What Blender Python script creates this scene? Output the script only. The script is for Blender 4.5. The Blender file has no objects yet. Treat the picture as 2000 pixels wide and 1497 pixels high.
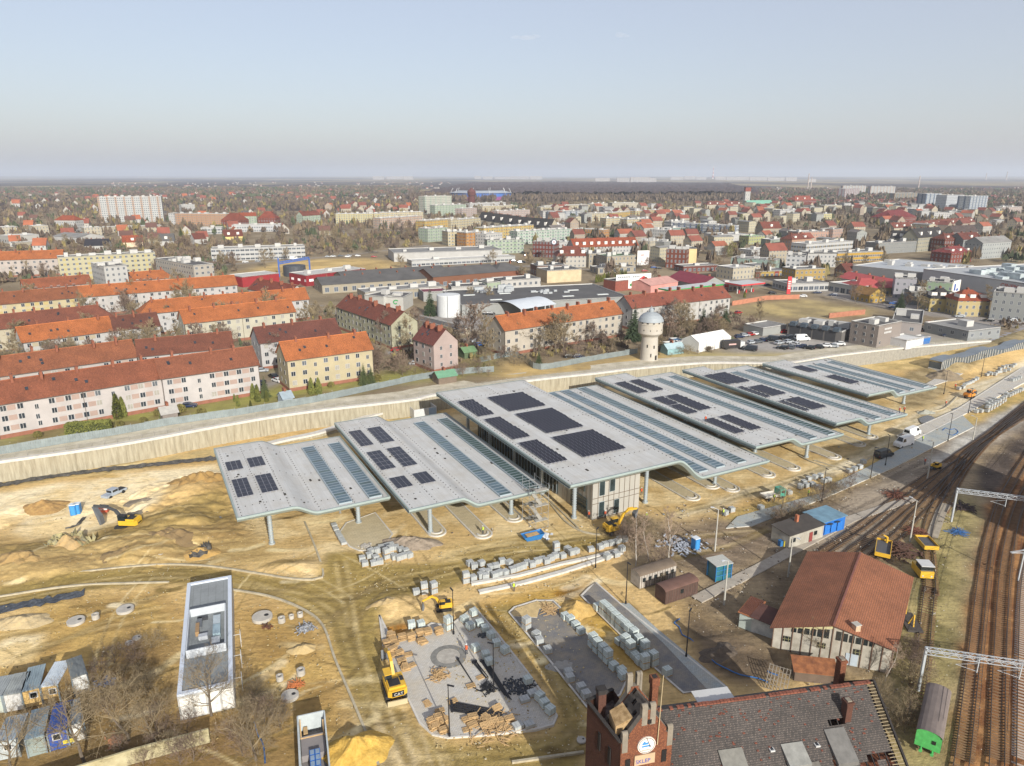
import bpy, math, random
import numpy as np
from mathutils import Vector, Matrix
rad=math.radians
SC=bpy.context.scene; COL=SC.collection
# ---------------------------------------------------------------- camera
H=67.; FPX=1387.; PITCH=rad(16.3)
cam=bpy.data.cameras.new('camera'); co=bpy.data.objects.new('camera',cam); COL.objects.link(co)
cam.sensor_fit='HORIZONTAL'; cam.sensor_width=36; cam.lens=36*FPX/2000
cam.clip_start=1; cam.clip_end=80000
co.location=(0,0,H); co.rotation_euler=(rad(90)-PITCH,0,0); SC.camera=co
SC.render.resolution_x=1024; SC.render.resolution_y=766
# ---------------------------------------------------------------- world, sun, exposure
SUN_AZ=rad(113.3-180); SUN_EL=rad(23.7)      # the sun stands behind the camera and to its right
w=bpy.data.worlds.new('World'); SC.world=w; w.use_nodes=True
nt=w.node_tree; bg=nt.nodes['Background']; sky=nt.nodes.new('ShaderNodeTexSky'); sky.sky_type='NISHITA'
sky.sun_disc=False; sky.sun_elevation=SUN_EL; sky.sun_rotation=rad(90)-SUN_AZ
sky.altitude=100; sky.air_density=1.0; sky.dust_density=2.0; sky.ozone_density=2.0
mx=nt.nodes.new('ShaderNodeMix'); mx.data_type='RGBA'; mx.inputs[0].default_value=.5; mx.inputs[7].default_value=(4.4,4.2,4.5,1)   # thin even veil of high haze over the clear sky
nt.links.new(sky.outputs[0],mx.inputs[6]); nt.links.new(mx.outputs[2],bg.inputs[0]); bg.inputs[1].default_value=.06
sl=bpy.data.lights.new('sun','SUN'); sl.energy=2.45; sl.angle=rad(.5); sl.color=(1,.965,.9)
so=bpy.data.objects.new('sun',sl); COL.objects.link(so)
sd=Vector((math.cos(SUN_AZ)*math.cos(SUN_EL),math.sin(SUN_AZ)*math.cos(SUN_EL),math.sin(SUN_EL)))
so.rotation_euler=sd.to_track_quat('Z','Y').to_euler(); so.location=(0,0,500)
vs=SC.view_settings; vs.view_transform='Standard'; vs.look='None'; vs.exposure=1.37; vs.gamma=1
SC.cycles.max_bounces=6; SC.cycles.diffuse_bounces=3; SC.cycles.glossy_bounces=2; SC.cycles.transparent_max_bounces=6; SC.cycles.volume_bounces=1
# ---------------------------------------------------------------- pixel <-> place (survey of the photograph)
cp,sp=math.cos(PITCH),math.sin(PITCH)
def G(px,py,z=0.):
    x=(px-1000)/FPX; v=(py-748.5)/FPX; dz=-sp-v*cp; t=(z-H)/dz
    return (x*t,(cp-v*sp)*t)
def PX(X,Y,Z=0.):
    dy=Y*cp-(Z-H)*sp
    return 1000+FPX*X/dy, 748.5+FPX*(-(Z-H)*cp-Y*sp)/dy
TILE={0:(0,0,1),1:(0,300,.35),2:(650,300,.35),3:(1300,300,.35),4:(0,750,.35),5:(650,750,.35),6:(1300,750,.35),7:(0,1100,.35),8:(650,1100,.35),9:(1300,1000,.35),
 'a':(400,780,1/4.99),'b':(640,760,1/4.158),'c':(840,720,1/4.536),'d':(1140,700,1/4.99),'e':(1440,680,1/4.536),'f':(1680,640,1/6.2375),'g':(1100,1180,1/4.348),'h':(0,800,1/4.339),'i':(640,1100,1/3.838),'j':(1480,1180,1/3.846),'k':(0,1230,1/5.556),'l':(300,1110,1/4.99)}
def FP(t,x,y): o=TILE[t]; return (o[0]+x*o[2],o[1]+y*o[2])
def g(t,x,y,z=0.): return G(*FP(t,x,y),z)
PZ=5.      # level of the town above the station yard
UA=rad(27.8); U=(math.cos(UA),math.sin(UA)); V=(-U[1],U[0])
rng=random.Random(7); nrg=np.random.default_rng(11)
# ---------------------------------------------------------------- colours and materials
def lin(h,k=1.):
    r=[]
    for i in (0,2,4):
        c=int(h[i:i+2],16)/255; r.append((c/12.92 if c<=.04045 else ((c+.055)/1.055)**2.4)*k)
    l=.3*r[0]+.6*r[1]+.1*r[2]; return [x*.95+l*.05 for x in r]      # pigments outdoors are a little greyer than swatches
MATS={}
def mat(hexc,rough=.85,var=.18,scale=.6,metal=0.,bump=0.,k=.80,stretch=None,var2=None):
    """Principled material; the base colour wanders with world noise so that nothing is quite flat."""
    key=(hexc,rough,var,scale,metal,bump,k,stretch,var2)
    if key in MATS: return MATS[key]
    m=bpy.data.materials.new('paint_'+hexc); m.use_nodes=True; n=m.node_tree; b=n.nodes['Principled BSDF']
    b.inputs['Roughness'].default_value=rough; b.inputs['Metallic'].default_value=metal
    c=lin(hexc,k); L=n.links.new
    if var<=0: b.inputs['Base Color'].default_value=(*c,1)
    else:
        ge=n.nodes.new('ShaderNodeNewGeometry'); src=ge.outputs['Position']
        if stretch:
            mp=n.nodes.new('ShaderNodeMapping'); mp.inputs['Scale'].default_value=stretch; L(src,mp.inputs['Vector']); src=mp.outputs[0]
        no=n.nodes.new('ShaderNodeTexNoise'); no.inputs['Scale'].default_value=scale; no.inputs['Detail'].default_value=5; no.inputs['Roughness'].default_value=.65
        L(src,no.inputs['Vector'])
        mr=n.nodes.new('ShaderNodeMapRange'); mr.inputs[1].default_value=.3; mr.inputs[2].default_value=.7; L(no.outputs[0],mr.inputs[0])
        mx=n.nodes.new('ShaderNodeMix'); mx.data_type='RGBA'
        c2=lin(var2,k) if var2 else [x*(1+var) for x in c]
        mx.inputs[6].default_value=(*[x*(1-var) for x in c],1); mx.inputs[7].default_value=(*c2,1)
        L(mr.outputs[0],mx.inputs[0]); L(mx.outputs[2],b.inputs['Base Color'])
        if bump:
            bp=n.nodes.new('ShaderNodeBump'); bp.inputs['Strength'].default_value=bump; bp.inputs['Distance'].default_value=.3
            L(no.outputs[0],bp.inputs['Height']); L(bp.outputs[0],b.inputs['Normal'])
    MATS[key]=m; return m
def mth(n,op,a,b=None,c=None):
    q=n.nodes.new('ShaderNodeMath'); q.operation=op
    for i,x in enumerate((a,b,c)):
        if x is None: continue
        if isinstance(x,(int,float)): q.inputs[i].default_value=x
        else: n.links.new(x,q.inputs[i])
    return q.outputs[0]
def mixc(n,f,a,b):
    q=n.nodes.new('ShaderNodeMix'); q.data_type='RGBA'
    for s,x in ((0,f),(6,a),(7,b)):
        if isinstance(x,(int,float)): q.inputs[s].default_value=x
        elif isinstance(x,(list,tuple)): q.inputs[s].default_value=(*x[:3],1)
        else: n.links.new(x,q.inputs[s])
    return q.outputs[2]
def facade(wall,bay=3.,st=3.,ww=1.5,wh=1.45,sill=.95,band=None,win='4a5058',acc=None,k=.45,rail=None):
    """Wall of a building seen from far: UVs are metres along the wall and up it; windows sit in a grid of bays and storeys."""
    key=('F',wall,bay,st,ww,wh,sill,band,win,acc,rail)
    if key in MATS: return MATS[key]
    m=bpy.data.materials.new('facade_'+wall); m.use_nodes=True; n=m.node_tree; b=n.nodes['Principled BSDF']; L=n.links.new
    uv=n.nodes.new('ShaderNodeUVMap'); sx=n.nodes.new('ShaderNodeSeparateXYZ'); L(uv.outputs[0],sx.inputs[0])
    ub=mth(n,'DIVIDE',sx.outputs[0],bay); vb=mth(n,'DIVIDE',sx.outputs[1],st)
    fu=mth(n,'MULTIPLY',mth(n,'FRACT',ub),bay); fv=mth(n,'MULTIPLY',mth(n,'FRACT',vb),st)
    inu=mth(n,'COMPARE',fu,bay/2,ww/2); inv=mth(n,'COMPARE',fv,sill+wh/2,wh/2)
    win_m=mth(n,'MULTIPLY',inu,inv)
    gu=mth(n,'COMPARE',fu,bay/2,ww/2-.13); gv=mth(n,'COMPARE',fv,sill+wh/2,wh/2-.13); mul=mth(n,'SUBTRACT',1,mth(n,'COMPARE',fu,bay/2,.06))
    gl=mth(n,'MULTIPLY',mth(n,'MULTIPLY',gu,gv),mul)
    wn=n.nodes.new('ShaderNodeTexWhiteNoise'); wn.noise_dimensions='2D'; cb=n.nodes.new('ShaderNodeCombineXYZ')
    L(mth(n,'FLOOR',ub),cb.inputs[0]); L(mth(n,'FLOOR',vb),cb.inputs[1]); L(cb.outputs[0],wn.inputs[0])
    gcol=mixc(n,wn.outputs[0],lin(win,.45),lin(win,1.5))
    ge=n.nodes.new('ShaderNodeNewGeometry'); no=n.nodes.new('ShaderNodeTexNoise'); no.inputs['Scale'].default_value=.15; no.inputs['Detail'].default_value=6; L(ge.outputs['Position'],no.inputs['Vector'])
    wc=mixc(n,no.outputs[0],lin(wall,k*.84),lin(wall,k*1.12))
    if band:   # a band of another colour between the windows of every storey
        wc=mixc(n,mth(n,'MULTIPLY',inv,mth(n,'COMPARE',mth(n,'FRACT',mth(n,'DIVIDE',ub,2)),.5,.42)),wc,lin(band,k))
    if acc:    # every fourth bay in an accent colour
        wc=mixc(n,mth(n,'LESS_THAN',mth(n,'FRACT',mth(n,'DIVIDE',ub,4)),.25),wc,lin(acc,k))
    if rail:   # balcony fronts: lower part of alternate bays
        wc=mixc(n,mth(n,'MULTIPLY',mth(n,'LESS_THAN',fv,1.05),mth(n,'GREATER_THAN',mth(n,'FRACT',mth(n,'DIVIDE',ub,2)),.5)),wc,lin(rail,k))
    c=mixc(n,win_m,wc,lin('d8d8d4',.5)); c=mixc(n,gl,c,gcol)
    L(c,b.inputs['Base Color']); L(mth(n,'SUBTRACT',.85,mth(n,'MULTIPLY',gl,.65)),b.inputs['Roughness'])
    MATS[key]=m; return m
def tiles(hexc,k=.62,rows=.33,var=.22,hue2=None,soot=.0):
    """Clay roof tiles: UV in metres, courses across the slope, blotchy weathering, streaks down the slope."""
    key=('R',hexc,rows,var,hue2,soot)
    if key in MATS: return MATS[key]
    m=bpy.data.materials.new('roof_tiles_'+hexc); m.use_nodes=True; n=m.node_tree; b=n.nodes['Principled BSDF']; L=n.links.new
    uv=n.nodes.new('ShaderNodeUVMap'); br=n.nodes.new('ShaderNodeTexBrick'); L(uv.outputs[0],br.inputs['Vector'])
    c=lin(hexc,k)
    br.inputs['Color1'].default_value=(*[x*(1-var) for x in c],1); br.inputs['Color2'].default_value=(*[x*(1+var) for x in (lin(hue2,k) if hue2 else c)],1)
    br.inputs['Mortar'].default_value=(*[x*.45 for x in c],1); br.inputs['Scale'].default_value=1; br.inputs['Mortar Size'].default_value=.035
    br.inputs['Brick Width'].default_value=rows*.75; br.inputs['Row Height'].default_value=rows
    ge=n.nodes.new('ShaderNodeNewGeometry'); no=n.nodes.new('ShaderNodeTexNoise'); no.inputs['Scale'].default_value=.22; no.inputs['Detail'].default_value=7; no.inputs['Roughness'].default_value=.7; L(ge.outputs['Position'],no.inputs['Vector'])
    mr=n.nodes.new('ShaderNodeMapRange'); mr.inputs[1].default_value=.3; mr.inputs[2].default_value=.72; mr.inputs[3].default_value=.66; mr.inputs[4].default_value=1.2; L(no.outputs[0],mr.inputs[0])
    mu=n.nodes.new('ShaderNodeMix'); mu.data_type='RGBA'; mu.blend_type='MULTIPLY'; mu.inputs[0].default_value=1; L(br.outputs[0],mu.inputs[6]); L(mr.outputs[0],mu.inputs[7])
    L(mu.outputs[2],b.inputs['Base Color']); b.inputs['Roughness'].default_value=.9
    bp=n.nodes.new('ShaderNodeBump'); bp.inputs['Strength'].default_value=.35; bp.inputs['Distance'].default_value=.04; L(br.outputs['Fac'],bp.inputs['Height']); bp.invert=True; L(bp.outputs[0],b.inputs['Normal'])
    MATS[key]=m; return m
def glassy(hexc,rough=.12,k=1.,var=.25,scale=.5):
    m=mat(hexc,rough,var,scale,0,0,k); m.node_tree.nodes['Principled BSDF'].inputs['Specular IOR Level'].default_value=.7; return m
# ---------------------------------------------------------------- mesh building
class MB:
    def __init__(s): s.v=[]; s.f=[]; s.m=[]; s.uv=[]
    def face(s,pts,mi=0,uv=None):
        i=len(s.v); s.v+= [tuple(p) for p in pts]; s.f.append(tuple(range(i,i+len(pts)))); s.m.append(mi)
        s.uv.append(uv if uv else [(0,0)]*len(pts))
    def wall(s,a,b,z0,z1,mi=0,u0=0.,zt2=None):
        L=math.hypot(b[0]-a[0],b[1]-a[1]); z2=z1 if zt2 is None else zt2
        s.face([(a[0],a[1],z0),(b[0],b[1],z0),(b[0],b[1],z2),(a[0],a[1],z1)],mi,[(u0,0),(u0+L,0),(u0+L,z2-z0),(u0,z1-z0)])
    def prism(s,poly,z0,z1,ms=0,mt=0,bottom=False):
        n=len(poly); A=sum(poly[i][0]*poly[(i+1)%n][1]-poly[(i+1)%n][0]*poly[i][1] for i in range(n))
        if A<0: poly=poly[::-1]
        for i in range(n): s.wall(poly[i],poly[(i+1)%n],z0,z1,ms)
        s.face([(x,y,z1) for x,y in poly],mt,[(x,y) for x,y in poly])
        if bottom: s.face([(x,y,z0) for x,y in poly[::-1]],ms)
    def box(s,c,d,mi=0,rz=0.,mt=None,mat4=None):
        """c = centre of the base, d = full sizes"""
        x,y,z=c; a,b=d[0]/2,d[1]/2; ca,sa=math.cos(rz),math.sin(rz)
        P=[(x+ca*p-sa*q,y+sa*p+ca*q) for p,q in ((-a,-b),(a,-b),(a,b),(-a,b))]
        s.prism(P,z,z+d[2],mi,mi if mt is None else mt,True)
    def obox(s,M,d,mi=0):
        a,b,c=[x/2 for x in d]; P=[M@Vector(p) for p in ((-a,-b,-c),(a,-b,-c),(a,b,-c),(-a,b,-c),(-a,-b,c),(a,-b,c),(a,b,c),(-a,b,c))]
        for q in ((0,3,2,1),(4,5,6,7),(0,1,5,4),(1,2,6,5),(2,3,7,6),(3,0,4,7)): s.face([P[i] for i in q],mi)
    def tube(s,p,q,r0,r1=None,n=8,mi=0,cap=True):
        r1=r0 if r1 is None else r1; p=Vector(p); q=Vector(q); d=(q-p)
        if d.length<1e-6: return
        d.normalize(); a=d.orthogonal().normalized(); b=d.cross(a)
        A=[p+(a*math.cos(t)+b*math.sin(t))*r0 for t in [2*math.pi*i/n for i in range(n)]]
        B=[q+(a*math.cos(t)+b*math.sin(t))*r1 for t in [2*math.pi*i/n for i in range(n)]]
        for i in range(n): j=(i+1)%n; s.face([A[i],A[j],B[j],B[i]],mi)
        if cap: s.face(B,mi); s.face(A[::-1],mi)
    def beam(s,p,q,w,h,mi=0):
        p=Vector(p); q=Vector(q); d=q-p; L=d.length
        if L<1e-6: return
        M=Matrix.Translation((p+q)/2)@d.to_track_quat('X','Z').to_matrix().to_4x4(); s.obox(M,(L,w,h),mi)
    def lathe(s,prof,n=24,c=(0,0),mi=0):
        for (r0,z0),(r1,z1) in zip(prof,prof[1:]):
            for i in range(n):
                t0,t1=2*math.pi*i/n,2*math.pi*(i+1)/n
                P=[(c[0]+r0*math.cos(t0),c[1]+r0*math.sin(t0),z0),(c[0]+r0*math.cos(t1),c[1]+r0*math.sin(t1),z0),(c[0]+r1*math.cos(t1),c[1]+r1*math.sin(t1),z1),(c[0]+r1*math.cos(t0),c[1]+r1*math.sin(t0),z1)]
                if r0<1e-6: P=[P[0],P[2],P[3]]
                elif r1<1e-6: P=P[:3]
                s.face(P,mi)
    def mesh(s,name,mats,smooth=False):
        me=bpy.data.meshes.new(name); me.from_pydata(s.v,[],s.f)
        for m in mats: me.materials.append(m)
        me.polygons.foreach_set('material_index',s.m)
        ul=me.uv_layers.new(name='UVMap'); ul.data.foreach_set('uv',[c for f in s.uv for p in f for c in p])
        if smooth: me.polygons.foreach_set('use_smooth',[True]*len(s.f))
        me.update(); return me
    def build(s,name,mats,parent=None,smooth=False,loc=None,rz=0.):
        if not isinstance(mats,(list,tuple)): mats=[mats]
        return put(name,s.mesh(name,mats,smooth),parent,loc,rz)
def put(name,me,parent=None,loc=None,rz=0.,sc=None):
    o=bpy.data.objects.new(name,me); COL.objects.link(o)
    if parent: o.parent=parent
    if loc is not None: o.location=loc if len(loc)==3 else (*loc,0)
    if rz: o.rotation_euler=(0,0,rz)
    if sc is not None: o.scale=sc if hasattr(sc,'__len__') else (sc,sc,sc)
    return o
def tag(o,label=None,cat=None,group=None,kind=None):
    if label: o['label']=label
    if cat: o['category']=cat
    if group: o['group']=group
    if kind: o['kind']=kind
    return o
def thing(name,label,cat,loc=(0,0,0),rz=0.,group=None):
    o=bpy.data.objects.new(name,None); COL.objects.link(o); o.location=loc if len(loc)==3 else (*loc,0); o.rotation_euler=(0,0,rz); o.empty_display_size=.1
    return tag(o,label,cat,group)
def dup(src,loc,rz=0.,sc=None,label=None,group=None):
    o=src.copy(); COL.objects.link(o); o.location=loc if len(loc)==3 else (*loc,0); o.rotation_euler=(0,0,rz)
    if sc is not None: o.scale=sc if hasattr(sc,'__len__') else (sc,sc,sc)
    if label: o['label']=label
    if group: o['group']=group
    for ch in src.children:
        c=ch.copy(); COL.objects.link(c); c.parent=o
        for e in ch.children:
            d=e.copy(); COL.objects.link(d); d.parent=c
    return o
class Kind:
    """A prototype: the first placement moves it, later ones copy it with its parts."""
    def __init__(s,root): s.r=root; s.used=False
    def put(s,loc,rz=0.,sc=None,label=None,group=None):
        if s.used: return dup(s.r,loc,rz,sc,label,group)
        s.used=True; o=s.r; o.location=loc if len(loc)==3 else (*loc,0); o.rotation_euler=(0,0,rz)
        if sc is not None: o.scale=sc if hasattr(sc,'__len__') else (sc,sc,sc)
        if label: o['label']=label
        if group: o['group']=group
        return o
REPEATS=[]     # (object, description) to be told apart at the end
LANDMARKS=[]   # (phrase, x, y)
def landmark(phrase,x,y): LANDMARKS.append((phrase,x,y))
def rep(o,desc): REPEATS.append((o,desc)); return o
def smooth_line(pts,step=1.):
    P=[Vector(p) for p in pts]; out=[]
    for i in range(len(P)-1):
        a,b,c,d=P[max(i-1,0)],P[i],P[i+1],P[min(i+2,len(P)-1)]; n=max(1,int((c-b).length/step))
        for j in range(n):
            t=j/n; out.append(.5*((2*b)+(c-a)*t+(2*a-5*b+4*c-d)*t*t+(3*b-a-3*c+d)*t**3))
    out.append(P[-1]); return out
def sweep(mb,line,prof,mi=0,close=False):
    """sweep a profile [(side, z)] along a 2-D line; side is to the right of travel"""
    rows=[]
    for i,p in enumerate(line):
        a=line[max(i-1,0)]; b=line[min(i+1,len(line)-1)]; d=(b-a); d=Vector((d.x,d.y)).normalized(); r=Vector((d.y,-d.x)); z=p.z if len(p)>2 else 0.
        rows.append([(p.x+r.x*s,p.y+r.y*s,z+h) for s,h in prof])
    u=0.
    for A,B in zip(rows,rows[1:]):
        l=math.hypot(B[0][0]-A[0][0],B[0][1]-A[0][1]); k=0.
        for i in range(len(prof)-1):
            dk=math.hypot(prof[i+1][0]-prof[i][0],prof[i+1][1]-prof[i][1])
            mb.face([A[i],B[i],B[i+1],A[i+1]],mi,[(u,k),(u+l,k),(u+l,k+dk),(u,k+dk)]); k+=dk
        u+=l
# ================================================================= GROUND
def vnoise(x,y,seed=0):
    xi=np.floor(x).astype(np.int64); yi=np.floor(y).astype(np.int64); fx=x-xi; fy=y-yi
    fx=fx*fx*(3-2*fx); fy=fy*fy*(3-2*fy)
    def h(a,b):
        n=(a*374761393+b*668265263+seed*974634777)&0xffffffff; n=((n^(n>>13))*1274126177)&0xffffffff; return ((n^(n>>16))&0xffff)/65535.
    return (h(xi,yi)*(1-fx)+h(xi+1,yi)*fx)*(1-fy)+(h(xi,yi+1)*(1-fx)+h(xi+1,yi+1)*fx)*fy
def fbm(x,y,seed=0,o=4):
    s=0.;a=.5
    for i in range(o): s=s+a*vnoise(x*2**i,y*2**i,seed+i*17); a*=.55
    return s/(1-.55**o)*.45/.5
def inside(px,py,poly):
    r=np.zeros(px.shape,bool); n=len(poly)
    for i in range(n):
        (x0,y0),(x1,y1)=poly[i],poly[(i+1)%n]
        if y0==y1: continue
        c=((y0>py)!=(y1>py))&(px<(x1-x0)*(py-y0)/(y1-y0)+x0); r^=c
    return r
def blur(a,k):
    for ax in (0,1):
        for _ in range(2):
            p=np.pad(a,[(k,k) if i==ax else (0,0) for i in (0,1)],'edge'); c=np.cumsum(p,axis=ax); n=a.shape[ax]
            z=np.zeros_like(np.take(c,[0],axis=ax)); c=np.concatenate([z,c],axis=ax)
            a=(np.take(c,range(2*k+1,2*k+1+n),axis=ax)-np.take(c,range(0,n),axis=ax))/(2*k+1)
    return a
class Paint:
    def __init__(s,x0,x1,y0,y1,cell,base):
        s.c=cell; s.nx=int((x1-x0)/cell)+1; s.ny=int((y1-y0)/cell)+1
        s.X,s.Y=np.meshgrid(x0+cell*np.arange(s.nx),y0+cell*np.arange(s.ny)); s.Z=np.zeros_like(s.X)
        n=fbm(s.X/14,s.Y/14,3,5); a,b=[np.array(lin(h,1.)) for h in base]
        s.C=a+(b-a)*np.clip((n-.3)/.45,0,1)[...,None]
    def zone(s,poly,a,b,edge=1.,sc=6.,seed=1,ang=None,warp=1.5,op=1.,con=1.5):
        wx=s.X+(fbm(s.X/5,s.Y/5,seed+50,3)-.5)*2*warp; wy=s.Y+(fbm(s.X/5,s.Y/5,seed+90,3)-.5)*2*warp
        m=inside(wx,wy,poly).astype(float); k=max(1,int(edge/s.c)); m=blur(m,k)*op
        if ang is None: n=fbm(s.X/sc,s.Y/sc,seed,5)
        else:
            ca,sa=math.cos(rad(ang)),math.sin(rad(ang)); n=fbm((s.X*ca+s.Y*sa)/(sc*4),(-s.X*sa+s.Y*ca)/(sc*.22),seed,4)*.75+.25*fbm(s.X/sc,s.Y/sc,seed+4,4)
        t=np.clip((n-.32)/.36*con+.5*(1-con),0,1)[...,None]; A,B=np.array(lin(a,1.)),np.array(lin(b,1.))
        s.C=s.C*(1-m[...,None])+(A+(B-A)*t)*m[...,None]; return m
    def track(s,line,w,hexc,op,dz=0.,seed=0):
        P=smooth_line(line,2.); xs=[p.x for p in P]; ys=[p.y for p in P]
        i0=np.searchsorted(s.X[0],[min(xs)-w-1,max(xs)+w+1]); j0=np.searchsorted(s.Y[:,0],[min(ys)-w-1,max(ys)+w+1])
        sl=np.s_[j0[0]:j0[1],i0[0]:i0[1]]; X,Y=s.X[sl],s.Y[sl]
        if X.size==0: return
        D=np.full(X.shape,1e9)
        for a,b in zip(P,P[1:]):
            dx,dy=b.x-a.x,b.y-a.y; q=dx*dx+dy*dy+1e-9; t=np.clip(((X-a.x)*dx+(Y-a.y)*dy)/q,0,1); D=np.minimum(D,np.hypot(X-a.x-t*dx,Y-a.y-t*dy))
        m=np.clip((w-D)/(w*.6),0,1)*op*np.clip(fbm(X/4,Y/4,seed+7,3)*2.2-.45,0,1)
        s.C[sl]=s.C[sl]*(1-m[...,None])+np.array(lin(hexc,1.))*m[...,None]; s.Z[sl]+=m*dz
    def build(s,name,m,keep=None,z=0.):
        me=bpy.data.meshes.new(name); n=s.nx*s.ny; co_=np.stack([s.X,s.Y,s.Z+z],-1).reshape(-1,3)
        idx=np.arange(n).reshape(s.ny,s.nx); q=np.stack([idx[:-1,:-1],idx[:-1,1:],idx[1:,1:],idx[1:,:-1]],-1).reshape(-1,4)
        if keep is not None: q=q[keep(co_[q].mean(1))]
        me.vertices.add(n); me.vertices.foreach_set('co',co_.ravel().astype(np.float32))
        me.loops.add(q.size); me.loops.foreach_set('vertex_index',q.ravel().astype(np.int32))
        me.polygons.add(len(q)); me.polygons.foreach_set('loop_start',np.arange(0,q.size,4,dtype=np.int32)); me.polygons.foreach_set('loop_total',np.full(len(q),4,np.int32))
        at=me.color_attributes.new('tone','FLOAT_COLOR','POINT'); at.data.foreach_set('color',np.concatenate([s.C.reshape(-1,3),np.ones((n,1))],1).ravel().astype(np.float32))
        me.polygons.foreach_set('use_smooth',np.ones(len(q),bool)); me.materials.append(m); me.update(calc_edges=True)
        return tag(put(name,me),kind='structure')
def soil(name,fine=1.1,amt=.5,bump=.7,mid=.12):
    m=bpy.data.materials.new(name); m.use_nodes=True; n=m.node_tree; b=n.nodes['Principled BSDF']; L=n.links.new; b.inputs['Roughness'].default_value=.95; b.inputs['Specular IOR Level'].default_value=.2
    at=n.nodes.new('ShaderNodeAttribute'); at.attribute_name='tone'; ge=n.nodes.new('ShaderNodeNewGeometry'); P=ge.outputs['Position']
    def noi(sc,det=6):
        q=n.nodes.new('ShaderNodeTexNoise'); q.inputs['Scale'].default_value=sc; q.inputs['Detail'].default_value=det; q.inputs['Roughness'].default_value=.7; L(P,q.inputs['Vector']); return q.outputs[0]
    a=noi(fine); c=noi(mid)
    mp=n.nodes.new('ShaderNodeMapping'); mp.inputs['Rotation'].default_value=(0,0,-rad(22)); mp.inputs['Scale'].default_value=(fine*.16,fine*1.5,1); L(P,mp.inputs[0])
    q=n.nodes.new('ShaderNodeTexNoise'); q.inputs['Scale'].default_value=1; q.inputs['Detail'].default_value=6; q.inputs['Roughness'].default_value=.65; L(mp.outputs[0],q.inputs['Vector'])
    def ctr(x):
        r_=n.nodes.new('ShaderNodeMapRange'); r_.inputs[1].default_value=.3; r_.inputs[2].default_value=.7; L(x,r_.inputs[0]); return r_.outputs[0]
    f=mth(n,'ADD',1-amt,mth(n,'MULTIPLY',mth(n,'ADD',mth(n,'ADD',mth(n,'MULTIPLY',ctr(a),.36),mth(n,'MULTIPLY',ctr(c),.3)),mth(n,'MULTIPLY',ctr(q.outputs[0]),.34)),amt*2))
    mu=n.nodes.new('ShaderNodeMix'); mu.data_type='RGBA'; mu.blend_type='MULTIPLY'; mu.inputs[0].default_value=1; L(at.outputs['Color'],mu.inputs[6]); L(f,mu.inputs[7])
    vo=n.nodes.new('ShaderNodeTexVoronoi'); vo.inputs['Scale'].default_value=fine*1.3; L(P,vo.inputs['Vector'])
    wn=mth(n,'LESS_THAN',vo.outputs['Distance'],.13); sep=n.nodes.new('ShaderNodeSeparateColor'); L(vo.outputs['Color'],sep.inputs[0])
    st=mth(n,'MULTIPLY',wn,mth(n,'GREATER_THAN',sep.outputs[0],.72))      # scattered stones and scraps
    c2=mixc(n,mth(n,'MULTIPLY',st,.75),mu.outputs[2],mixc(n,sep.outputs[1],lin('6b5a44'),lin('e8e0cc')))
    hs=n.nodes.new('ShaderNodeHueSaturation'); hs.inputs['Saturation'].default_value=1.0; L(c2,hs.inputs['Color']); L(hs.outputs[0],b.inputs['Base Color'])
    bp=n.nodes.new('ShaderNodeBump'); bp.inputs['Strength'].default_value=bump; bp.inputs['Distance'].default_value=.35; L(a,bp.inputs['Height']); L(bp.outputs[0],b.inputs['Normal'])
    return m
def gp(pts,z=0.): return [G(x,y,z) for x,y in pts]
WALL_PX=[(-260,938),(0,901),(230,868),(460,826),(600,804),(800,781),(849,771),(1025,744),(1160,729),(1236,720),(1336,711),(1400,708),(1490,709),(1550,707),(1627,695),(1749,681),(1880,670),(1935,666)]
WALL=gp(WALL_PX,PZ)
_wx=np.array([p[0] for p in WALL]+[WALL[-1][0]+30,600,2000]); _wy=np.array([p[1] for p in WALL]+[WALL[-1][1]+22,470,1200])
def edgeY(x): return np.interp(x,_wx,_wy)
WX1,WY1=WALL[-1]
def bank(x,y):
    """the yard climbs to the town where the wall runs out"""
    t=np.clip((x-(WX1-55))/75,0,1); d=np.clip(1-(edgeY(x)-y)/24,0,1); t=t*t*(3-2*t); d=d*d*(3-2*d)
    return PZ*t*d
S=None
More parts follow.
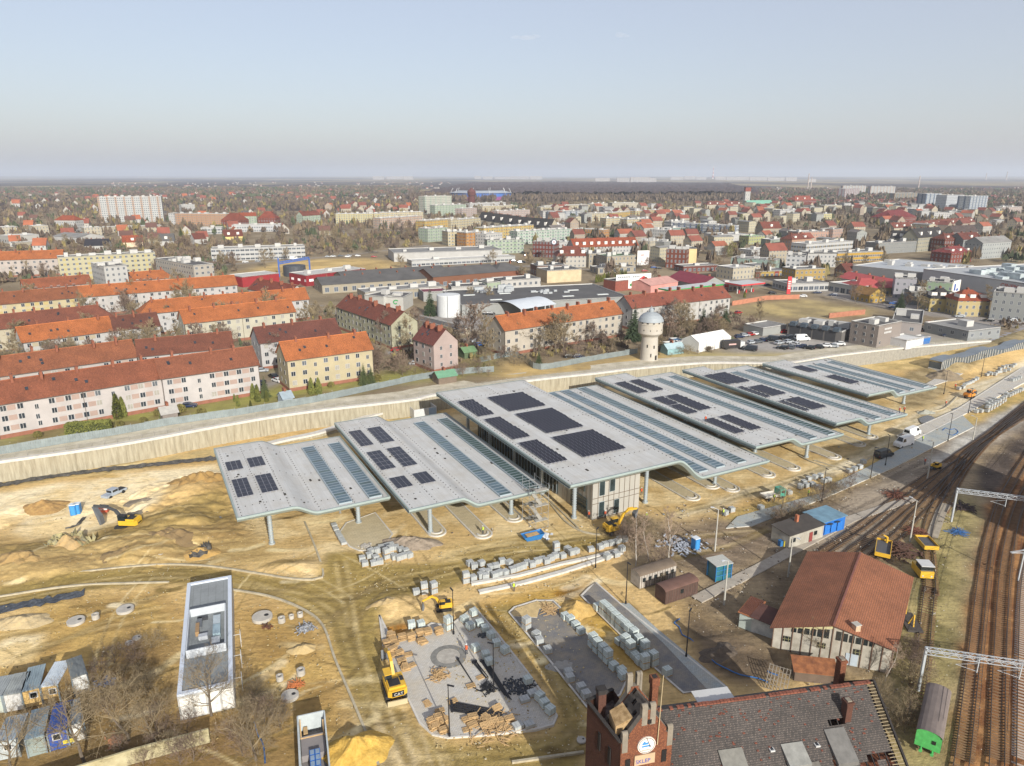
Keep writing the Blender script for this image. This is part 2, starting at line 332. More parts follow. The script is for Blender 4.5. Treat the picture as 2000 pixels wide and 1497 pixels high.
def paint_site(sheet):
    global S,Zn,TR; S=sheet
    Zn=S.zone
    Zn(gp([(440,1010),(600,1130),(640,1090),(830,1060),(950,1060),(1100,1040),(1300,1000),(1500,950),(1700,870),(1850,760),(1500,700),(900,800)]),'d8c08f','c2a46c',2,5,2)
    Zn(gp([(0,938),(230,905),(460,870),(600,850),(850,800),(850,830),(660,850),(420,890),(200,928),(-60,952)]),'c8ad72','a9976a',1,4,3)
    Zn(gp([(-60,968),(0,962),(220,932),(420,905),(460,930),(340,960),(300,1000),(240,1012),(170,1050),(60,1056),(30,1050),(45,1000),(0,1035),(-60,1060)]),'ead8ae','dcc18a',1,7,4)
    Zn(gp([(-80,1042),(60,1054),(200,1046),(330,1000),(430,985),(470,1030),(500,1060),(560,1095),(420,1104),(250,1112),(100,1140),(-80,1160)]),'b59a62','8f7648',2,5,5,ang=15)
    Zn(gp([(330,1000),(440,960),(470,1020),(350,1035),(200,1062),(60,1086),(-60,1098),(-60,1075),(120,1056)]),'a08850','8c7644',1.5,5,6,ang=22)
    MUD=[(-80,1160),(0,1148),(150,1118),(300,1106),(400,1107),(500,1120),(560,1130),(625,1131),(636,1080),(690,1075),(740,1100),(880,1098),(980,1075),(1060,1060),(1140,1047),(1215,1050),(1130,1075),(1010,1100),(930,1125),(880,1148),(790,1170),(745,1180),(738,1240),(745,1300),(775,1380),(830,1446),(900,1460),(1000,1452),(1085,1430),(1100,1400),(1088,1340),(1050,1280),(1000,1215),(960,1185),(1000,1180),(1060,1260),(1130,1340),(1150,1420),(1140,1497),(1120,1540),(760,1540),(728,1497),(690,1370),(665,1290),(640,1230),(600,1190),(530,1165),(430,1148),(330,1141),(200,1149),(100,1166),(-80,1200)]
    Zn(gp([(690,1380),(770,1390),(850,1480),(900,1540),(740,1540)]),'d4bf94','a58d58',2,3,8,ang=108)
    Zn(gp([(860,1075),(1000,1040),(1180,1030),(1230,1045),(1100,1062),(960,1092),(870,1110)]),'d3bb84','ab9258',2,4,9,ang=18)
    Zn(gp([(180,1160),(330,1150),(345,1420),(470,1330),(480,1180),(580,1200),(640,1250),(660,1330),(690,1400),(720,1540),(-60,1540),(-60,1260),(60,1190)]),'c2a05a','a5854a',2,5,10)
    Zn(gp([(170,1310),(240,1250),(330,1230),(345,1420),(470,1330),(520,1400),(600,1400),(580,1540),(-60,1540),(-60,1380)]),'8c7248','6e5836',3,4,11,op=.85)
    Zn(gp([(0,1250),(90,1235),(90,1260),(60,1290),(-60,1300)]),'ead6a8','d8bd84',.8,4,12)
    Zn(gp([(890,1190),(1080,1150),(1140,1140),(1340,1330),(1210,1300),(1100,1180),(1010,1190),(1090,1270),(1140,1330),(1100,1330)]),'c7a24e','b08c40',1.5,4,13)
    Zn(gp([(740,1222),(800,1224),(790,1240),(748,1238)]),'a8742a','8c5e20',.5,2,14)
    Zn(gp([(1085,1160),(1120,1145),(1160,1150),(1110,1180)]),'a07420','7c5a18',.6,2,15)
    Zn(gp([(1190,1000),(1330,1015),(1500,1000),(1640,950),(1760,900),(1860,880),(2100,790),(2200,1540),(1740,1540),(1700,1330),(1520,1310),(1420,1250),(1330,1180),(1250,1130),(1200,1060)]),'9c8868','75654e',2,5,16)
    Zn(gp([(1300,1050),(1400,1020),(1560,1030),(1500,1080),(1420,1110),(1340,1100)]),'8a7862','6d5e4c',2,5,17,ang=-30)
    Zn(gp([(1330,1180),(1420,1240),(1540,1290),(1560,1340),(1440,1340),(1350,1290),(1330,1230)]),'73624c','574a3a',1.5,3,18)
    Zn(gp([(1740,1240),(1790,1050),(1880,950),(1910,990),(1884,1250),(1850,1540),(1740,1540)]),'a39460','7a7044',2,4,19)
    Zn(gp([(1850,1540),(1884,1300),(1906,1100),(1932,980),(2000,870),(2300,860),(2300,1540)]),'a07446','7c5230',.7,3,20)
    Zn(gp([(1500,1060),(1620,990),(1740,915),(1870,830),(2100,700),(2100,800),(1900,890),(1840,930),(1760,1000),(1700,1080),(1620,1090)]),'9a8c78','786c5c',1.5,4,21,ang=35)
    Zn(gp([(1815,905),(1880,850),(2060,740),(2060,775),(1905,880),(1870,930)]),'bdb8ac','a39e92',1,4,22)
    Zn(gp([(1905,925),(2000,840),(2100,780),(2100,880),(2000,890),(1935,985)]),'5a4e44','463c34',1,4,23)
    Zn(gp([(1400,1012),(1640,928),(1860,822),(2100,705),(2100,735),(1870,842),(1700,930),(1560,985),(1460,1020)]),'bd9f5c','98864e',1,4,24)
    Zn(gp([(1300,1008),(1500,945),(1640,900),(1720,850),(1800,800),(1870,765),(2100,660),(2100,710),(1850,826),(1640,922),(1450,978),(1330,1016)]),'d4c6a6','bfae88',1,5,25,ang=34)
    Zn(gp([(1755,735),(1830,700),(1940,700),(1850,745),(1835,790),(1760,800)]),'a8946a','86744e',1.5,3,26)
    Zn(gp([(1640,715),(1880,680),(1960,668),(2100,650),(1900,702),(1790,722),(1700,724)]),'cfb478','b09860',1,4,27)
    Zn(gp([(1890,680),(2100,630),(2100,680),(1900,705)]),'948460','75694a',2,4,28)
    Zn(gp(MUD),'a58d4e','8c7840',.7,3,7,ang=12,warp=.6,con=.8)
    Zn(gp([(690,1380),(770,1390),(850,1480),(900,1540),(740,1540)]),'d4c09a','a58d58',2,3,8,ang=108,op=.7)
    TR=[[(-40,1180),(150,1140),(330,1120),(480,1135),(600,1165),(660,1200)],[(-40,1188),(150,1147),(330,1128),(480,1145),(590,1175),(645,1215)],[(640,1225),(690,1170),(760,1130),(880,1108),(1000,1080),(1150,1050)],[(690,1230),(720,1180),(780,1145),(900,1115),(1050,1075)],
    [(660,1200),(680,1260),(715,1350),(780,1497)],[(690,1200),(705,1270),(740,1360),(810,1470)],[(655,1100),(665,1150),(680,1220)],[(675,1095),(685,1150),(695,1230)],[(480,1140),(600,1160),(700,1160),(800,1120)],
    [(900,1200),(1000,1250),(1080,1330),(1120,1400),(1080,1450),(900,1475),(820,1480)],[(920,1190),(1020,1240),(1100,1330),(1140,1400),(1100,1470),(950,1490)],[(985,1200),(1065,1290),(1110,1370)],[(60,1270),(140,1240),(240,1200),(320,1185)],[(100,1260),(180,1230),(330,1200)],[(0,1240),(120,1215),(300,1165)],
    [(60,1060),(250,1020),(420,990)],[(40,1080),(240,1042),(440,1010)],[(850,1090),(1000,1062),(1200,1040)],[(1310,1050),(1420,1040),(1540,1030)],[(1320,1085),(1440,1060),(1500,1030)],[(1290,1010),(1500,950),(1680,880),(1850,780)]]
    for i,l in enumerate(TR):
        for q,(hx,op) in enumerate((('78663a',.6),('c9b380',.4),('7d6836',.5))):
            off=(q-1)*1.1; P=[(x+off*.5,y+off) for x,y in gp(l)]; S.track(P,.6+.25*(q==0),hx,op,-.06 if q!=1 else .04,i*5+q)
    RS=random.Random(3)
    for i in range(150):     # scuffs, spilled sand and damp patches
        x=RS.uniform(0,1250); y=RS.uniform(900,1480); X,Y=G(x,y); a=RS.uniform(-.4,.8); l=RS.uniform(2,11)
        S.track([(X,Y),(X+l*.5*math.cos(a),Y+l*.5*math.sin(a)+RS.uniform(-.6,.6)),(X+l*math.cos(a+.2),Y+l*math.sin(a+.2))],RS.uniform(.3,1.2),RS.choice(['e4d2a0','7a6636','b99a5a','eee0bc','64522c','8a764a']),RS.uniform(.35,.9),RS.uniform(-.06,.12),i)
    for i in range(46):     # paired wheel ruts
        x=RS.uniform(0,1000); y=RS.uniform(1060,1490); X,Y=G(x,y); a=RS.choice([.2,.5,1.9,-.3])+RS.uniform(-.4,.4); l=RS.uniform(8,24); c=RS.uniform(-.04,.04)
        for o in (-.95,.95): P=[(X+t*math.cos(a+c*t)-o*math.sin(a+c*t),Y+t*math.sin(a+c*t)+o*math.cos(a+c*t)) for t in [l*q/6 for q in range(7)]]; S.track(P,.26,RS.choice(['6c5a30','7a6838','e0cc98']),RS.uniform(.4,.8),-.07,i)
    S.Z+= (fbm(S.X/9,S.Y/9,77,5)-.5)*.28-.06
    def mound_z(px,py,rx,ry,h,seed):
        X0,Y0=G(px,py); d=np.hypot((S.X-X0)/rx,(S.Y-Y0)/ry)+(fbm(S.X/3,S.Y/3,seed,4)-.5)*.7
        S.Z+=h*np.clip(1-d,0,1)**.8
    for a in ((380,965,14,12,2.4,1),(350,1015,10,5,1.6,2),(330,1040,14,6,1.6,3),(250,1070,10,5,1.3,4),(290,1085,8,4,1.0,5),(60,1100,12,8,1.5,6),(20,1000,5,9,.9,7),(190,985,4,6,.6,8),(1860,720,9,7,2.0,9),(590,1105,8,2.5,.7,10),(1460,1270,9,5,1.0,11),(770,1180,5,4,.9,12)): mound_z(*a)
    S.Z+=bank(S.X,S.Y)
SOIL=soil('site_soil')
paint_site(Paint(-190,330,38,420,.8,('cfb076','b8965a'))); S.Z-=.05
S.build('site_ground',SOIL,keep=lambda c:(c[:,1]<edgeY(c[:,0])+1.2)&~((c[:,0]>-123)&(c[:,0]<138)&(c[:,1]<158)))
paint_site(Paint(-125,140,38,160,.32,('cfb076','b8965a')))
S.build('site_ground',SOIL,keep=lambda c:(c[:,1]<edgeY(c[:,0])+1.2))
# ---- the town's level
T=Paint(-1100,1500,100,1330,3.,('8f8066','75664e'))
T.Z+=(fbm(T.X/40,T.Y/40,5,3)-.5)*.3
def tz(px,a,b,**k): T.zone(gp(px,PZ),a,b,**k)
tz([(0,900),(0,835),(120,820),(320,790),(520,760),(640,740),(960,690),(960,735),(740,752),(460,815),(230,852)],'8f8c46','7d6f48',edge=3,sc=9,seed=31)
tz([(0,690),(500,640),(660,640),(700,720),(520,730),(480,660),(0,740)],'7d7a4c','6c6048',edge=4,sc=12,seed=32)
tz([(955,738),(995,700),(1060,720),(1240,692),(1330,690),(1330,706),(1230,722),(1050,744)],'c6a868','a58c5a',edge=3,sc=6,seed=33)
tz([(1300,690),(1480,690),(1700,675),(1860,655),(1935,662),(1700,688),(1500,708),(1420,706),(1330,704)],'b3a26e','948a54',edge=3,sc=8,seed=34)
tz([(1412,688),(1425,664),(1560,645),(1690,655),(1690,676),(1560,688)],'a09a92','8c8780',edge=3,sc=10,seed=35)
tz([(1750,680),(1760,645),(1860,630),(1930,640),(1920,660),(1800,672)],'a8a196','918a80',edge=3,sc=10,seed=36)
tz([(1425,602),(1560,584),(1700,604),(1690,618),(1560,622),(1440,616)],'b5a06a','8c7c56',edge=4,sc=14,seed=37)
tz([(470,532),(560,510),(700,504),(780,512),(770,532),(650,542),(480,538)],'c4a76a','a68c58',edge=6,sc=16,seed=38)
tz([(783,622),(900,600),(975,606),(985,645),(880,642)],'98928c','857f78',edge=3,sc=10,seed=39)
tz([(700,640),(790,690),(960,690),(960,680),(880,650),(790,640)],'7c7650','66593f',edge=3,sc=8,seed=40)
tz([(1400,560),(1520,548),(1720,600),(1990,640),(2100,655),(2100,640),(1800,590),(1600,552),(1430,540)],'97918b','86807a',edge=4,sc=12,seed=41)
for l,wd in (([(500,760),(560,735),(620,712),(760,690),(860,672),(960,655)],4),([(1460,556),(1560,566),(1680,590),(1800,612),(2000,640)],6),([(0,690),(250,668),(500,640),(660,622)],3),([(0,742),(300,705),(510,690),(560,735)],3),([(0,645),(300,618),(600,595),(680,640),(760,690)],3),([(1020,610),(1240,585),(1440,560)],4),([(1060,520),(1180,530),(1420,560)],5),([(0,545),(400,520),(660,500),(830,480)],5),([(830,480),(900,520),(1040,520)],5),([(0,440),(400,440),(800,452),(1100,470)],5),([(690,470),(650,440),(620,420)],5),([(1100,470),(1300,475),(1500,500),(1700,520),(2000,560)],6)):
    T.track(gp(l,PZ),wd,'8c8680',.95,0,9)
T.build('town_ground',soil('town_soil',.5,.38,.4,.05),keep=lambda c:(c[:,1]>edgeY(c[:,0])+2.2),z=PZ)
# ---- to the horizon
n1,n2=220,170
yy=1290*(44000/1290)**np.linspace(0,1,n2); xs=np.linspace(-1.15,1.15,n1)
F=Paint(0,n1-1,0,n2-1,1,('6a5a48','6a5a48')); F.X=xs[None,:]*(yy[:,None]+350); F.Y=np.repeat(yy[:,None],n1,1); F.Z=np.zeros_like(F.X)
n=fbm(F.X/900,F.Y/2200,8,5); n2_=fbm(F.X/260,F.Y/700,18,4)
A,B,C_=[np.array(lin(h,1.)) for h in ('43362f','7a6a52','98885e')]
t1=np.clip((n-.40)/.12,0,1)[...,None]; t2=np.clip((n2_-.5)/.1,0,1)[...,None]
F.C=A*(1-t1)+(B*(1-t2)+C_*t2)*t1
F.Z+=np.clip((F.Y-9000)/9000,0,1)*np.clip(fbm(F.X/5200,F.Y/9000,28,3)-.33,0,1)*95-.4
F.build('plain',soil('plain_soil',.02,.3,0,.003),z=PZ)
# ================================================================= BUS STATION
DECK=None; FASC=mat('bccdc8',.45,.08,.5,k=.55); SOFF=mat('8f9a98',.7,.05); STEEL=mat('b9c3c6',.4,.06,1,.3)
SKG=glassy('56707a',.3,.7,.3,.4); SKD=glassy('47605e',.3,.7,.4,.5); SKF=mat('b2c0c6',.6,.05,k=.62); PVM=mat('20202c',.3,.2,.8,k=.7); PVF=mat('a4a4ac',.5,.05)
CONC=mat('d2cdc2',.85,.14,.8,bump=.1); CONC2=mat('bcb6aa',.9,.2,.6,bump=.1); DARK=mat('262626',.6,.2); DOTM=mat('3a3630',.9,.1)
def sheet_mat(hexc,bw,bh,mort,k,dirt):
    m=bpy.data.materials.new('membrane_'+hexc); m.use_nodes=True; n=m.node_tree; b=n.nodes['Principled BSDF']; L=n.links.new; b.inputs['Roughness'].default_value=.75
    tc=n.nodes.new('ShaderNodeTexCoord'); mp=n.nodes.new('ShaderNodeMapping'); mp.inputs['Rotation'].default_value=(0,0,rad(90)); L(tc.outputs['Object'],mp.inputs[0])
    br=n.nodes.new('ShaderNodeTexBrick'); L(mp.outputs[0],br.inputs['Vector']); c=lin(hexc,k)
    for q,v in (('Scale',1),('Brick Width',bw),('Row Height',bh),('Mortar Size',.035)): br.inputs[q].default_value=v
    br.inputs['Color1'].default_value=(*[x*.95 for x in c],1); br.inputs['Color2'].default_value=(*[x*1.05 for x in c],1); br.inputs['Mortar'].default_value=(*[x*mort for x in c],1)
    def nz(sc,st):
        q=n.nodes.new('ShaderNodeMapping'); q.inputs['Scale'].default_value=st; L(tc.outputs['Object'],q.inputs[0]); o=n.nodes.new('ShaderNodeTexNoise'); o.inputs['Scale'].default_value=sc; o.inputs['Detail'].default_value=7; o.inputs['Roughness'].default_value=.7; L(q.outputs[0],o.inputs['Vector']); r=n.nodes.new('ShaderNodeMapRange'); r.inputs[1].default_value=.45; r.inputs[2].default_value=.75; L(o.outputs[0],r.inputs[0]); return r.outputs[0]
    c2=mixc(n,mth(n,'MULTIPLY',nz(.25,(1,1,1)),.55),br.outputs[0],lin(dirt,k)); c3=mixc(n,mth(n,'MULTIPLY',nz(.9,(1.5,.08,1)),.4),c2,lin('a9a49a',k)); L(c3,b.inputs['Base Color']); return m
DECK=sheet_mat('cacac6',9.,1.55,.86,.82,'b4ab9a')
def canopy(px,zh,zl,W,L,a,b,label,arrays,lights,cols,sag=0.):
    x0,y0=G(*px,zh); root=thing('bus_canopy',label,'canopy',(x0,y0,0),UA,'wave roofed canopies of the bus station')
    def loc(t,x,y,z):
        X,Y=g(t,x,y,z); X-=x0; Y-=y0; return (X*U[0]+Y*U[1],X*V[0]+Y*V[1])
    def zz(u):
        if u<=a: return zh+sag*(a-u)/max(a,1)
        if u>=b: return zl
        t=(u-a)/(b-a); return zh+(zl-zh)*(t*t*(3-2*t))
    us=[0,a*.5,a]+[a+(b-a)*i/16 for i in range(1,17)]+[b+(W-b)*.5,W]
    mb=MB(); so_=MB(); fa=MB(); th=.75; nv=8
    for u,u2 in zip(us,us[1:]):
        for j in range(nv):
            v,v2=L*j/nv,L*(j+1)/nv; mb.face([(u,v,zz(u)),(u2,v,zz(u2)),(u2,v2,zz(u2)),(u,v2,zz(u))])
        so_.face([(u,.7,zz(u)-th),(u,L,zz(u)-th),(u2,L,zz(u2)-th),(u2,.7,zz(u2)-th)])
        for v0,v1,s in ((0,.75,1),(L,L-.5,-1)):   # fascia leans inwards below, lip above
            q=[(u,v0,zz(u)+.14),(u2,v0,zz(u2)+.14),(u2,v0,zz(u2)-.28),(u,v0,zz(u)-.28)]; r=[(u,v0,zz(u)-.28),(u2,v0,zz(u2)-.28),(u2,v1,zz(u2)-th-.25),(u,v1,zz(u)-th-.25)]
            lip=[(u,v0,zz(u)+.14),(u2,v0,zz(u2)+.14),(u2,v0+.35*s,zz(u2)+.12),(u,v0+.35*s,zz(u)+.12)]
            for f in (q,r,lip): fa.face(f if s>0 else f[::-1])
    for u,s in ((0,1),(W,-1)):
        z=zz(u); fa.face([(u,0,z+.14),(u,L,z+.14),(u,L,z-.25),(u,0,z-.25)][::s]); fa.face([(u,0,z-.25),(u,L,z-.25),(u+.6*s,L,z-th-.2),(u+.6*s,.6,z-th-.2)][::s]); fa.face([(u,0,z+.14),(u+.3*s,0,z+.12),(u+.3*s,L,z+.12),(u,L,z+.14)][::s])
    dk=mb.build('roof_deck',DECK,root,True); fa.build('fascia',FASC,root); so_.build('soffit',SOFF,root)
    dm=MB()      # seams and the rows of small vents
    for u in (.9,a*.55,a-.3,b+.3,(b+W)/2,W-1.2):
        v=1.
        while v<L-1: dm.box((u,v,zz(u)-.01),(.17,.17,.08)); v+=1.25
    for v in (L*.12,L*.5,L*.88):
        u=.8
        while u<W-.8: dm.box((u,v,zz(u)-.01),(.17,.17,.08)); u+=1.25
    for i in range(11):
        u=rng.uniform(1,W-1); v=rng.uniform(1,L-1); dm.box((u,v,zz(u)-.01),(rng.uniform(.3,1.0),.4,.12),0,1.57)
    dm.build('roof_vents',DOTM,root)
    for t,nx,ny,fx,fy,nu,nv_,tilt in arrays:
        A=loc(t,nx,ny,zh); B=loc(t,fx,fy,zh); u0,u1=sorted((A[0],B[0])); v0,v1=sorted((A[1],B[1])); du=(u1-u0)/nu; dv=(v1-v0)/nv_; m=MB()
        for i in range(nu):
            for j in range(nv_):
                u=u0+du*(i+.5); v=v0+dv*(j+.5); z=zh+sag*(a-u)/max(a,1)+.22
                M=Matrix.Translation((u,v,z+(.18 if tilt else 0)))@Matrix.Rotation(rad(10 if tilt else 0),4,'X')
                m.obox(M@Matrix.Translation((0,0,-.03)),(du-.02,dv*(.90 if tilt else .97),.04),1); m.obox(M,(du-.09,dv*(.84 if tilt else .93),.05),0)
            for j in range(nv_+1): m.box((u0+du*(i+.5),min(max(v0+dv*j,v0+.1),v1-.1),zh-.02+sag*(a-u)/max(a,1)),(.12,.2,.22),1)
        m.build('solar_array',[PVM,PVF],root)
    for t0,nx,ny,t1,fx,fy,wd,dk_ in lights:
        A=loc(t0,nx,ny,zl+.3); B=loc(t1,fx,fy,zl+.3); u0=(A[0]+B[0])/2; v0=max(A[1],1.2); v1=min(B[1],L-.8); m=MB()
        def zs(u): return zz(u)
        zc=lambda u:zs(u)+.32
        n=max(4,int((v1-v0)/1.25))
        for q in (-wd/2,wd/2):
            m.face([(u0+q-.12,v0,zc(u0+q)),(u0+q+.12,v0,zc(u0+q)),(u0+q+.12,v1,zc(u0+q)),(u0+q-.12,v1,zc(u0+q))],1)
            for s in (-1,1): m.face([(u0+q+.12*s,v0,zs(u0+q)-.3),(u0+q+.12*s,v1,zs(u0+q)-.3),(u0+q+.12*s,v1,zc(u0+q)),(u0+q+.12*s,v0,zc(u0+q))],1)
        for v in (v0,v1): m.face([(u0-wd/2,v,zs(u0-wd/2)-.3),(u0+wd/2,v,zs(u0+wd/2)-.3),(u0+wd/2,v,zc(u0+wd/2)),(u0-wd/2,v,zc(u0-wd/2))],1)
        for i in range(n):
            va=v0+(v1-v0)*i/n; vb=v0+(v1-v0)*(i+1)/n
            m.face([(u0-wd/2,va,zc(u0-wd/2)-.06),(u0+wd/2,va,zc(u0+wd/2)-.06),(u0+wd/2,vb-.3,zc(u0+wd/2)-.06),(u0-wd/2,vb-.3,zc(u0-wd/2)-.06)],0 if (i*7+int(u0))%5 or dk_ else 2)
            m.face([(u0-wd/2,vb-.3,zc(u0-wd/2)-.05),(u0+wd/2,vb-.3,zc(u0+wd/2)-.05),(u0+wd/2,vb,zc(u0+wd/2)-.05),(u0-wd/2,vb,zc(u0-wd/2)-.05)],1)
        m.build('skylight',[SKD if dk_ else SKG,SKF,SKD],root)
    for t,x,y in cols:
        u,v=loc(t,x,y,0)
        for k in range(int((L-v)/13)+1):
            m=MB(); vv=v+k*13; top=zz(u)-th
            m.tube((u,vv,-.1),(u,vv,top),.36,.36,12,0); z=.5
            while z<top-.2: m.tube((u,vv,z),(u,vv,z+.16),.47,.47,12,0); z+=.55
            m.tube((u,vv,0),(u,vv,.35),.6,.6,12,0); m.build('column',STEEL,root)
    landmark('the '+label,*G(*px,zh)); return root,loc
CA=canopy((463,1014),8.5,6.5,28.2,38.1,9.7,14.5,'leftmost wave roofed canopy with four small solar arrays','solar' and [('a',225,710,345,600,3,3,0),('a',445,675,555,562,3,3,0),('a',320,970,410,770,3,5,0),('a',560,925,640,728,3,5,0)],
 [('a',1400,1050,'a',1005,462,2.6,0),('a',1690,985,'a',1262,425,2.6,0)],[('a',655,1410),('a',1500,1205)])
CB=canopy((799,998),8.5,6.5,29.6,53.7,10.5,14.4,'canopy with a wave roof and six solar arrays beside the scaffold tower',[('b',275,475,265,338,3,5,0),('b',435,448,425,310,3,5,0),('b',440,668,425,503,3,5,0),('b',620,640,585,473,3,5,0),('b',570,818,620,710,3,4,0),('b',765,780,800,675,3,4,0)],
 [('b',1468,875,'b',742,268,2.6,0),('b',1700,818,'b',925,240,2.6,1)],[('b',835,1168),('b',1490,1018)])
CC=canopy((1114.5,950),11.5,6.5,52,66.8,25.8,33.2,'largest and tallest canopy with the station hall below it',[('c',430,435,380,288,5,5,1),('c',600,548,620,442,5,4,1),('c',735,640,755,525,5,4,1),('c',1050,858,945,645,5,8,1),('c',705,390,820,222,11,6,1),('c',885,498,1080,362,11,5,1),('c',1035,585,1215,443,11,5,1),('c',1360,798,1440,555,11,8,1)],
 [('d',1168,1097,'c',1055,210,2.6,0),('d',1342,1052,'c',1182,192,2.6,0),('d',1550,1007,'c',1337,170,2.6,1)],[('c',1275,1325),('c',1905,1188),('d',1275,1228)])
CD=canopy((1477,874),8.5,6.5,29.5,64,11.3,15.6,'canopy with a wave roof and seven solar arrays behind the station hall',[('d',540,352,400,240,3,7,1),('d',690,330,540,218,3,7,1),('d',835,468,765,385,3,4,1),('d',1025,553,935,460,3,5,1),('d',1140,518,910,362,3,8,1),('d',1485,745,1260,595,3,8,1),('d',1640,712,1415,563,3,8,1)],
 [('e',695,802,'d',712,197,2.4,1),('e',857,767,'d',867,169,2.4,1)],[('e',155,925),('e',610,968)])
CE=canopy((1634,828),8.5,6.5,28,56.6,8.6,12.8,'second canopy from the far end with roofers on its edge',[('d',1415,262,1240,168,2,8,1),('d',1500,252,1375,148,4,6,1),('e',265,445,40,350,2,7,1),('e',325,432,215,337,4,6,1),('e',615,565,400,475,2,7,1),('e',680,553,540,445,4,6,1)],
 [('e',1262,627,'d',1470,131,2.4,1),('e',1395,598,'e',108,187,2.4,1)],[('e',1160,768)])
CF=canopy((1697,772),8.5,6.5,31.2,38.6,10.1,13.6,'farthest canopy with three long skylights and two solar arrays',[('e',650,222,565,165,3,6,1),('e',1015,325,860,247,3,6,1)],
 [('e',1462,391,'e',625,152,2.4,1),('e',1562,371,'e',715,137,2.4,1),('e',1680,345,'e',825,116,2.4,1)],[('e',1470,492)])
# ---- station hall below the largest canopy
WHP=mat('e2ddd0',.5,.06,.4,k=.46); GLS=glassy('3c4a4c',.08,.6,.5,.6); BRW=mat('8a5a34',.7,.1); JNT=mat('6a5a48',.8,.1)
hx,hy=G(1156,1016.5); hall=thing('station_hall','white panelled two storey station hall with dark glazing under the tallest roof','station hall',(hx,hy,0),UA)
HW=math.hypot(G(1247,993)[0]-hx,G(1247,993)[1]-hy); HL=54; HH=10.6
m=MB(); m.prism([(0,0),(HW,0),(HW,HL),(0,HL)],0,HH); m.build('wall',WHP,hall)
m=MB()
for i in range(1,9): m.box((HW*i/9,-.03,0),(.1,.05,HH),0)
for z in (0.02,3.4,4.6,7.9): m.box((HW/2,-.04,z),(HW,.05,.1),0)
for v in range(0,8): m.box((-.03,v*1.5+.5,0),(.05,.08,HH),0)
m.build('panel_joints',JNT,hall)
for u,z,w_,h_ in ((2.2,5.,1.2,3.4),(4.7,5.4,1.2,3.4),(2.2,.3,1.2,3.2),(5.9,.3,1.2,3.),(8.6,8.3,2.2,1.5),(1.3,8.4,1.4,1.3)):
    m=MB(); m.box((u,-.06,z),(w_+.16,.1,h_+.16),1); m.box((u,-.1,z+.08),(w_,.1,h_),0); m.build('window',[GLS,STEEL],hall)
m=MB(); m.box((-.12,HL/2+6.5,.4),(.2,HL-13.5,HH-.6),0)
for i in range(28): m.box((-.24,13.5+i*1.45,.4),(.1,.1,HH-.6),1)
for z in (4.2,7.6): m.box((-.24,HL/2+6.5,z),(.12,HL-13.5,.25),1)
m.build('glazing',[GLS,STEEL],hall)
for v,z in ((18,4.8),(24,4.8),(31,4.8),(38,4.8),(45,4.8)): m=MB(); m.box((-.3,v,z),(.12,1.6,2.7)); m.build('door_panel',BRW,hall)
m=MB(); m.box((-.14,4.8,5.2),(.2,4,3.6)); m.box((-.14,4.8,.3),(.2,6,3.6)); m.build('window',GLS,hall)
landmark('the white station hall',hx,hy)
# ---- retaining walls, coping, hoarding
PILE=mat('bbae90',.95,.16,1.1,bump=.3,stretch=(1.6,1.6,.2),var2='ddd3b6',k=.56)
def pile_wall(name,label,line,ztop,zbot,amp=.2,cop=1.1,coph=.5,pm=PILE):
    P=smooth_line([(*p,0) for p in line],.45); root=thing(name,label,'wall',(P[len(P)//2].x,P[len(P)//2].y,0)); ox,oy=root.location.x,root.location.y; m=MB(); u=0
    for i,(a,b) in enumerate(zip(P,P[1:])):
        d=(b-a); r=Vector((d.y,-d.x,0)).normalized(); h=[amp*abs(math.sin(i*.75+math.sin(i*.13)))+.07*math.sin(i*1.9), amp*abs(math.sin((i+1)*.75+math.sin((i+1)*.13)))+.07*math.sin((i+1)*1.9)]
        zt=ztop(i/len(P)) if callable(ztop) else ztop; zt2=ztop((i+1)/len(P)) if callable(ztop) else ztop
        A=a+r*h[0]; B=b+r*h[1]; m.face([(A.x-ox,A.y-oy,zbot),(B.x-ox,B.y-oy,zbot),(B.x-ox,B.y-oy,zt-.3),(A.x-ox,A.y-oy,zt-.3)])
    m.build('pile_face',pm,root); m=MB()
    L=[Vector((p.x-ox,p.y-oy,(ztop(i/len(P)) if callable(ztop) else ztop))) for i,p in enumerate(P)]
    sweep(m,L[::3]+[L[-1]],[(.35,-coph),(.35,.12),(-cop,.12),(-cop,-.4)]); m.build('coping',CONC,root); return root
GRID=mat('c9c4b4',.9,.35,1.2,bump=.2,var2='8f8a80')
k=12
pile_wall('retaining_wall','long pale concrete pile wall holding up the town side of the yard',WALL[:k+1],PZ,-.4)
pile_wall('retaining_wall','pale gridded retaining wall running out to the right behind the farthest canopy',WALL[k:],PZ,-.4,.05,.9,.4,GRID)
landmark('the gridded retaining wall',*WALL[-4])
IN=gp([(514,862),(560,853),(626,842),(730,814),(800,798),(856,787)],1.5)
pile_wall('retaining_wall','lower pale wall with a broad top beside the open blue container',IN,lambda t:.35+2.6*t,-.3,.14,1.6,.4)
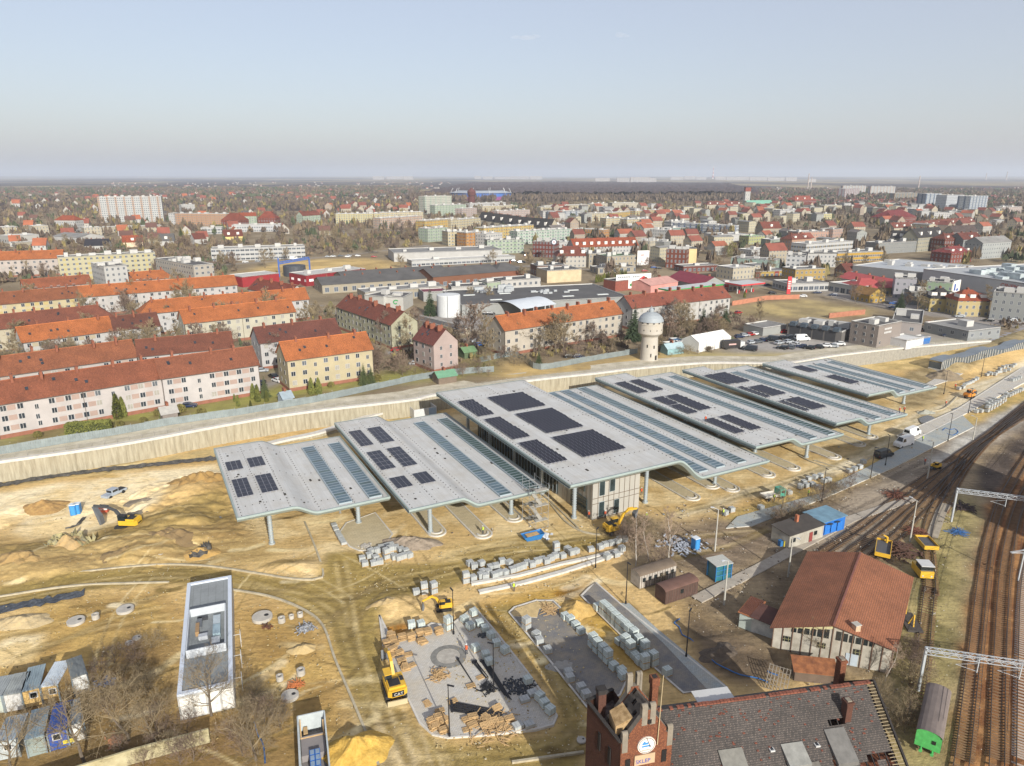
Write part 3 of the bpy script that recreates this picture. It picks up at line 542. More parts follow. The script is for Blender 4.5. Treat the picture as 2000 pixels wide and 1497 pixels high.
# pale path and dirt verge on top of the wall
pm=MB(); P=[Vector((*p,PZ)) for p in smooth_line([(*p,0) for p in WALL],2.) for p in [(p.x,p.y)]]
sweep(pm,P,[(-.9,.125),(-3.2,.128),(-4.2,.03),(-9,.04)]); tag(pm.build('path',mat('c4b89a',.95,.2,.35,bump=.2,var2='dcd2ba')),kind='structure')
SHEET=mat('a6b2b2',.5,.2,.5,.2,k=.55); POST=mat('8a8a86',.7,.1)
pmesh=MB()
for i in range(8): pmesh.face([(i*.4,.03*(i%2),.1),((i+1)*.4-.02,.03*((i+1)%2),.1),((i+1)*.4-.02,.03*((i+1)%2),2.1),(i*.4,.03*(i%2),2.1)])
pmesh=pmesh.mesh('panel',[SHEET]); qm=MB(); qm.box((0,.08,0),(.09,.09,2.4)); qmesh=qm.mesh('post',[POST])
def hoarding(line,z,label):
    P=smooth_line([(*p,0) for p in line],3.26); root=thing('hoarding_fence',label,'fence',(P[0].x,P[0].y,z))
    for a,b in zip(P,P[1:]):
        d=b-a; ang=math.atan2(d.y,d.x); put('panel',pmesh,root,(a.x-P[0].x,a.y-P[0].y,0),ang,(d.length/3.2,1,rng.uniform(.93,1.03))); put('post',qmesh,root,(a.x-P[0].x,a.y-P[0].y,0),ang)
    return root
hoarding(gp([(-120,906),(0,889),(115,869),(230,850),(341,830),(460,813)],PZ),PZ,'pale sheet metal hoarding in front of the long white apartment row')
hoarding(gp([(460,813),(518,803),(574,794),(650,780),(740,760),(825,742),(900,732),(965,727)],PZ),PZ,'pale sheet metal hoarding curving past the garden sheds')
hoarding(gp([(937,709),(1000,697),(1028,709),(1056,723),(1150,707),(1245,691)],PZ),PZ,'zigzag pale sheet metal hoarding to the left of the water tower')
# wire fence along the wall top
wf=MB(); P=smooth_line([(*p,0) for p in WALL],2.5); ox,oy=P[0].x,P[0].y
root=thing('wire_fence','low wire mesh fence on top of the pile wall','fence',(ox,oy,PZ))
for a,b in zip(P,P[1:]):
    n=Vector((-(b-a).y,(b-a).x,0)).normalized()*.9; a=a+n-Vector((ox,oy,0)); b=b+n-Vector((ox,oy,0)); wf.box((a.x,a.y,.1),(.06,.06,1.3)); 
    for z in (.5,.9,1.3): wf.beam((a.x,a.y,z),(b.x,b.y,z),.03,.03)
wf.build('rails',mat('9a968c',.6,.1),root)
# ---- paved lots and platforms (each a sheet or a slab with a kerb)
def pave(hexc,bw=.4,bh=.2,var=.1,mort=.6):
    m=bpy.data.materials.new('paving_'+hexc); m.use_nodes=True; n=m.node_tree; b=n.nodes['Principled BSDF']; L=n.links.new; b.inputs['Roughness'].default_value=.9
    ge=n.nodes.new('ShaderNodeNewGeometry'); mp=n.nodes.new('ShaderNodeMapping'); mp.inputs['Rotation'].default_value=(0,0,-UA); L(ge.outputs['Position'],mp.inputs[0])
    br=n.nodes.new('ShaderNodeTexBrick'); L(mp.outputs[0],br.inputs['Vector']); c=lin(hexc,.80)
    br.inputs['Scale'].default_value=1; br.inputs['Brick Width'].default_value=bw; br.inputs['Row Height'].default_value=bh; br.inputs['Mortar Size'].default_value=.02
    br.inputs['Color1'].default_value=(*[x*(1-var) for x in c],1); br.inputs['Color2'].default_value=(*[x*(1+var) for x in c],1); br.inputs['Mortar'].default_value=(*[x*mort for x in c],1)
    no=n.nodes.new('ShaderNodeTexNoise'); no.inputs['Scale'].default_value=.35; no.inputs['Detail'].default_value=7; no.inputs['Roughness'].default_value=.7; L(ge.outputs['Position'],no.inputs['Vector'])
    mr=n.nodes.new('ShaderNodeMapRange'); mr.inputs[1].default_value=.35; mr.inputs[2].default_value=.75; L(no.outputs[0],mr.inputs[0])
    c2=mixc(n,mth(n,'MULTIPLY',mr.outputs[0],.45),br.outputs[0],lin('cdb78a',.80)); L(c2,b.inputs['Base Color']); return m
PAVE=pave('cbc8c0'); PAVED=pave('78797c'); PAVEB=pave('a9b3b4'); PAVES=pave('c6b794',1.,.5)
def slab(name,pts,m,z=.12,kerb=True,round_=0):
    P=gp(pts)
    if round_: P=[(p.x,p.y) for p in smooth_line([(*p,0) for p in P]+[(*P[0],0)],.8)][:-1]
    mb=MB(); mb.prism(P,-.3,z,1,0); 
    o=tag(mb.build(name,[m,CONC]),kind='structure')
    if kerb:
        k=MB(); Q=[Vector((*p,z)) for p in P]+[Vector((*P[0],z))]
        sweep(k,Q,[(-.14,.0),(-.14,.06),(.14,.06),(.14,-.3)]); tag(k.build('kerb',CONC),kind='structure')
    return o
LOT=[('i',388,395),('i',420,650),('i',590,990),('i',690,1200),('i',790,1290),('i',900,1312),('i',1200,1290),('i',1560,1250),('i',1690,1215),('i',1718,1150),('i',1660,1050),('i',1480,800),('i',1260,520),('i',1100,332),('i',955,445),('i',880,470),('i',780,455),('i',600,560),('i',470,560)]
slab('pavement',[FP(*a) for a in LOT[:1]+LOT[1:]],PAVE,.12)
slab('parking_pavement',[FP(*a) for a in [('i',1360,375),('i',1400,335),('i',1560,285),('i',1690,285),('i',1745,340),('i',1990,580),('i',2040,620),('g',250,330),('g',540,650),('g',480,780),('g',200,880),('i',1700,780)]],PAVED,.12)
slab('sand_bed',[FP(*a) for a in [('i',1372,380),('i',1410,345),('i',1560,295),('i',1680,295),('i',1735,345),('i',1585,350),('i',1570,415),('i',1385,405)]],mat('d2b67e',.95,.2,1.2,bump=.3),.17,False)
slab('parking_pavement',[FP(*a) for a in [('i',1900,250),('i',1960,190),('i',2010,150),('g',480,0),('g',1390,720),('g',1020,760),('g',700,480)]],PAVED,.12)
slab('pavement',[FP(*a) for a in [('g',480,0),('g',560,0),('g',790,210),('g',1400,715),('g',1230,740),('g',840,330)]],PAVEB,.16,False)
slab('pavement',[FP(*a) for a in [('e',1996,600),('e',1560,830),('e',1150,1060),('e',880,1190),('e',740,1290),('e',0,1497),('e',-100,1600),('e',130,1580),('e',780,1330),('e',1390,1060),('e',1700,900),('e',2100,700)]],PAVEB,.12,False)
slab('pavement',[(2080,665),(1870,800),(1752,852),(1762,872),(1860,822),(2000,748),(2090,695)],PAVE,.12)
slab('pavement',[(1790,765),(1850,745),(1965,690),(2100,640),(2100,625),(1950,680),(1870,715),(1800,755)],PAVE,.12,False)
slab('pavement',[FP(*a) for a in [('a',1380,1210),('a',1660,1110),('a',1830,1320),('a',1720,1480),('a',1500,1480),('a',1410,1440),('a',1310,1310)]],PAVES,.12)
m=MB(); x_,y_=g('i',905,700,.13); m.lathe([(2.6,.006),(1.7,.05)],32,(x_,y_)); m.lathe([(1.6,.01),(0,.02)],32,(x_,y_),1); m.v=[(a,b,c+.13) for a,b,c in m.v]; tag(m.build('pavement',[mat('85837c',.9,.25,1.5),mat('b2aca0',.9,.2,1.5)]),kind='structure')
def platform(px,ln,wd=3.6,back=-1.):
    X,Y=G(*px); m=MB(); P=[]
    for i in range(13): t=math.pi+math.pi*i/12; P.append((wd/2*math.cos(t),wd/2+wd/2*math.sin(t)))
    P+=[(wd/2,ln),(-wd/2,ln)]; m.prism(P,-.2,.16,1,0); Q=[Vector((x,y,.16)) for x,y in P]+[Vector((*P[0],.16))]
    sweep(m,Q,[(-.2,0),(-.2,.1),(.1,.1),(.1,-.3)],1)
    inner=[(x*.62,y*.62+.9) for x,y in P[:13]]; Q=[Vector((x,y,.16)) for x,y in inner]; sweep(m,Q,[(-.15,0),(-.15,.22),(.15,.22),(.15,0)],1)
    tag(m.build('pavement',[PAVES,CONC],None,False,(X,Y,0),UA),kind='structure')
for px,ln in (((860,1048),40),((951,1052),44),((1012,1020),40),((1362,978),46),((1440,961),46),((1510,933),46),((1560,920),40),((1640,898),40),((1688,872),40),((1712,858),38),((1400,955),40)): platform(px,ln)
# ================================================================= SITE OBJECTS
STONE=mat('d3d6d2',.8,.16,1.6,k=.58); STONE2=mat('c6d0ca',.8,.16,1.6,k=.8); GROOVE=mat('8b9290',.9,.1); WOOD=mat('c2a06e',.9,.25,1.5); WOOD2=mat('8a7354',.9,.25,1.2); BLACK=mat('1c1c1e',.5,.1); RUST=mat('7a4a34',.9,.3,.8); WHITE=mat('e6e6e2',.5,.06,k=.62); YEL=mat('e0b020',.45,.1); YEL2=mat('d8a818',.5,.15); BLUE=mat('2a78b8',.5,.1); TYRE=mat('2a2826',.9,.1); GREYM=mat('7c8084',.5,.1,.6,.3); ORANGE=mat('d86a2a',.6,.1); BRICK=tiles('a8613e',.60,.16,.3,'c07848'); BRICKD=tiles('80503c',.70,.16,.25)
def pallet_proto(h,stone,w_=1.15):
    r=thing('paver_pallet','pallet of grey concrete pavers','pallet'); m=MB()
    for y in (-.45,0,.45): m.box((0,y,0),(w_,.12,.1))
    for i in range(5): m.box((-w_/2+.1+i*(w_-.2)/4,0,.1),(.16,1.02,.03))
    m.build('pallet_base',WOOD,r); m=MB(); m.box((0,0,.14),(w_-.05,1.0,h),0); n=int(h/.24)
    for i in range(1,n+1): m.box((0,0,.14+h*i/(n+.5)),(w_-.03,1.02,.025),1)
    for i in (-.28,.28): m.box((i,0,.15),(.03,1.02,h+.004),1)
    m.build('paver_block',[stone,GROOVE],r); return Kind(r)
KP=[pallet_proto(.9,STONE),pallet_proto(.95,STONE2),pallet_proto(.5,STONE,1.3)]
def pal(px,kind=0,dbl=False,desc='pallet of pale grey pavers',rz=None,group='paver pallets about the site',z=0.):
    X,Y=G(*px); a=UA+rng.uniform(-.25,.25) if rz is None else rz+rng.uniform(-.06,.06)
    rep(KP[kind].put((X,Y,z),a,(1,1,rng.uniform(.85,1.08)),None,group),desc+(' under another' if dbl else ''))
    if dbl: rep(KP[kind].put((X+rng.uniform(-.05,.05),Y,z+KP[kind].r.scale[2]*.0+1.12),a+rng.uniform(-.08,.08),None,None,group),desc+' on top of another')
def pals(t,pts,kind=0,z=0.,**k):
    for p in pts: pal(FP(t,p[0],p[1]),kind,len(p)>2,z=z,**k)
pals('g',[(290,55),(340,88,1),(372,115,1),(407,150,1),(442,185,1),(480,222,1),(517,255,1),(554,290,1),(599,325,1),(638,385,1),(688,430,1),(762,525,1)],1,.12,desc='grey green paver pallet in the double row',rz=UA)
pals('g',[(475,345),(525,380,1),(567,430,1),(608,470),(645,515),(690,550,1),(880,605)],1,.12,desc='greenish grey paver pallet on the ochre strip',rz=UA)
pals('g',[(248,368,1),(290,415,1),(338,462,1),(378,505,1),(428,560),(495,595),(505,640),(15,130),(60,160),(105,205),(150,255)],1,.12,desc='paver pallet along the dark parking bay',rz=UA)
pals('i',[(1490,500,1),(1563,560),(1585,608),(1648,675),(1805,845),(1815,888),(1900,965),(1935,1015)],0,.12,desc='pale paver pallet on the dark bay kerb')
pals('i',[(665,235),(728,230,1),(795,225,1)],0,desc='paver pallet behind the small yellow digger')
pals('i',[(630,490),(700,485),(905,500,1),(1025,445),(1070,500),(1095,395),(1140,475),(1180,515),(1225,565),(1265,625),(1330,680),(1110,660),(1185,715),(1213,765),(1500,905),(1590,1035),(1625,1080),(1668,1130)],1,.12,desc='paver pallet on the light grey lot')
pals('i',[(1475,1040),(1535,995),(1425,1240),(1510,1230)],2,.12,desc='low pallet of slabs on the light grey lot')
pals(5,[(180,1015),(228,1012),(265,1005),(165,990),(205,972),(240,985),(215,948),(250,945),(272,930),(300,975,1),(322,962,1),(345,980),(368,985),(395,975),(428,970),(380,938),(352,925),(325,912),(298,922),(407,948)],0,desc='white paver pallet beside the grey gravel pile')
pals(5,[(765,1015),(790,1032),(830,1015),(836,1065),(870,1065),(880,1035),(912,1032),(945,1005),(985,1012),(1002,1052),(1032,1042),(1060,1032),(1086,1012),(1112,1022),(1140,1003),(1170,992),(1192,1003),(1217,987),(1242,972),(1282,972),(1247,940,1),(1310,932),(1332,955),(1357,947),(742,1110,1),(782,1095),(827,1085),(852,1088),(902,1083),(932,1068),(962,1067)],0,desc='white stone pallet in the crooked trench row')
pals(5,[(1440,935),(1492,922),(1520,908),(1552,902),(1582,892),(1602,882),(1627,882),(1530,980),(1582,965),(1612,935)],0,desc='grey stone pallet near the birches')
pals(5,[(8,800),(18,822),(30,845),(40,862),(50,880),(60,897)],2,.12,desc='low kerb stone pallet by the first platform',rz=rad(118))
pals(6,[(797,540),(832,533),(862,524),(750,585),(782,578),(817,573),(852,590),(882,553),(907,548),(770,560),(1022,497),(1052,487),(1082,474),(1102,445),(530,700),(687,617),(332,732),(367,715)],0,desc='stone pallet beside the new road')
rowf=[(1270,715),(1300,702),(1330,690),(1360,675),(1390,655),(1420,640),(1250,745),(1200,760),(1540,590),(1570,575),(1600,580),(1640,585),(1670,560),(1700,520),(1740,500),(1780,490),(1820,480),(1850,490),(1880,470),(1700,555),(1760,545),(1810,530)]
pals('f',rowf,0,desc='pallet of kerbs in the far road row')
pals('f',[(1545,1030,1),(1580,1010,1),(1615,990,1),(1650,970,1),(1685,950,1),(1720,925,1),(1750,905,1),(1540,985,1),(1580,960,1),(1620,935,1),(1470,1035),(1410,1040),(1780,830),(1810,845),(1840,830),(1870,815),(1900,800),(1930,790),(1960,775),(1850,660),(1880,650),(1910,640),(1940,625)],0,desc='pale kerb pallet in the far track block',rz=rad(35))
# empty wooden pallets
r=thing('wooden_pallet','empty wooden pallet','wooden pallet'); m=MB()
for y in (-.36,0,.36): m.box((0,y,.02),(1.2,.1,.08))
for i in range(7): m.box((-.55+i*.183,0,.1),(.12,.8,.025))
m.build('deck_boards',WOOD,r); KW=Kind(r)
STACKS={}
def wp(t,x,y,n,desc,tilt=0.):
    X,Y=g(t,x,y,.12); os_=[]; STACKS.setdefault(desc,[]).append((FP(t,x,y)[0],os_))
    for i in range(n):
        o=KW.put((X+rng.uniform(-.07,.07),Y+rng.uniform(-.07,.07),.12+i*.13),UA+rng.uniform(-.2,.2)+(1.57 if rng.random()<.2 else 0),None,None,'empty wooden pallets on the light grey lot'); os_.append(o)
        if tilt: o.rotation_euler=(tilt,0,o.rotation_euler[2]); o.location.z+=.3
for x,y,n in ((475,560,7),(560,575,7),(625,575,8),(690,540,7),(750,530,7),(835,530,8),(700,590,4),(720,600,3),(440,600,4),(485,585,5),(505,610,3),(440,650,4),(490,660,6),(540,680,4),(480,700,2),(555,750,5),(585,800,6),(605,690,2),(630,770,2)): wp('i',x,y,n,'beside the large excavator')
for x,y,n in ((780,1210,7),(830,1190,8),(870,1200,7),(800,1240,6),(870,1265,5),(840,1120,3),(750,1060,2)): wp('i',x,y,n,'at the lot corner')
for x,y,n in ((1040,1180,3),(1090,1165,4),(1080,1220,3),(1120,1210,2),(1190,1180,5),(1240,1200,2),(1280,1190,3),(1310,1220,2),(1360,1180,4),(1240,1240,1),(1330,1240,1),(1050,1250,1),(1290,1215,1),(1180,1235,2),(1075,925,2),(1150,860,1),(1270,1100,2),(940,1045,2)): wp('i',x,y,n,'along the lot front',rng.choice([0,0,.25]) if n<3 else 0)
# loose timber, lying lamp poles, stone chips
def heap(name,label,cat,t,x,y,n,l,r_,mt,h=.3,w_=.09):
    X,Y=g(t,x,y,.12); m=MB()
    for i in range(n):
        a=rng.uniform(0,6.28); d=rng.uniform(0,r_)*rng.random()**.3; b=rng.uniform(0,3.14); q=rng.uniform(.4,1)*l/2; z=.14+rng.uniform(0,h)*(1-d/r_*.8)
        px,py=d*math.cos(a),d*math.sin(a); m.beam((px-q*math.cos(b),py-q*math.sin(b),z-.05),(px+q*math.cos(b),py+q*math.sin(b),z+rng.uniform(0,.15)),w_,.06)
    return tag(m.build(name,mt,None,False,(X,Y,0)),label,cat)
heap('timber_heap','round heap of broken pallet boards in the middle of the light lot','timber heap','i',830,845,70,1.6,1.9,WOOD,.6)
heap('timber_heap','long strewn heap of pallet boards at the front edge of the lot','timber heap','i',1230,1225,110,1.6,4.2,WOOD,.5)
heap('timber_heap','pile of long pale planks on the sand bed by the dark bay','timber heap','i',1660,350,26,3.2,1.5,WOOD,.3,.16)
heap('cable_heap','tangled heap of black cable and sheeting on the lot','cable heap','i',1190,940,34,1.6,1.5,BLACK,.5,.12)
def chips(name,label,cat,t,x,y,n,r_,s,mt,z=.12):
    X,Y=g(t,x,y,z); m=MB()
    for i in range(n):
        a=rng.uniform(0,6.28); d=r_*math.sqrt(rng.random())*rng.uniform(.4,1); k=s*rng.uniform(.6,1.4)
        M=Matrix.Translation((d*math.cos(a)*1.3,d*math.sin(a),k*.4))@Matrix.Rotation(rng.uniform(0,3),4,'Z')@Matrix.Rotation(rng.uniform(-.4,.4),4,'X'); m.obox(M,(k*1.3,k,k*.8))
    return tag(m.build(name,mt,None,False,(X,Y,z)),label,cat)
chips('stone_heap','spread of dark basalt setts on the shaded side of the lot','stone heap','i',1425,930,260,2.2,.16,mat('3c4148',.8,.3,2.))
chips('stone_heap','small patch of dark setts beside the pallets on the lot','stone heap','i',1170,540,90,1.,.15,mat('4a4f54',.8,.3,2.))
chips('rubble_heap','pale broken concrete rubble at the road corner','rubble heap','a',1560,1440,50,1.2,.3,CONC2)
LP=mat('1e1e22',.45,.05)
def lying(pairs,t,label):
    m=MB(); X0,Y0=g(t,*pairs[0][:2],.12)
    for x0,y0,x1,y1 in pairs:
        A=g(t,x0,y0,.12); B=g(t,x1,y1,.12); m.tube((A[0]-X0,A[1]-Y0,.12),(B[0]-X0,B[1]-Y0,.12),.11,.06,8); m.tube((A[0]-X0,A[1]-Y0,.0),(A[0]-X0+.01,A[1]-Y0,.3),.2,.2,8)
    return tag(m.build('lying_lamp_pole',LP,None,False,(X0,Y0,.12)),label,'lamp pole','lamp poles lying on the lot')
for i in range(5): lying([(925+i*2,1045+i*17,1310,1115+i*13)],'i','black lamp pole lying in the bundle near the front kerb, '+['farthest','second','middle','fourth','nearest'][i]+' of five')
lying([(975,725,1112,938)],'i','single black lamp pole lying across the sunny part of the lot')
for i,p in enumerate(((1095,745,1190,865),(1110,742,1205,862),(1090,750,1180,862))): lying([p],'i',['left','right','lowest'][i]+' of three short dark poles lying mid lot')
for i in range(5): lying([(1150+i*14,740+i*5,1325+i*13,995+i*9)],'i',['first','second','third','fourth','fifth'][i]+' long black pole from the left in the diagonal bundle at the shadow edge')
# lamp posts
r=thing('lamp_post','slim black lamp post','lamp post'); m=MB(); m.tube((0,0,0),(0,0,7.6),.1,.055,8); m.tube((0,0,0),(0,0,.5),.16,.16,8); m.build('pole',LP,r)
m=MB(); m.box((0,.35,7.55),(.22,.9,.09)); m.tube((0,0,7.5),(0,.1,7.62),.05,.05,6); m.build('lamp_head',LP,r); KL=Kind(r)
for px,lb in (((878,1440),'slim black lamp post at the front corner of the light lot'),((886,1240),'slim black lamp post at the back of the light lot beside wooden pallets'),((964,1353),'slim black lamp post between pole bundle and basalt setts'),((1340,1284),'slim black lamp post on pale footway by the blue hose'),((1222,1181),'slim black lamp post at the far end of the double pallet row'),((1163,1110),'slim black lamp post beside the kerb trench'),((1605,980),'slim black lamp post nearest the green truck'),((1729,910),'slim black lamp post beside the dark van'),((1851,863),'slim black lamp post amid blue hoses on the footway'),((1843,771),'slim black lamp post beside the farthest canopy'),((1891,808),'slim black lamp post by the long kerb stack'),((1916,737),'slim black lamp post in front of the glazed ramp shelter'),((1700,935),'slim black lamp post at the bend of the pale footway')):
    KL.put((*G(*px),.1),rng.uniform(0,6),None,lb,'new black lamp posts')
r=thing('street_lamp','concrete street lamp','street lamp'); m=MB(); m.tube((0,0,0),(0,0,9),.17,.09,8); m.build('pole',mat('b8b4a8',.8,.1),r); m=MB(); m.tube((0,0,8.9),(.9,0,9.3),.04,.04,6); m.box((1.1,0,9.25),(.6,.26,.12)); m.build('lamp_head',mat('c8ccd0',.4,.05),r); KS=Kind(r)
for px,lb,s in (((1396,1077),'old concrete street lamp beside the rubbish heap',.95),((1414,1182),'grey street lamp in front of the blue shelter',.9),((1539,1127),'grey street lamp beside the long brown roofed hall',.85),((1777,1058),'tall concrete street lamp among the yard tracks',.95),((1811,935),'concrete mast beside the small yellow loader',1.),((1900,860),'thin mast between the footway and the yard tracks',.7)): KS.put((*G(*px),0),rng.uniform(0,6),(1,1,s),lb)
# concrete rings, caps, tanks
r=thing('concrete_ring','concrete manhole ring','concrete ring'); m=MB(); m.lathe([(.28,.02),(.28,.75),(.5,.75),(.5,0)],20); m.lathe([(0,.05),(.28,.05)],20,mi=1); m.build('ring',[CONC2,DARK],r); KR=Kind(r)
for t,x,y,s,lb in (('l',1232,1090,1.,'concrete ring left of two near the orange rubble'),('l',1438,1035,1.15,'concrete ring right of two near the orange rubble'),('l',1250,525,1.1,'white concrete ring with a dark opening beside the pipe heap'),('l',1345,490,.8,'small white ring beside the pipe heap'),('l',1430,470,.9,'concrete ring with a blue cap by the road bend'),('l',745,470,1.2,'pale concrete ring next to the flat roofed white building'),(7,535,310,1.1,'tall concrete ring between two round slabs'),('h',1370,1250,1.,'white ring at the edge of the mud road'),):
    if lb: KR.put((*g(t,x,y),0),0,s,lb,'concrete rings')
r=thing('manhole_slab','round concrete manhole slab','concrete slab'); m=MB(); m.lathe([(0,.42),(1.25,.42),(1.3,.38),(1.3,0)],24); m.lathe([(0,.43),(.3,.43)],14,(.5,.2),1); m.build('slab',[CONC2,DARK],r); KC=Kind(r)
for t,x,y,s,lb in ((7,425,330,1.,'round concrete slab left of the tall ring'),(7,700,265,1.,'round concrete slab right of the tall ring'),('l',1060,490,1.2,'large round sandy slab with orange pipe ends'),('l',1330,1255,.9,'pale round slab below the orange rubble'),(7,765,420,.5,'small round stone cap, right one, before the white building'),(7,722,448,.45,'small round stone cap, left one, before the white building'),('g',155,1160,.45,'white round cover on the mud road beside the brick tower')): KC.put((*g(t,x,y),0),0,s,lb,'round slabs')
# sand and gravel piles
def mound(name,label,cat,px,rx,ry,h,mt,rz=0.,seed=0,pw=1.):
    m=MB(); n,k=40,14; rr=random.Random(seed); ph=[rr.uniform(0,6) for _ in range(8)]
    def P(i,j):
        t=2*math.pi*i/n; q=j/k; e=1+.12*math.sin(2*t+ph[0])+.08*math.sin(3*t+ph[1])+.05*math.sin(7*t+ph[2]); x=q*rx*e*math.cos(t); y=q*ry*e*math.sin(t)
        z=h*(1-q)**pw*(1+.22*math.sin(x*1.7+ph[3])*math.sin(y*1.9+ph[4]))+.12*math.sin(x*5+ph[5])*math.sin(y*4.3+ph[6])*(1-q); return (x,y,z-.12*q)
    for i in range(n):
        for j in range(k):
            a,b,c,d=P(i,j),P(i,j+1),P(i+1,j+1),P(i+1,j); m.face([a,b,c,d] if j else [a,b,c])
    return tag(m.build(name,mt,None,True,(*G(*px),0),rz),label,cat)
def piled(hx,v2,sc=1.5): return mat(hx,.95,.22,sc,bump=.6,var2=v2)
mound('sand_pile','bright yellow sand pile beside the mud road at the front','sand pile',(697,1468),4.2,3.6,2.3,piled('d4a63a','e0b854'),0,1)
mound('gravel_pile','grey brown gravel pile by the white paver pallets','gravel pile',(800,1062),6.5,2.6,1.5,piled('9a8a76','b09f8a'),-.15,2)
mound('sand_pile','sand pile spilling beside the double pallet row','sand pile',(1125,1192),3.2,3.,1.5,piled('cfa556','d8b468'),.5,3)
mound('sand_pile','small sand pile under a dark tarpaulin edge','sand pile',(388,1082),3.3,2.6,1.2,piled('d6b068','c49a50'),.2,4)
mound('sand_pile','pale sand pile with netting at the left','sand pile',(135,1068),5.,3.4,2.2,piled('d2b47e','c2a068'),.3,5)
mound('sand_pile','brown sand hump left of the blue toilet','sand pile',(82,992),6.,3.2,1.6,piled('b48a50','c09a5a'),.2,6)
mound('gravel_pile','grey stone pile, farther of two, right of the pickup','gravel pile',(292,982),5.,3.,1.1,piled('a0927c','8a7c68',3),.2,7)
mound('gravel_pile','grey stone pile, nearer of two, right of the pickup','gravel pile',(292,1002),4.2,2.4,.9,piled('8e8472','7a705e',3),.1,8)
mound('earth_mound','large tan earth mound against the leftmost canopy','earth mound',(398,948),10,7,3.2,piled('c09a58','a88448',.8),.4,9)
mound('earth_mound','long broken earth mound beside the mud road','earth mound',(330,1052),9,5,1.9,piled('a48a5e','8a7048',.9),.35,10)
mound('earth_mound','earth mound nearest the left picture edge','earth mound',(40,1100),8,5,2.2,piled('c4a468','ae8c54',.9),.1,11)
mound('earth_mound','clod covered mound below the yellow excavator','earth mound',(245,1082),6.,3.,1.3,piled('9c8256','86704a',.9),.5,12)
mound('sand_pile','pale rubble sand pile left of the small digger','sand pile',(757,1180),3.,2.4,1.2,piled('d0b886','bda06a',1),.3,13)
mound('sand_pile','small cream sand pile beside the litter pallet','sand pile',(590,1268),2.,1.4,.8,piled('dcc088','cdb074'),.1,14)
mound('earth_mound','grey earth heap next to the farthest canopy','earth mound',(1845,735),8,5,2.4,piled('a8977a','8c7a60',.8),.5,15)
mound('gravel_pile','pale green gravel heap at the second far canopy','gravel pile',(1808,806),2.6,1.6,.9,piled('a5a596','b4b4a6'),.2,16)
mound('gravel_pile','white crushed stone spread on the dark parking bay','gravel pile',FP('i',1765,770),2.3,1.7,.45,piled('b9b6ae','a5a198',3),.2,17)
mound('sand_pile','flat pale sand pile at the left edge before the containers','sand pile',(40,1215),5.,2.6,1.,piled('d8c294','cdb482'),.1,18)
mound('earth_mound','dark soil ring by the blue hose','earth mound',(1412,1275),4.5,2.5,1.2,piled('5c5044','6e6050'),.4,19)
tm=MB(); X0,Y0=G(388,1082)     # dark tarpaulins
def sheet(name,label,px,mt,wd,hh=.25,step=1.2):
    P=smooth_line([(*G(*p),0) for p in px],step); m=MB(); x0,y0=P[0].x,P[0].y; rr=random.Random(len(px)*7+int(px[0][0]))
    off=[(rr.uniform(.7,1.2),rr.uniform(.7,1.2)) for _ in P]
    rows=[]
    for i,p in enumerate(P):
        d=P[min(i+1,len(P)-1)]-P[max(i-1,0)]; n=Vector((-d.y,d.x,0)).normalized(); rows.append([(p.x+n.x*q*wd*off[i][q>0]-x0,p.y+n.y*q*wd*off[i][q>0]-y0,.06+hh*abs(math.sin(i*1.3+q*5))*(.3+rr.random())) for q in (-1,-.6,-.2,.2,.6,1)])
    for A,B in zip(rows,rows[1:]):
        for j in range(5): m.face([A[j],B[j],B[j+1],A[j+1]])
    return tag(m.build(name,mt,None,False,(x0,y0,0)),label,'sheet')
TARP=mat('3a3836',.7,.35,1.2,bump=.5,var2='6a665e')
sheet('geotextile_sheet','long crumpled dark membrane strip along the foot of the pile wall',[(-60,960),(0,950),(90,934),(200,920),(330,906),(425,896)],TARP,1.3,.35,.8)
sheet('geotextile_sheet','dark wrinkled membrane beside the lower road at the left edge',[(-40,1200),(40,1186),(110,1172),(165,1160)],mat('34383e',.6,.3,1.5,bump=.5,var2='5a6068'),1.2,.3,.7)
sheet('tarpaulin','black tarpaulin curled over the small sand pile',[(372,1090),(388,1088),(402,1080),(400,1068)],TARP,.9,1.,.5)
sheet('tarpaulin','striped grey netting over the pale sand pile',[(100,1075),(125,1058),(150,1062),(180,1066)],mat('7a7c70',.8,.4,1.,var2='c8b878'),1.6,1.8,.6)
sheet('geotextile_sheet','torn dark membrane edge near the excavator bucket',[(128,1034),(150,1028),(165,1012)],TARP,.4,.3,.6)
# kerb trench by the lower lots
km=MB(); 
for pts,w_,h_ in (([(920,1142),(1010,1126),(1100,1102),(1165,1088),(1210,1075)],.35,.35),([(935,1158),(1020,1140),(1100,1118),(1155,1100),(1215,1080)],.45,.3),([(660,975),(665,1005)],.2,.2)):
    sweep(km,[Vector((*p,0)) for p in gp(pts)],[(-w_,-.1),(-w_,h_),(w_,h_),(w_,-.1)])
tag(km.build('kerb',CONC),kind='structure')
km=MB()
for pts in ([(0,1166),(100,1150),(185,1142),(330,1138)],[(420,1148),(520,1164),(590,1190),(630,1222),(655,1290),(690,1372),(722,1450),(740,1497)],[(155,1118),(300,1104),(400,1106),(500,1120),(560,1130),(610,1133),(630,1128),(628,1105),(612,1060),(595,1020)],[(1130,1033),(1085,990),(1060,968)],[(1172,1045),(1140,1040),(1105,1020),(1075,985)],[(1000,1490),(1140,1470)],[(1640,915),(1590,900)],[(1700,895),(1650,920),(1590,905),(1560,890)],[(1870,775),(1840,800),(1790,805)]):
    sweep(km,smooth_line([(*p,0) for p in gp(pts)],1.2),[(-.16,-.1),(-.16,.2),(.16,.2),(.16,-.1)])
tag(km.build('kerb',mat('b8ad92',.9,.25,.8)),kind='structure')
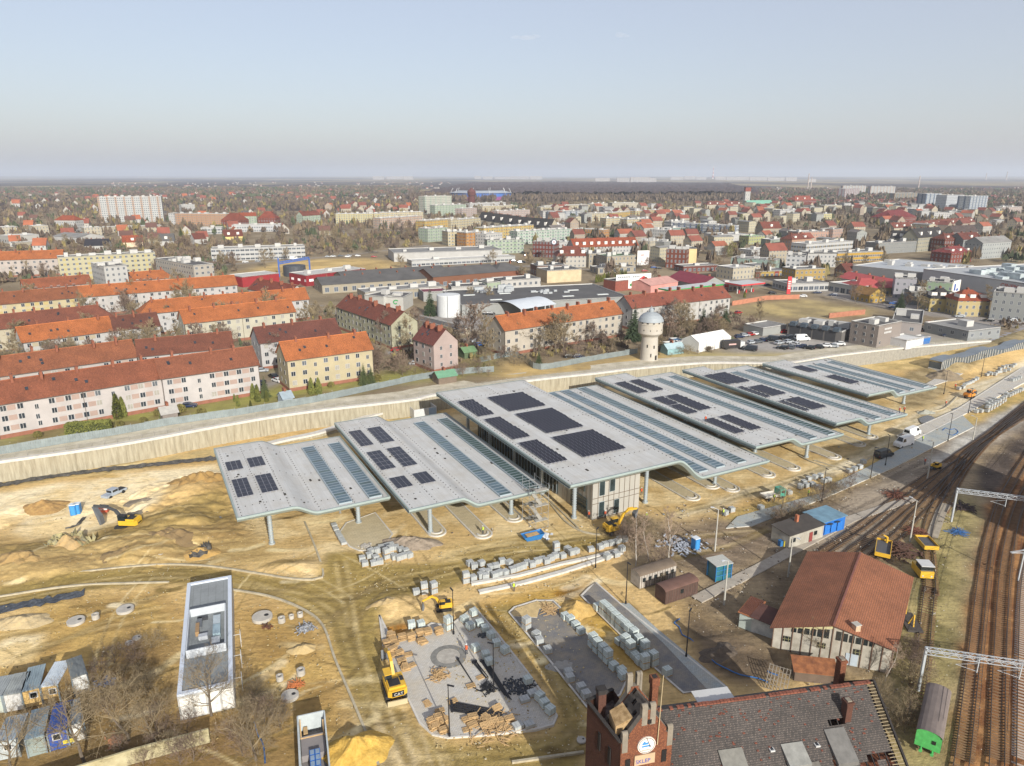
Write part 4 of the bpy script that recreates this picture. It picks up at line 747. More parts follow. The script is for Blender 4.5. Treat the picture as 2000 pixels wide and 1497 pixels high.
# ---- vehicles
def car_proto(name,label,cat,paint,L=4.3,W=1.8,Hh=1.48,kind='car'):
    r=thing(name,label,cat); m=MB(); w2=W/2
    if kind=='van': prof=[(-L/2,.35),(-L/2,Hh*.55),(-L/2+.08,Hh*.97),(-L/2+.3,Hh),(L/2-1.55,Hh),(L/2-.85,Hh*.60),(L/2-.1,Hh*.47),(L/2,.62),(L/2,.35)]
    else: prof=[(-L/2,.35),(-L/2,.85),(-L/2+.35,.95),(-L/2+.75,Hh-.05),(-.2,Hh),(.35,Hh-.04),(1.05,.98),(L/2-.15,.82),(L/2,.62),(L/2,.35)]
    zb=.95 if kind=='car' else Hh*.52
    def w_at(z): return w2 if z<=zb else w2-(z-zb)*.28
    for s in (-1,1):
        P=[(x,s*w_at(z),z) for x,z in prof]; m.face(P[::-1] if s>0 else P)
    for (x0,z0),(x1,z1) in zip(prof,prof[1:]): m.face([(x0,-w_at(z0),z0),(x0,w_at(z0),z0),(x1,w_at(z1),z1),(x1,-w_at(z1),z1)])
    m.build('body',paint,r); gm=MB(); e=.012
    def strip(i,j,a=.06,b=.94):
        (x0,z0),(x1,z1)=prof[i],prof[j]; X0,Z0=x0+(x1-x0)*a,z0+(z1-z0)*a; X1,Z1=x0+(x1-x0)*b,z0+(z1-z0)*b; nx,nz=(z1-z0),-(x1-x0); l=math.hypot(nx,nz) or 1; nx,nz=-nx/l*e,-nz/l*e
        if nz<0: nx,nz=-nx,-nz
        gm.face([(X0+nx,-w_at(Z0)+.12,Z0+nz),(X0+nx,w_at(Z0)-.12,Z0+nz),(X1+nx,w_at(Z1)-.12,Z1+nz),(X1+nx,-w_at(Z1)+.12,Z1+nz)])
    if kind=='car':
        strip(2,3); strip(5,6)
        for s in (-1,1): z0,z1=1.0,Hh-.12; gm.face([(-L/2+.55,s*(w_at(z0)+e),z0),(.95,s*(w_at(z0)+e),z0),(.45,s*(w_at(z1)+e),z1),(-L/2+.85,s*(w_at(z1)+e),z1)])
    else:
        strip(4,5)
        for s in (-1,1): z0,z1=Hh*.58,Hh*.86; gm.face([(L/2-2.4,s*(w_at(z0)+e),z0),(L/2-1.0,s*(w_at(z0)+e),z0),(L/2-1.45,s*(w_at(z1)+e),z1),(L/2-2.4,s*(w_at(z1)+e),z1)])
        gm.face([(-L/2-e,-w2*.7,Hh*.58),(-L/2-e,w2*.7,Hh*.58),(-L/2+.05,w2*.65,Hh*.86),(-L/2+.05,-w2*.65,Hh*.86)])
    gm.build('window',glassy('1e2428',.1,1,.2),r)
    for x in (-L/2+.85,L/2-.85):
        for s in (-1,1): q=MB(); q.tube((x,s*(w2-.2),.33),(x,s*(w2+.02),.33),.33,.33,12); q.tube((x,s*(w2+.02),.33),(x,s*(w2+.03),.33),.19,.19,8,1); q.build('wheel',[TYRE,GREYM],r)
    for x,mt in ((L/2,WHITE),(-L/2,mat('a01a14',.4,.05))):
        for s in (-1,1): q=MB(); q.box((x,s*(w2-.28),.62),(.05,.34,.15)); q.build('headlight' if x>0 else 'tail_light',mt,r)
    return Kind(r)
CARC={'white':'e8e8e6','black':'1a1c20','silver':'a9aeb2','grey':'5b6066','dark blue':'22304e','red':'a82420','blue':'2a5aa0','teal':'3a7a80'}
KCAR={c:car_proto('parked_car',c+' car','car',mat(h,.25,.05)) for c,h in CARC.items()}
KVAN=car_proto('white_van','white van','van',mat('e9e9e6',.3,.04),5.9,2.05,2.6,'van'); KVAND=car_proto('dark_van','dark van','van',mat('2c3036',.3,.05),5.2,2.,2.1,'van')
def veh(K,t,x,y,ang,lb,z=0.,group=None): return K.put((*g(t,x,y,z),z),rad(ang),None,lb,group)
veh(KVAN,'f',525,1440,210,'white delivery van with its rear to the road, nearer of two')
veh(KVAN,'f',625,1320,35,'white delivery van with open back doors, farther of two')
veh(KVAND,'e',1295,965,28,'dark grey van parked behind the white delivery vans')
# pickup
r=thing('pickup_truck','silver pickup parked alone on the pale sand','pickup',(*g('h',968,730),0),rad(250)); m=MB(); 
for x0,x1,z0,z1,w_ in ((-2.6,2.5,.45,.95,1.8),(-.6,1.1,.95,1.75,1.6)): m.box(((x0+x1)/2,0,z0),(x1-x0,w_,z1-z0))
m.build('body',mat('a8b2bc',.3,.05),r); m=MB(); m.box((-1.65,0,.7),(1.8,1.5,.28)); m.build('load_bed',DARK,r); m=MB(); m.box((1.11,0,1.1),(.05,1.4,.55)); m.box((.2,0,1.15),(1.3,1.63,.5)); m.build('window',glassy('1e2428',.1,1,.2),r)
for x in (-1.6,1.6):
    for s in (-.9,.9): q=MB(); q.tube((x,s-.1,.38),(x,s+.1,.38),.38,.38,12); q.build('wheel',TYRE,r)
# small green truck
r=thing('flatbed_truck','small turquoise cab flatbed truck by the new road','truck',(*g('e',320,1330),0),rad(20)); m=MB(); m.box((1.6,0,.5),(1.5,1.9,1.7)); m.build('cab',mat('3fa58e',.4,.05),r); m=MB(); m.box((-1.1,0,.75),(3.6,2.,.12)); 
for s in (-1,1): m.box((-1.1,s,.85),(3.6,.06,.4))
m.box((-2.9,0,.85),(.06,2,.4)); m.build('flatbed',mat('c9c4b8',.7,.1),r); m=MB(); m.box((2.36,0,1.3),(.05,1.6,.7)); m.box((1.7,0,1.35),(.9,1.93,.6)); m.build('window',glassy('1e2428',.1,1,.2),r)
for x in (-1.9,1.5):
    for s in (-.85,.85): q=MB(); q.tube((x,s-.12,.35),(x,s+.12,.35),.36,.36,12); q.build('wheel',TYRE,r)
# ---- excavators: base of tracks or wheels, body, cab, boom, arm, bucket
def excavator(label,px,rz_base,rz_top,s,wheeled=False,pose=((0,1.6),(3.,4.6),(5.6,3.4),(5.2,.8)),paint=YEL,boomm=None,text=None,blade=False):
    r=thing('excavator',label,'excavator',(*G(*px),0),0); r.scale=(s,s,s); ca=rz_base-0.
    if wheeled:
        m=MB(); m.box((0,0,.55),(4.2,1.7,.45),0,ca); m.build('undercarriage',DARK,r)
        for x in (-1.4,1.4):
            for y in (-1.05,1.05):
                X,Y=x*math.cos(ca)-y*math.sin(ca),x*math.sin(ca)+y*math.cos(ca); q=MB(); d=Vector((-math.sin(ca),math.cos(ca),0))*.22; q.tube(Vector((X,Y,.55))-d,Vector((X,Y,.55))+d,.55,.55,14); q.build('wheel',TYRE,r)
    else:
        for y in (-1.15,1.15):
            m=MB(); P=[(-1.9,.15),(-2.05,.5),(-1.8,.9),(1.8,.9),(2.05,.5),(1.9,.15)]
            for yy in (y-.3,y+.3): m.face([(x*math.cos(ca)-yy*math.sin(ca),x*math.sin(ca)+yy*math.cos(ca),z-.1) for x,z in P])
            for (x0,z0),(x1,z1) in zip(P,P[1:]+P[:1]): m.face([(x*math.cos(ca)-yy*math.sin(ca),x*math.sin(ca)+yy*math.cos(ca),z-.1) for x,z,yy in ((x0,z0,y-.3),(x0,z0,y+.3),(x1,z1,y+.3),(x1,z1,y-.3))])
            m.build('track',TYRE,r)
    top=bpy.data.objects.new('upper_body',None)
    R=Matrix.Rotation(rz_top,4,'Z')
    def bl(nm,fn,mt,**k):
        m=MB(); fn(m); o=m.build(nm,mt,r,**k); o.rotation_euler=(0,0,rz_top); return o
    def bodyf(m):
        P=[(-2.2,-1.3),(-2.5,-.8),(-2.5,.8),(-2.2,1.3),(1.1,1.3),(1.1,-1.3)]; m.prism(P,1.05,2.0,0,0,True); m.box((-1.2,0,2.0),(1.8,2.2,.3)); 
    body=bl('engine_body',bodyf,paint)
    def eng(m): m.box((-1.1,.2,2.3),(1.4,1.5,.08)); m.box((-.6,-.9,2.02),(.9,.5,.35)); m.box((-2.52,0,1.2),(.05,1.2,.25))
    bl('engine_cover',eng,DARK)
    bl('cab',lambda m:(m.box((.45,.75,1.9),(1.5,.95,.12),1),m.box((.45,.75,1.25),(1.5,.95,.7),1),m.box((.45,.75,2.0),(1.46,.9,.95),0),m.box((.45,.75,2.95),(1.55,1.,.1),1)),[glassy('20282c',.12,1,.2),paint if boomm is None else DARK])
    bm=boomm or paint; P=[(x,-.15,z) for x,z in pose]
    bl('boom',lambda m:(m.beam((.8,-.15,1.6),((P[0][0]+P[1][0])/2+.3,-.15,(P[0][2]+P[1][2])/2+.6),.42,.55),m.beam(((P[0][0]+P[1][0])/2+.2,-.15,(P[0][2]+P[1][2])/2+.6),P[1],.4,.42),m.tube((1.,-.15,1.3),((P[0][0]+P[1][0])/2+.5,-.15,(P[0][2]+P[1][2])/2+.2),.08,.08,6)),bm)
    bl('arm',lambda m:(m.beam(P[1],P[2],.34,.42),m.beam((P[1][0]-.4,-.15,P[1][2]+.35),((P[1][0]+P[2][0])/2,-.15,(P[1][2]+P[2][2])/2+.4),.14,.14)),bm)
    def buck(m):
        q=Vector(P[2]); e=Vector(P[3]); d=e-q; n=Vector((d.z,0,-d.x)).normalized()
        for y in (-.6,.6): m.face([q+Vector((0,y,0)),q+d*.6+n*.6+Vector((0,y,0)),e+n*.4+Vector((0,y,0)),e+Vector((0,y,0))])
        L=[q,q+d*.6+n*.6,e+n*.4,e]
        for a,b in zip(L,L[1:]): m.face([a+Vector((0,-.6,0)),a+Vector((0,.6,0)),b+Vector((0,.6,0)),b+Vector((0,-.6,0))])
    bl('bucket',buck,GREYM)
    if blade: bl('dozer_blade',lambda m:m.box((-2.9,0,.1),(.15,2.6,.75)),mat('c8b890',.7,.1)).rotation_euler=(0,0,rz_base)
    if text:
        tx=letters(text,.62,WHITE,r); tx.rotation_euler=(rad(90),0,rz_top-rad(90)); tx.location=R@Vector((-2.56,.55 if len(text)<4 else .9,1.28))
        bl('badge',lambda m:m.box((-2.52,0,1.18),(.04,1.6,.7)),BLACK)
    return r
def letters(txt,size,mt,parent=None,name='lettering',depth=.01):
    cu=bpy.data.curves.new(name,'FONT'); cu.body=txt; cu.size=size; cu.extrude=depth; cu.materials.append(mt); cu.resolution_u=3
    o=bpy.data.objects.new(name,cu); COL.objects.link(o); bpy.context.view_layer.update()
    me=bpy.data.meshes.new_from_object(o.evaluated_get(bpy.context.evaluated_depsgraph_get())); bpy.data.objects.remove(o)
    return put(name,me,parent)
excavator('large yellow excavator seen from behind at the lot edge',FP('i',500,960),rad(108),rad(112),1.0,False,((0,1.6),(3.6,3.6),(6.,2.4),(6.6,.6)),YEL,None,'CAT',True)
excavator('excavator with a dark boom and yellow body on the earthworks',FP('h',1090,1000),rad(172),rad(176),1.0,False,((0,1.6),(3.9,4.2),(6.6,4.4),(5.6,.5)),mat('e2b61c',.4,.1),mat('4a4c4e',.5,.1))
excavator('yellow wheeled excavator in front of the white station hall',FP('c',1630,1450),rad(25),rad(25),.9,True,((0,1.6),(3.4,4.8),(5.6,4.6),(5.2,2.6)))
excavator('small yellow digger working beside three paver pallets',FP('i',870,345),rad(190),rad(192),.62,False,((0,1.6),(3.,4.),(5.4,3.),(5.6,.4)),mat('e8b41e',.4,.08))
excavator('small yellow loader standing by the pale footway',FP('e',1750,1070),rad(200),rad(210),.6,True,((0,1.6),(2.2,2.2),(3.,1.8),(3.2,.8)))
excavator('orange and yellow paving machine on the far road',FP('f',1330,860),rad(40),rad(30),.85,True,((0,1.6),(2.2,2.6),(3.2,2.4),(3.4,1.2)),mat('e0902c',.4,.1))
# red and white placard trailer near the excavator
r=thing('site_trailer','red trailer with a white lettered board beside the excavator','trailer',(*g('h',875,880),0),rad(8)); m=MB(); m.box((0,0,.4),(2.2,1.2,.5)); m.build('body',mat('c0553a',.6,.15),r); m=MB(); m.box((0,-.5,.95),(2.2,.08,.75)); m.build('board',WHITE,r); m=MB(); [m.box((-.8+i*.27,-.57,1.3),(.2,.04,.26)) for i in range(7)]; [m.box((-.3+i*.5,-.57,1.02),(.3,.04,.12)) for i in range(2)]; m.build('lettering',mat('c03020',.6,0),r)
# portable toilets, bins, skip
r=thing('portable_toilet','blue portable toilet','toilet'); m=MB(); m.box((0,0,0),(1.15,1.15,2.2),0); m.build('cabin',mat('2a7fc0',.5,.08),r); m=MB(); m.box((0,0,2.2),(1.2,1.2,.15)); m.build('roof',mat('dce4e8',.5,.05),r); m=MB(); m.box((0,-.59,.1),(.75,.04,1.9)); m.build('door',mat('3a95d4',.5,.05),r); KT=Kind(r)
KT.put((*g('h',632,890),0),.2,None,'blue portable toilet, left one of the pair on the pale sand'); KT.put((*g('h',665,882),0),.2,None,'blue portable toilet, right one of the pair on the pale sand'); KT.put((*g(6,165,920),0),.5,None,'blue portable toilet beside the rubbish heap under the birches'); KT.put((*g('f',1855,262),0),.3,(1.3,1.3,1.1),'blue portable toilet far right below the embankment')
r=thing('skip','blue steel skip full of boards on the construction road','skip',(*g('b',1660,1215),0),rad(20)); m=MB()
for s in (-1,1): m.face([(-2.,s*1.,.9),(2.2,s*1.,1.2),(1.5,s*.85,0),(-1.3,s*.85,0)])
m.face([(-2.,-1,.9),(-2,1,.9),(-1.3,.85,0),(-1.3,-.85,0)]); m.face([(2.2,-1,1.2),(2.2,1,1.2),(1.5,.85,0),(1.5,-.85,0)]); m.face([(-1.9,-.95,.7),(2.,-.95,.8),(2.,.95,.8),(-1.9,.95,.7)]); m.build('tub',BLUE,r); m=MB(); m.box((0,0,.8),(2.6,1.2,.15),0,.1); m.build('board_load',WOOD,r)
heap('rubbish_heap','white and blue rubbish bags beside the blue skip','rubbish heap','b',1770,1200,40,.7,1.6,mat('d8dce0',.6,.3,3),.6,.5)
heap('rubbish_heap','large scatter of mixed rubbish under the birches','rubbish heap',6,90,900,160,.8,5.5,mat('8e9096',.8,.6,2.5,var2='c8d0dc'),.5,.3)
heap('pipe_heap','black and orange pipe scraps on a pallet beside the rings','pipe heap','l',1470,590,50,1.3,1.7,mat('5a5a60',.7,.6,2.5,var2='d8dce0'),.6,.14)
heap('pipe_heap','orange pipe pieces and brick scraps near two concrete rings','pipe heap','l',1380,1150,50,1.,1.5,mat('c8763e',.8,.3,2),.4,.12)
heap('pipe_heap','orange pipe elbow with dark rods','pipe heap','l',1100,590,14,1.5,.9,mat('c06a34',.8,.5,2,var2='4a4038'),.4,.14)
heap('rail_heap','stack of rusty rails beside the overhead line mast',"rail stack",'e',1400,1310,24,6,1.6,RUST,.5,.14)
heap('rail_heap','dark stack of old rails and sleepers under the gantry','rail stack',6,1660,690,46,5,2.2,mat('4a3a34',.9,.3),.6,.18)
heap('rail_heap','brown stack of rails next to the concrete lamp','rail stack',6,1400,830,40,4.5,1.6,RUST,.7,.16)
heap('scrap_heap','rusty scrap heap beside the yellow wagons','scrap heap',6,1310,940,140,1.6,4.5,mat('5c4032',.95,.4,1.5),1.,.3)
heap('pipe_heap','bundle of thin blue pipes beside the main tracks','pipe heap',6,1635,830,26,4,1.5,mat('3a6ea8',.6,.3,1),.3,.08)
# hoses
def hose(label,t,pts,mt,r_=.09):
    P=smooth_line([(*g(t,x,y),.1) for x,y in pts],.7); m=MB()
    for a,b in zip(P,P[1:]): m.tube(a-P[0],b-P[0],r_,r_,6,0,False)
    return tag(m.build('hose',mt,None,False,P[0]),label,'hose')
HB=mat('2468a8',.5,.1)
hose('long blue hose winding beside the dark soil','g',[(990,130),(940,165),(985,200),(1010,265),(1080,300),(1150,370),(1220,440),(1300,510),(1400,560),(1500,605),(1650,635),(1740,670)],HB)
hose('short blue hose end by the ruined shed frame','g',[(1680,490),(1730,530),(1735,580),(1820,610)],HB)
hose('blue hose loops lying on the far footway','f',[(1000,1260),(1040,1230),(1090,1250),(1150,1240),(1190,1280),(1120,1320),(1060,1300)],HB,.14)
hose('blue hose lying right of the white flat building','l',[(690,490),(720,520),(690,560)],HB,.08)
hose('blue hose along the fence at the lower left',7,[(1420,890),(1440,960),(1470,1020),(1480,1120)],HB,.1)
# scaffold tower
r=thing('scaffold_tower','grey scaffold stair tower between two canopies','scaffold',(*g('b',1690,1150),0),UA); m=MB(); q=MB(); W_,D_,HT=2.8,5.5,9.6
for x in (0,W_):
    for y in (0,D_/2,D_): m.tube((x,y,0),(x,y,HT),.04,.04,5)
for i in range(6):
    z=1.6*i+.2
    for x in (0,W_): m.tube((x,0,z),(x,D_,z),.03,.03,5); m.tube((x,0,z+1),(x,D_,z+1),.03,.03,5)
    for y in (0,D_/2,D_): m.tube((0,y,z),(W_,y,z),.03,.03,5)
    if i<5:
        m.tube((0,0,z),(0,D_/2,z+1.6),.03,.03,5); m.tube((W_,D_,z),(W_,D_/2,z+1.6),.03,.03,5); a,b=((.4,D_-.2) if i%2 else (D_-.2,.4)); q.beam((W_/2,a,z),(W_/2,b,z+1.6),.8,.08)
    q.box((W_/2,.5 if i%2 else D_-.5,z),(W_,1.,.06))
m.build('tubes',mat('a9adae',.5,.1,1,.3),r); q.build('stairs',mat('b8b2a4',.7,.15),r)
# open container behind the second canopy
X,Y=g('b',770,215); r=thing('open_container','white and blue open topped container behind the second canopy','container',(X,Y,0),UA); m=MB()
for a,b in (((-3.4,-2.5),(3.4,-2.5)),((3.4,-2.5),(3.4,2.5)),((3.4,2.5),(-3.4,2.5)),((-3.4,2.5),(-3.4,-2.5))): m.beam((*a,1.5),(*b,1.5),.12,2.8)
m.box((0,0,0),(6.6,4.8,.2)); m.build('wall',WHITE,r); m=MB()
for i in range(7): m.box((3.46,-2.1+i*.7,.2),(.06,.34,2.6)); m.box((1.2+i*.32,-2.57,.2),(.16,.05,2.6))
m.build('stripes',mat('6a9cc8',.5,.05),r)
# crossing workers
def person_proto(vest,name='person'):
    me=bpy.data.meshes.new('body'); J=[(0,0,.95),(0,0,1.2),(0,0,1.42),(0,.0,1.52),(0,.02,1.66),(0,.02,1.76),(-.1,0,.9),(-.11,.03,.5),(-.11,0,.08),(-.11,.14,.04),(.1,0,.9),(.12,-.05,.5),(.12,-.1,.08),(.12,.04,.04),(-.2,0,1.4),(-.27,.05,1.12),(-.22,.2,.95),(-.2,.27,.9),(.2,0,1.4),(.27,0,1.12),(.26,.12,.9),(.26,.17,.83)]
    E_=[(0,1),(1,2),(2,3),(3,4),(4,5),(0,6),(6,7),(7,8),(8,9),(0,10),(10,11),(11,12),(12,13),(2,14),(14,15),(15,16),(16,17),(2,18),(18,19),(19,20),(20,21)]
    R_=[.15,.15,.17,.06,.1,.085,.1,.07,.05,.05,.1,.07,.05,.05,.07,.05,.04,.04,.07,.05,.04,.04]
    me.from_pydata(J,E_,[]); me.materials.append(mat('39404c',.8,.1)); r=thing(name,'worker','person'); o=put('body',me,r)
    o.modifiers.new('skin','SKIN'); me.skin_vertices[0].data[0].use_root=True
    for i,q in enumerate(R_): me.skin_vertices[0].data[i].radius=(q,q)
    s=o.modifiers.new('sub','SUBSURF'); s.levels=1; s.render_levels=1
    m=MB(); m.lathe([(.16,.88),(.2,1.05),(.22,1.3),(.19,1.46),(.1,1.52)],12); m.build('vest',mat(vest,.6,.05),r); m=MB(); m.lathe([(.14,1.68),(.13,1.76),(.08,1.83),(0,1.85)],10,(0,.02)); m.build('helmet',WHITE,r); m=MB(); m.lathe([(.02,1.5),(.1,1.58),(.105,1.68)],10,(0,.02)); m.build('face',mat('c89a7c',.7,.05),r); return Kind(r)
KPY=person_proto('c8e03a'); KPO=person_proto('e0602a')
for K,t,x,y,z,a,lb in ((KPY,5,838,838,.15,1,'worker in a yellow vest on the platform end by the second canopy'),(KPY,5,1750,762,0,2,'worker in a yellow vest right of the wheeled excavator'),(KPO,5,1722,620,0,0,'worker in orange beside the column right of the station hall'),(KPO,5,1428,752,0,1,'worker in orange at the front left corner of the station hall'),(KPO,5,1520,750,0,2,'worker in orange at the foot of the station hall front'),(KPY,5,1010,1158,0,3,'worker in a yellow vest standing alone by the kerb trench'),(KPY,6,605,655,0,2,'worker in a yellow vest behind the turquoise truck'),(KPY,6,320,738,0,1,'worker in a yellow vest beside two stone pallets'),(KPY,6,795,630,0,4,'worker in a yellow vest laying the pale footway'),(KPO,6,1303,165,6.6,1,'roofer in orange standing on the edge of a far canopy'),(KPO,6,1330,162,6.6,2,'roofer in orange beside the first one at the far canopy edge'),(KPO,6,222,215,8.6,0,'roofer in orange beside the solar arrays behind the hall'),(KPO,'f',1155,745,0,0,'worker in orange by the grey earth heap'),(KPO,6,1445,452,0,1,'worker in orange beside the small yellow loader'),(KPY,'e',1640,830,0,1,'worker in a yellow vest amid the far footway'),(KPO,'f',1040,955,0,1,'worker in orange at the bend of the far kerb'),(KPO,'i',1040,685,.12,1,'worker in red standing in the middle of the light lot')):
    K.put((*g(t,x,y,z),z),a,None,lb,'workers on the site')

# stones, clods and scraps over the site: past counting
R_=random.Random(17)
def litter(label,zones,n,s0,s1,mts):
    m=MB(); P=[gp(z) for z in zones]
    for i in range(n):
        p=R_.choice(P); xs=[q[0] for q in p]; ys=[q[1] for q in p]; x,y=R_.uniform(min(xs),max(xs)),R_.uniform(min(ys),max(ys))
        if not inside(np.array([x]),np.array([y]),p)[0]: continue
        for k in range(R_.choice((1,1,2,5))):
            s=R_.uniform(s0,s1)*R_.choice((.5,1,1)); M=Matrix.Translation((x+R_.gauss(0,.5),y+R_.gauss(0,.5),.1+s*.2))@Matrix.Rotation(R_.uniform(0,6),4,'Z')@Matrix.Rotation(R_.uniform(-.5,.5),4,'X'); m.obox(M,(s*R_.uniform(.8,2.),s,s*.7),R_.randrange(len(mts)))
    return tag(m.build('debris',mts),label,'debris',kind='stuff')
litter('stones and clods strewn over the sandy site',[[(0,1000),(440,930),(620,1060),(640,1130),(0,1150)],[(0,1180),(330,1150),(640,1200),(740,1480),(0,1480)],[(640,1100),(1000,1050),(1200,1050),(1150,1150),(760,1200)],[(900,1190),(1140,1150),(1140,1480),(860,1470)]],2600,.05,.16,[mat('c6b27c',.9,.2,2),mat('8a764a',.9,.2,2),mat('a8925e',.9,.2,2),mat('c0b598',.9,.2,2)])
litter('scraps, stones and ballast lumps over the railway yard',[[(1190,1000),(1640,950),(1860,880),(1880,1000),(1800,1480),(1520,1330),(1330,1180)]],2200,.06,.2,[mat('7a6a58',.9,.2,2),mat('a89a84',.9,.2,2),mat('5a4c40',.9,.2,2),mat('c6c0b4',.9,.2,2)])
litter('building scraps along the new road',[[(1300,1000),(1700,880),(2000,720),(2000,760),(1700,930),(1330,1030)],[(840,1050),(1300,990),(1700,860),(1800,800),(1700,850),(1300,1030)]],900,.1,.28,[mat('d8d2c4',.9,.2,2),mat('9aa4aa',.9,.2,2),mat('a8916a',.9,.2,2),mat('6a625a',.9,.2,2)])
def puddle(px,label):
    P=[(p.x,p.y) for p in smooth_line([(*p,0) for p in gp(px)+[G(*px[0])]],.8)][:-1]; m=MB(); m.face([(x,y,.1) for x,y in P]); return tag(m.build('puddle',glassy('7c786c',.08,.6,.15,.3)),kind='structure')
puddle([(1795,818),(1812,812),(1826,818),(1818,828),(1800,828)],''); puddle([(1860,800),(1880,795),(1890,803),(1872,810)],''); puddle([(405,1012),(425,1008),(436,1015),(418,1022)],'')
# ================================================================= BUILDINGS AND RAILWAY NEAR THE CAMERA
RUST2=tiles('ac6c48',.80,.3,.13); FELT=mat('4a443e',.95,.25,.8); PLAST=mat('bfb6a2',.9,.25,.5,var2='d8d2c2',k=.62); DGL=glassy('22282a',.15,1,.3)
def quadpts(t,pts,z): return [g(t,x,y,z) for x,y in pts]
# white flat roofed service building with an open roof well
B_=[(-42.4,75.1),(-36.2,77.5),(-49.1,101.8),(-55.4,99.1)]; x0,y0=B_[0]; ang=math.atan2(B_[1][1]-B_[0][1],B_[1][0]-B_[0][0]); ax=(math.cos(ang),math.sin(ang)); W_=math.hypot(6.2,2.4); D_=27.6
r=thing('service_building','white flat roofed building with a fenced plant well in its roof','building',(x0,y0,0),ang); hB=3.9
WH2=mat('e4e2da',.7,.07,.5,k=.5); m=MB()
m.prism([(0,0),(W_,0),(W_,D_),(0,D_)],0,hB-.35,0,0); m.build('wall',WH2,r); m=MB()
for a,b,c,d in ((0,0,W_,.55),(0,D_-.55,W_,D_),(0,.55,.55,D_-.55),(W_-.55,.55,W_,D_-.55)): m.prism([(a,b),(c,b),(c,d),(a,d)],hB-.34,hB)
m.build('parapet',mat('d4dde8',.5,.05),r); m=MB(); m.prism([(.56,.56),(W_-.56,.56),(W_-.56,D_-.56),(.56,D_-.56)],hB-.34,hB-.26); 
for i in range(5): m.box((1.+i*1.1,D_-4,hB-.26),(.03,6,.012),1)
m.build('roof_deck',[mat('8f9494',.8,.15,.7),mat('6a6e6e',.9,.1)],r)
LOUV=mat('c9ced2',.5,.1)
for y in (7.6,17.8):
    m=MB(); m.box((W_/2,y,hB-.25),(W_-1.7,.14,1.25))
    for i in range(26): m.beam((.95+i*.19,y-.09,hB-.2),(.95+i*.19+.1,y-.09,hB+.95),.05,.05)
    m.build('louvre_screen',LOUV,r)
m=MB()
for x in (.85,W_-.85): m.box((x,12.7,hB-.25),(.14,10.2,1.25))
m.build('side_screen',LOUV,r)
for x,y,a,b,c,mt,nm in ((4.6,14.8,1.,2.2,.7,'b8c4c8','ventilation_unit'),(4.6,12.2,1.,2.4,.8,'9ab0b8','ventilation_unit'),(4.5,9.8,1.1,1.6,.6,'c2c8ca','ventilation_unit'),(2.2,15.2,.7,2.6,.5,'6a6e72','duct'),(2.,13.6,.5,2.4,.7,'a8865a','duct'),(2.8,11.6,1.2,.8,.6,'b8bcc0','ventilation_unit'),(2.6,16.4,1.4,.4,.5,'3a3c40','duct')): m=MB(); m.box((x,y,hB-.24),(a,b,c)); m.build(nm,mat(mt,.5,.15),r)
m=MB(); [m.box((i*1.65+.9,-.03,.2),(1.35,.05,3.)) for i in range(4)]; m.build('wall_panel',mat('efece2',.7,.05),r)
for y in (3.,8.,13.):
    m=MB(); 
    for q in (0,1.2): m.tube((W_+.9,y+q,0),(W_+.9,y+q,2.2),.04,.04,5)
    m.beam((W_,y,2.2),(W_+.9,y,2.2),.06,.06); m.beam((W_+.9,y,2.2),(W_+.9,y+1.2,2.2),.06,.06); m.build('bracket',WHITE,r)
landmark('the white flat roofed building',*B_[0])
# open roofed shell at the front edge
P=[(-26.4,72.7),(-23.4,73.7)]; r=thing('unroofed_shed','open topped shed of pale ribbed panels seen from above','shed',(-26.6,72.9,0),rad(18)); W_=3.2; D_=11; m=MB()
for a,b in (((0,0),(W_,0)),((0,0),(0,-D_)),((W_,0),(W_,-D_))):
    n_=int(math.hypot(b[0]-a[0],b[1]-a[1])/.35)
    for i in range(n_): t=(i+.5)/n_; m.box((a[0]+(b[0]-a[0])*t,a[1]+(b[1]-a[1])*t,0),(.2,.2,2.6))
    m.beam((*a,2.6),(*b,2.6),.16,.12); m.beam((*a,1.3),(*b,1.3),.08,2.5)
m.build('wall',mat('bcc4c4',.6,.15,.8),r); m=MB(); m.box((W_/2,-D_/2-.2,0),(W_-.3,D_,.12)); m.build('floor_slab',mat('8a8480',.9,.15),r)
m=MB(); m.beam((.2,-2.1,1.1),(W_-.2,-2.1,1.1),.12,.25); m.box((W_/2,-3.6,.12),(W_-.4,2.8,.9)); m.build('platform',[mat('8e8886',.9,.1)],r); m=MB(); m.beam((.15,-2.15,1.1),(W_-.15,-2.15,1.1),.14,.14); m.beam((.25,-.2,2.2),(.25,-2.1,1.2),.14,.14); m.beam((W_-.25,-1,2.2),(W_-.25,-2.6,1.2),.14,.14); m.build('timber_frame',WOOD,r)
m=MB(); m.box((.8,-.9,.1),(.5,1.2,1.)); m.build('stairs',WOOD,r)
m=MB(); 
for i in range(2):
    for j in range(4): m.box((1.4+i*.62,-5.2-j*.9,1.),(.58,.85,.5),0); m.box((1.4+i*.62,-5.2-j*.9,1.5),(.44,.7,.02),1)
m.build('blue_crate',[mat('2a6ec0',.5,.1),mat('8aa0b4',.5,.1)],r)
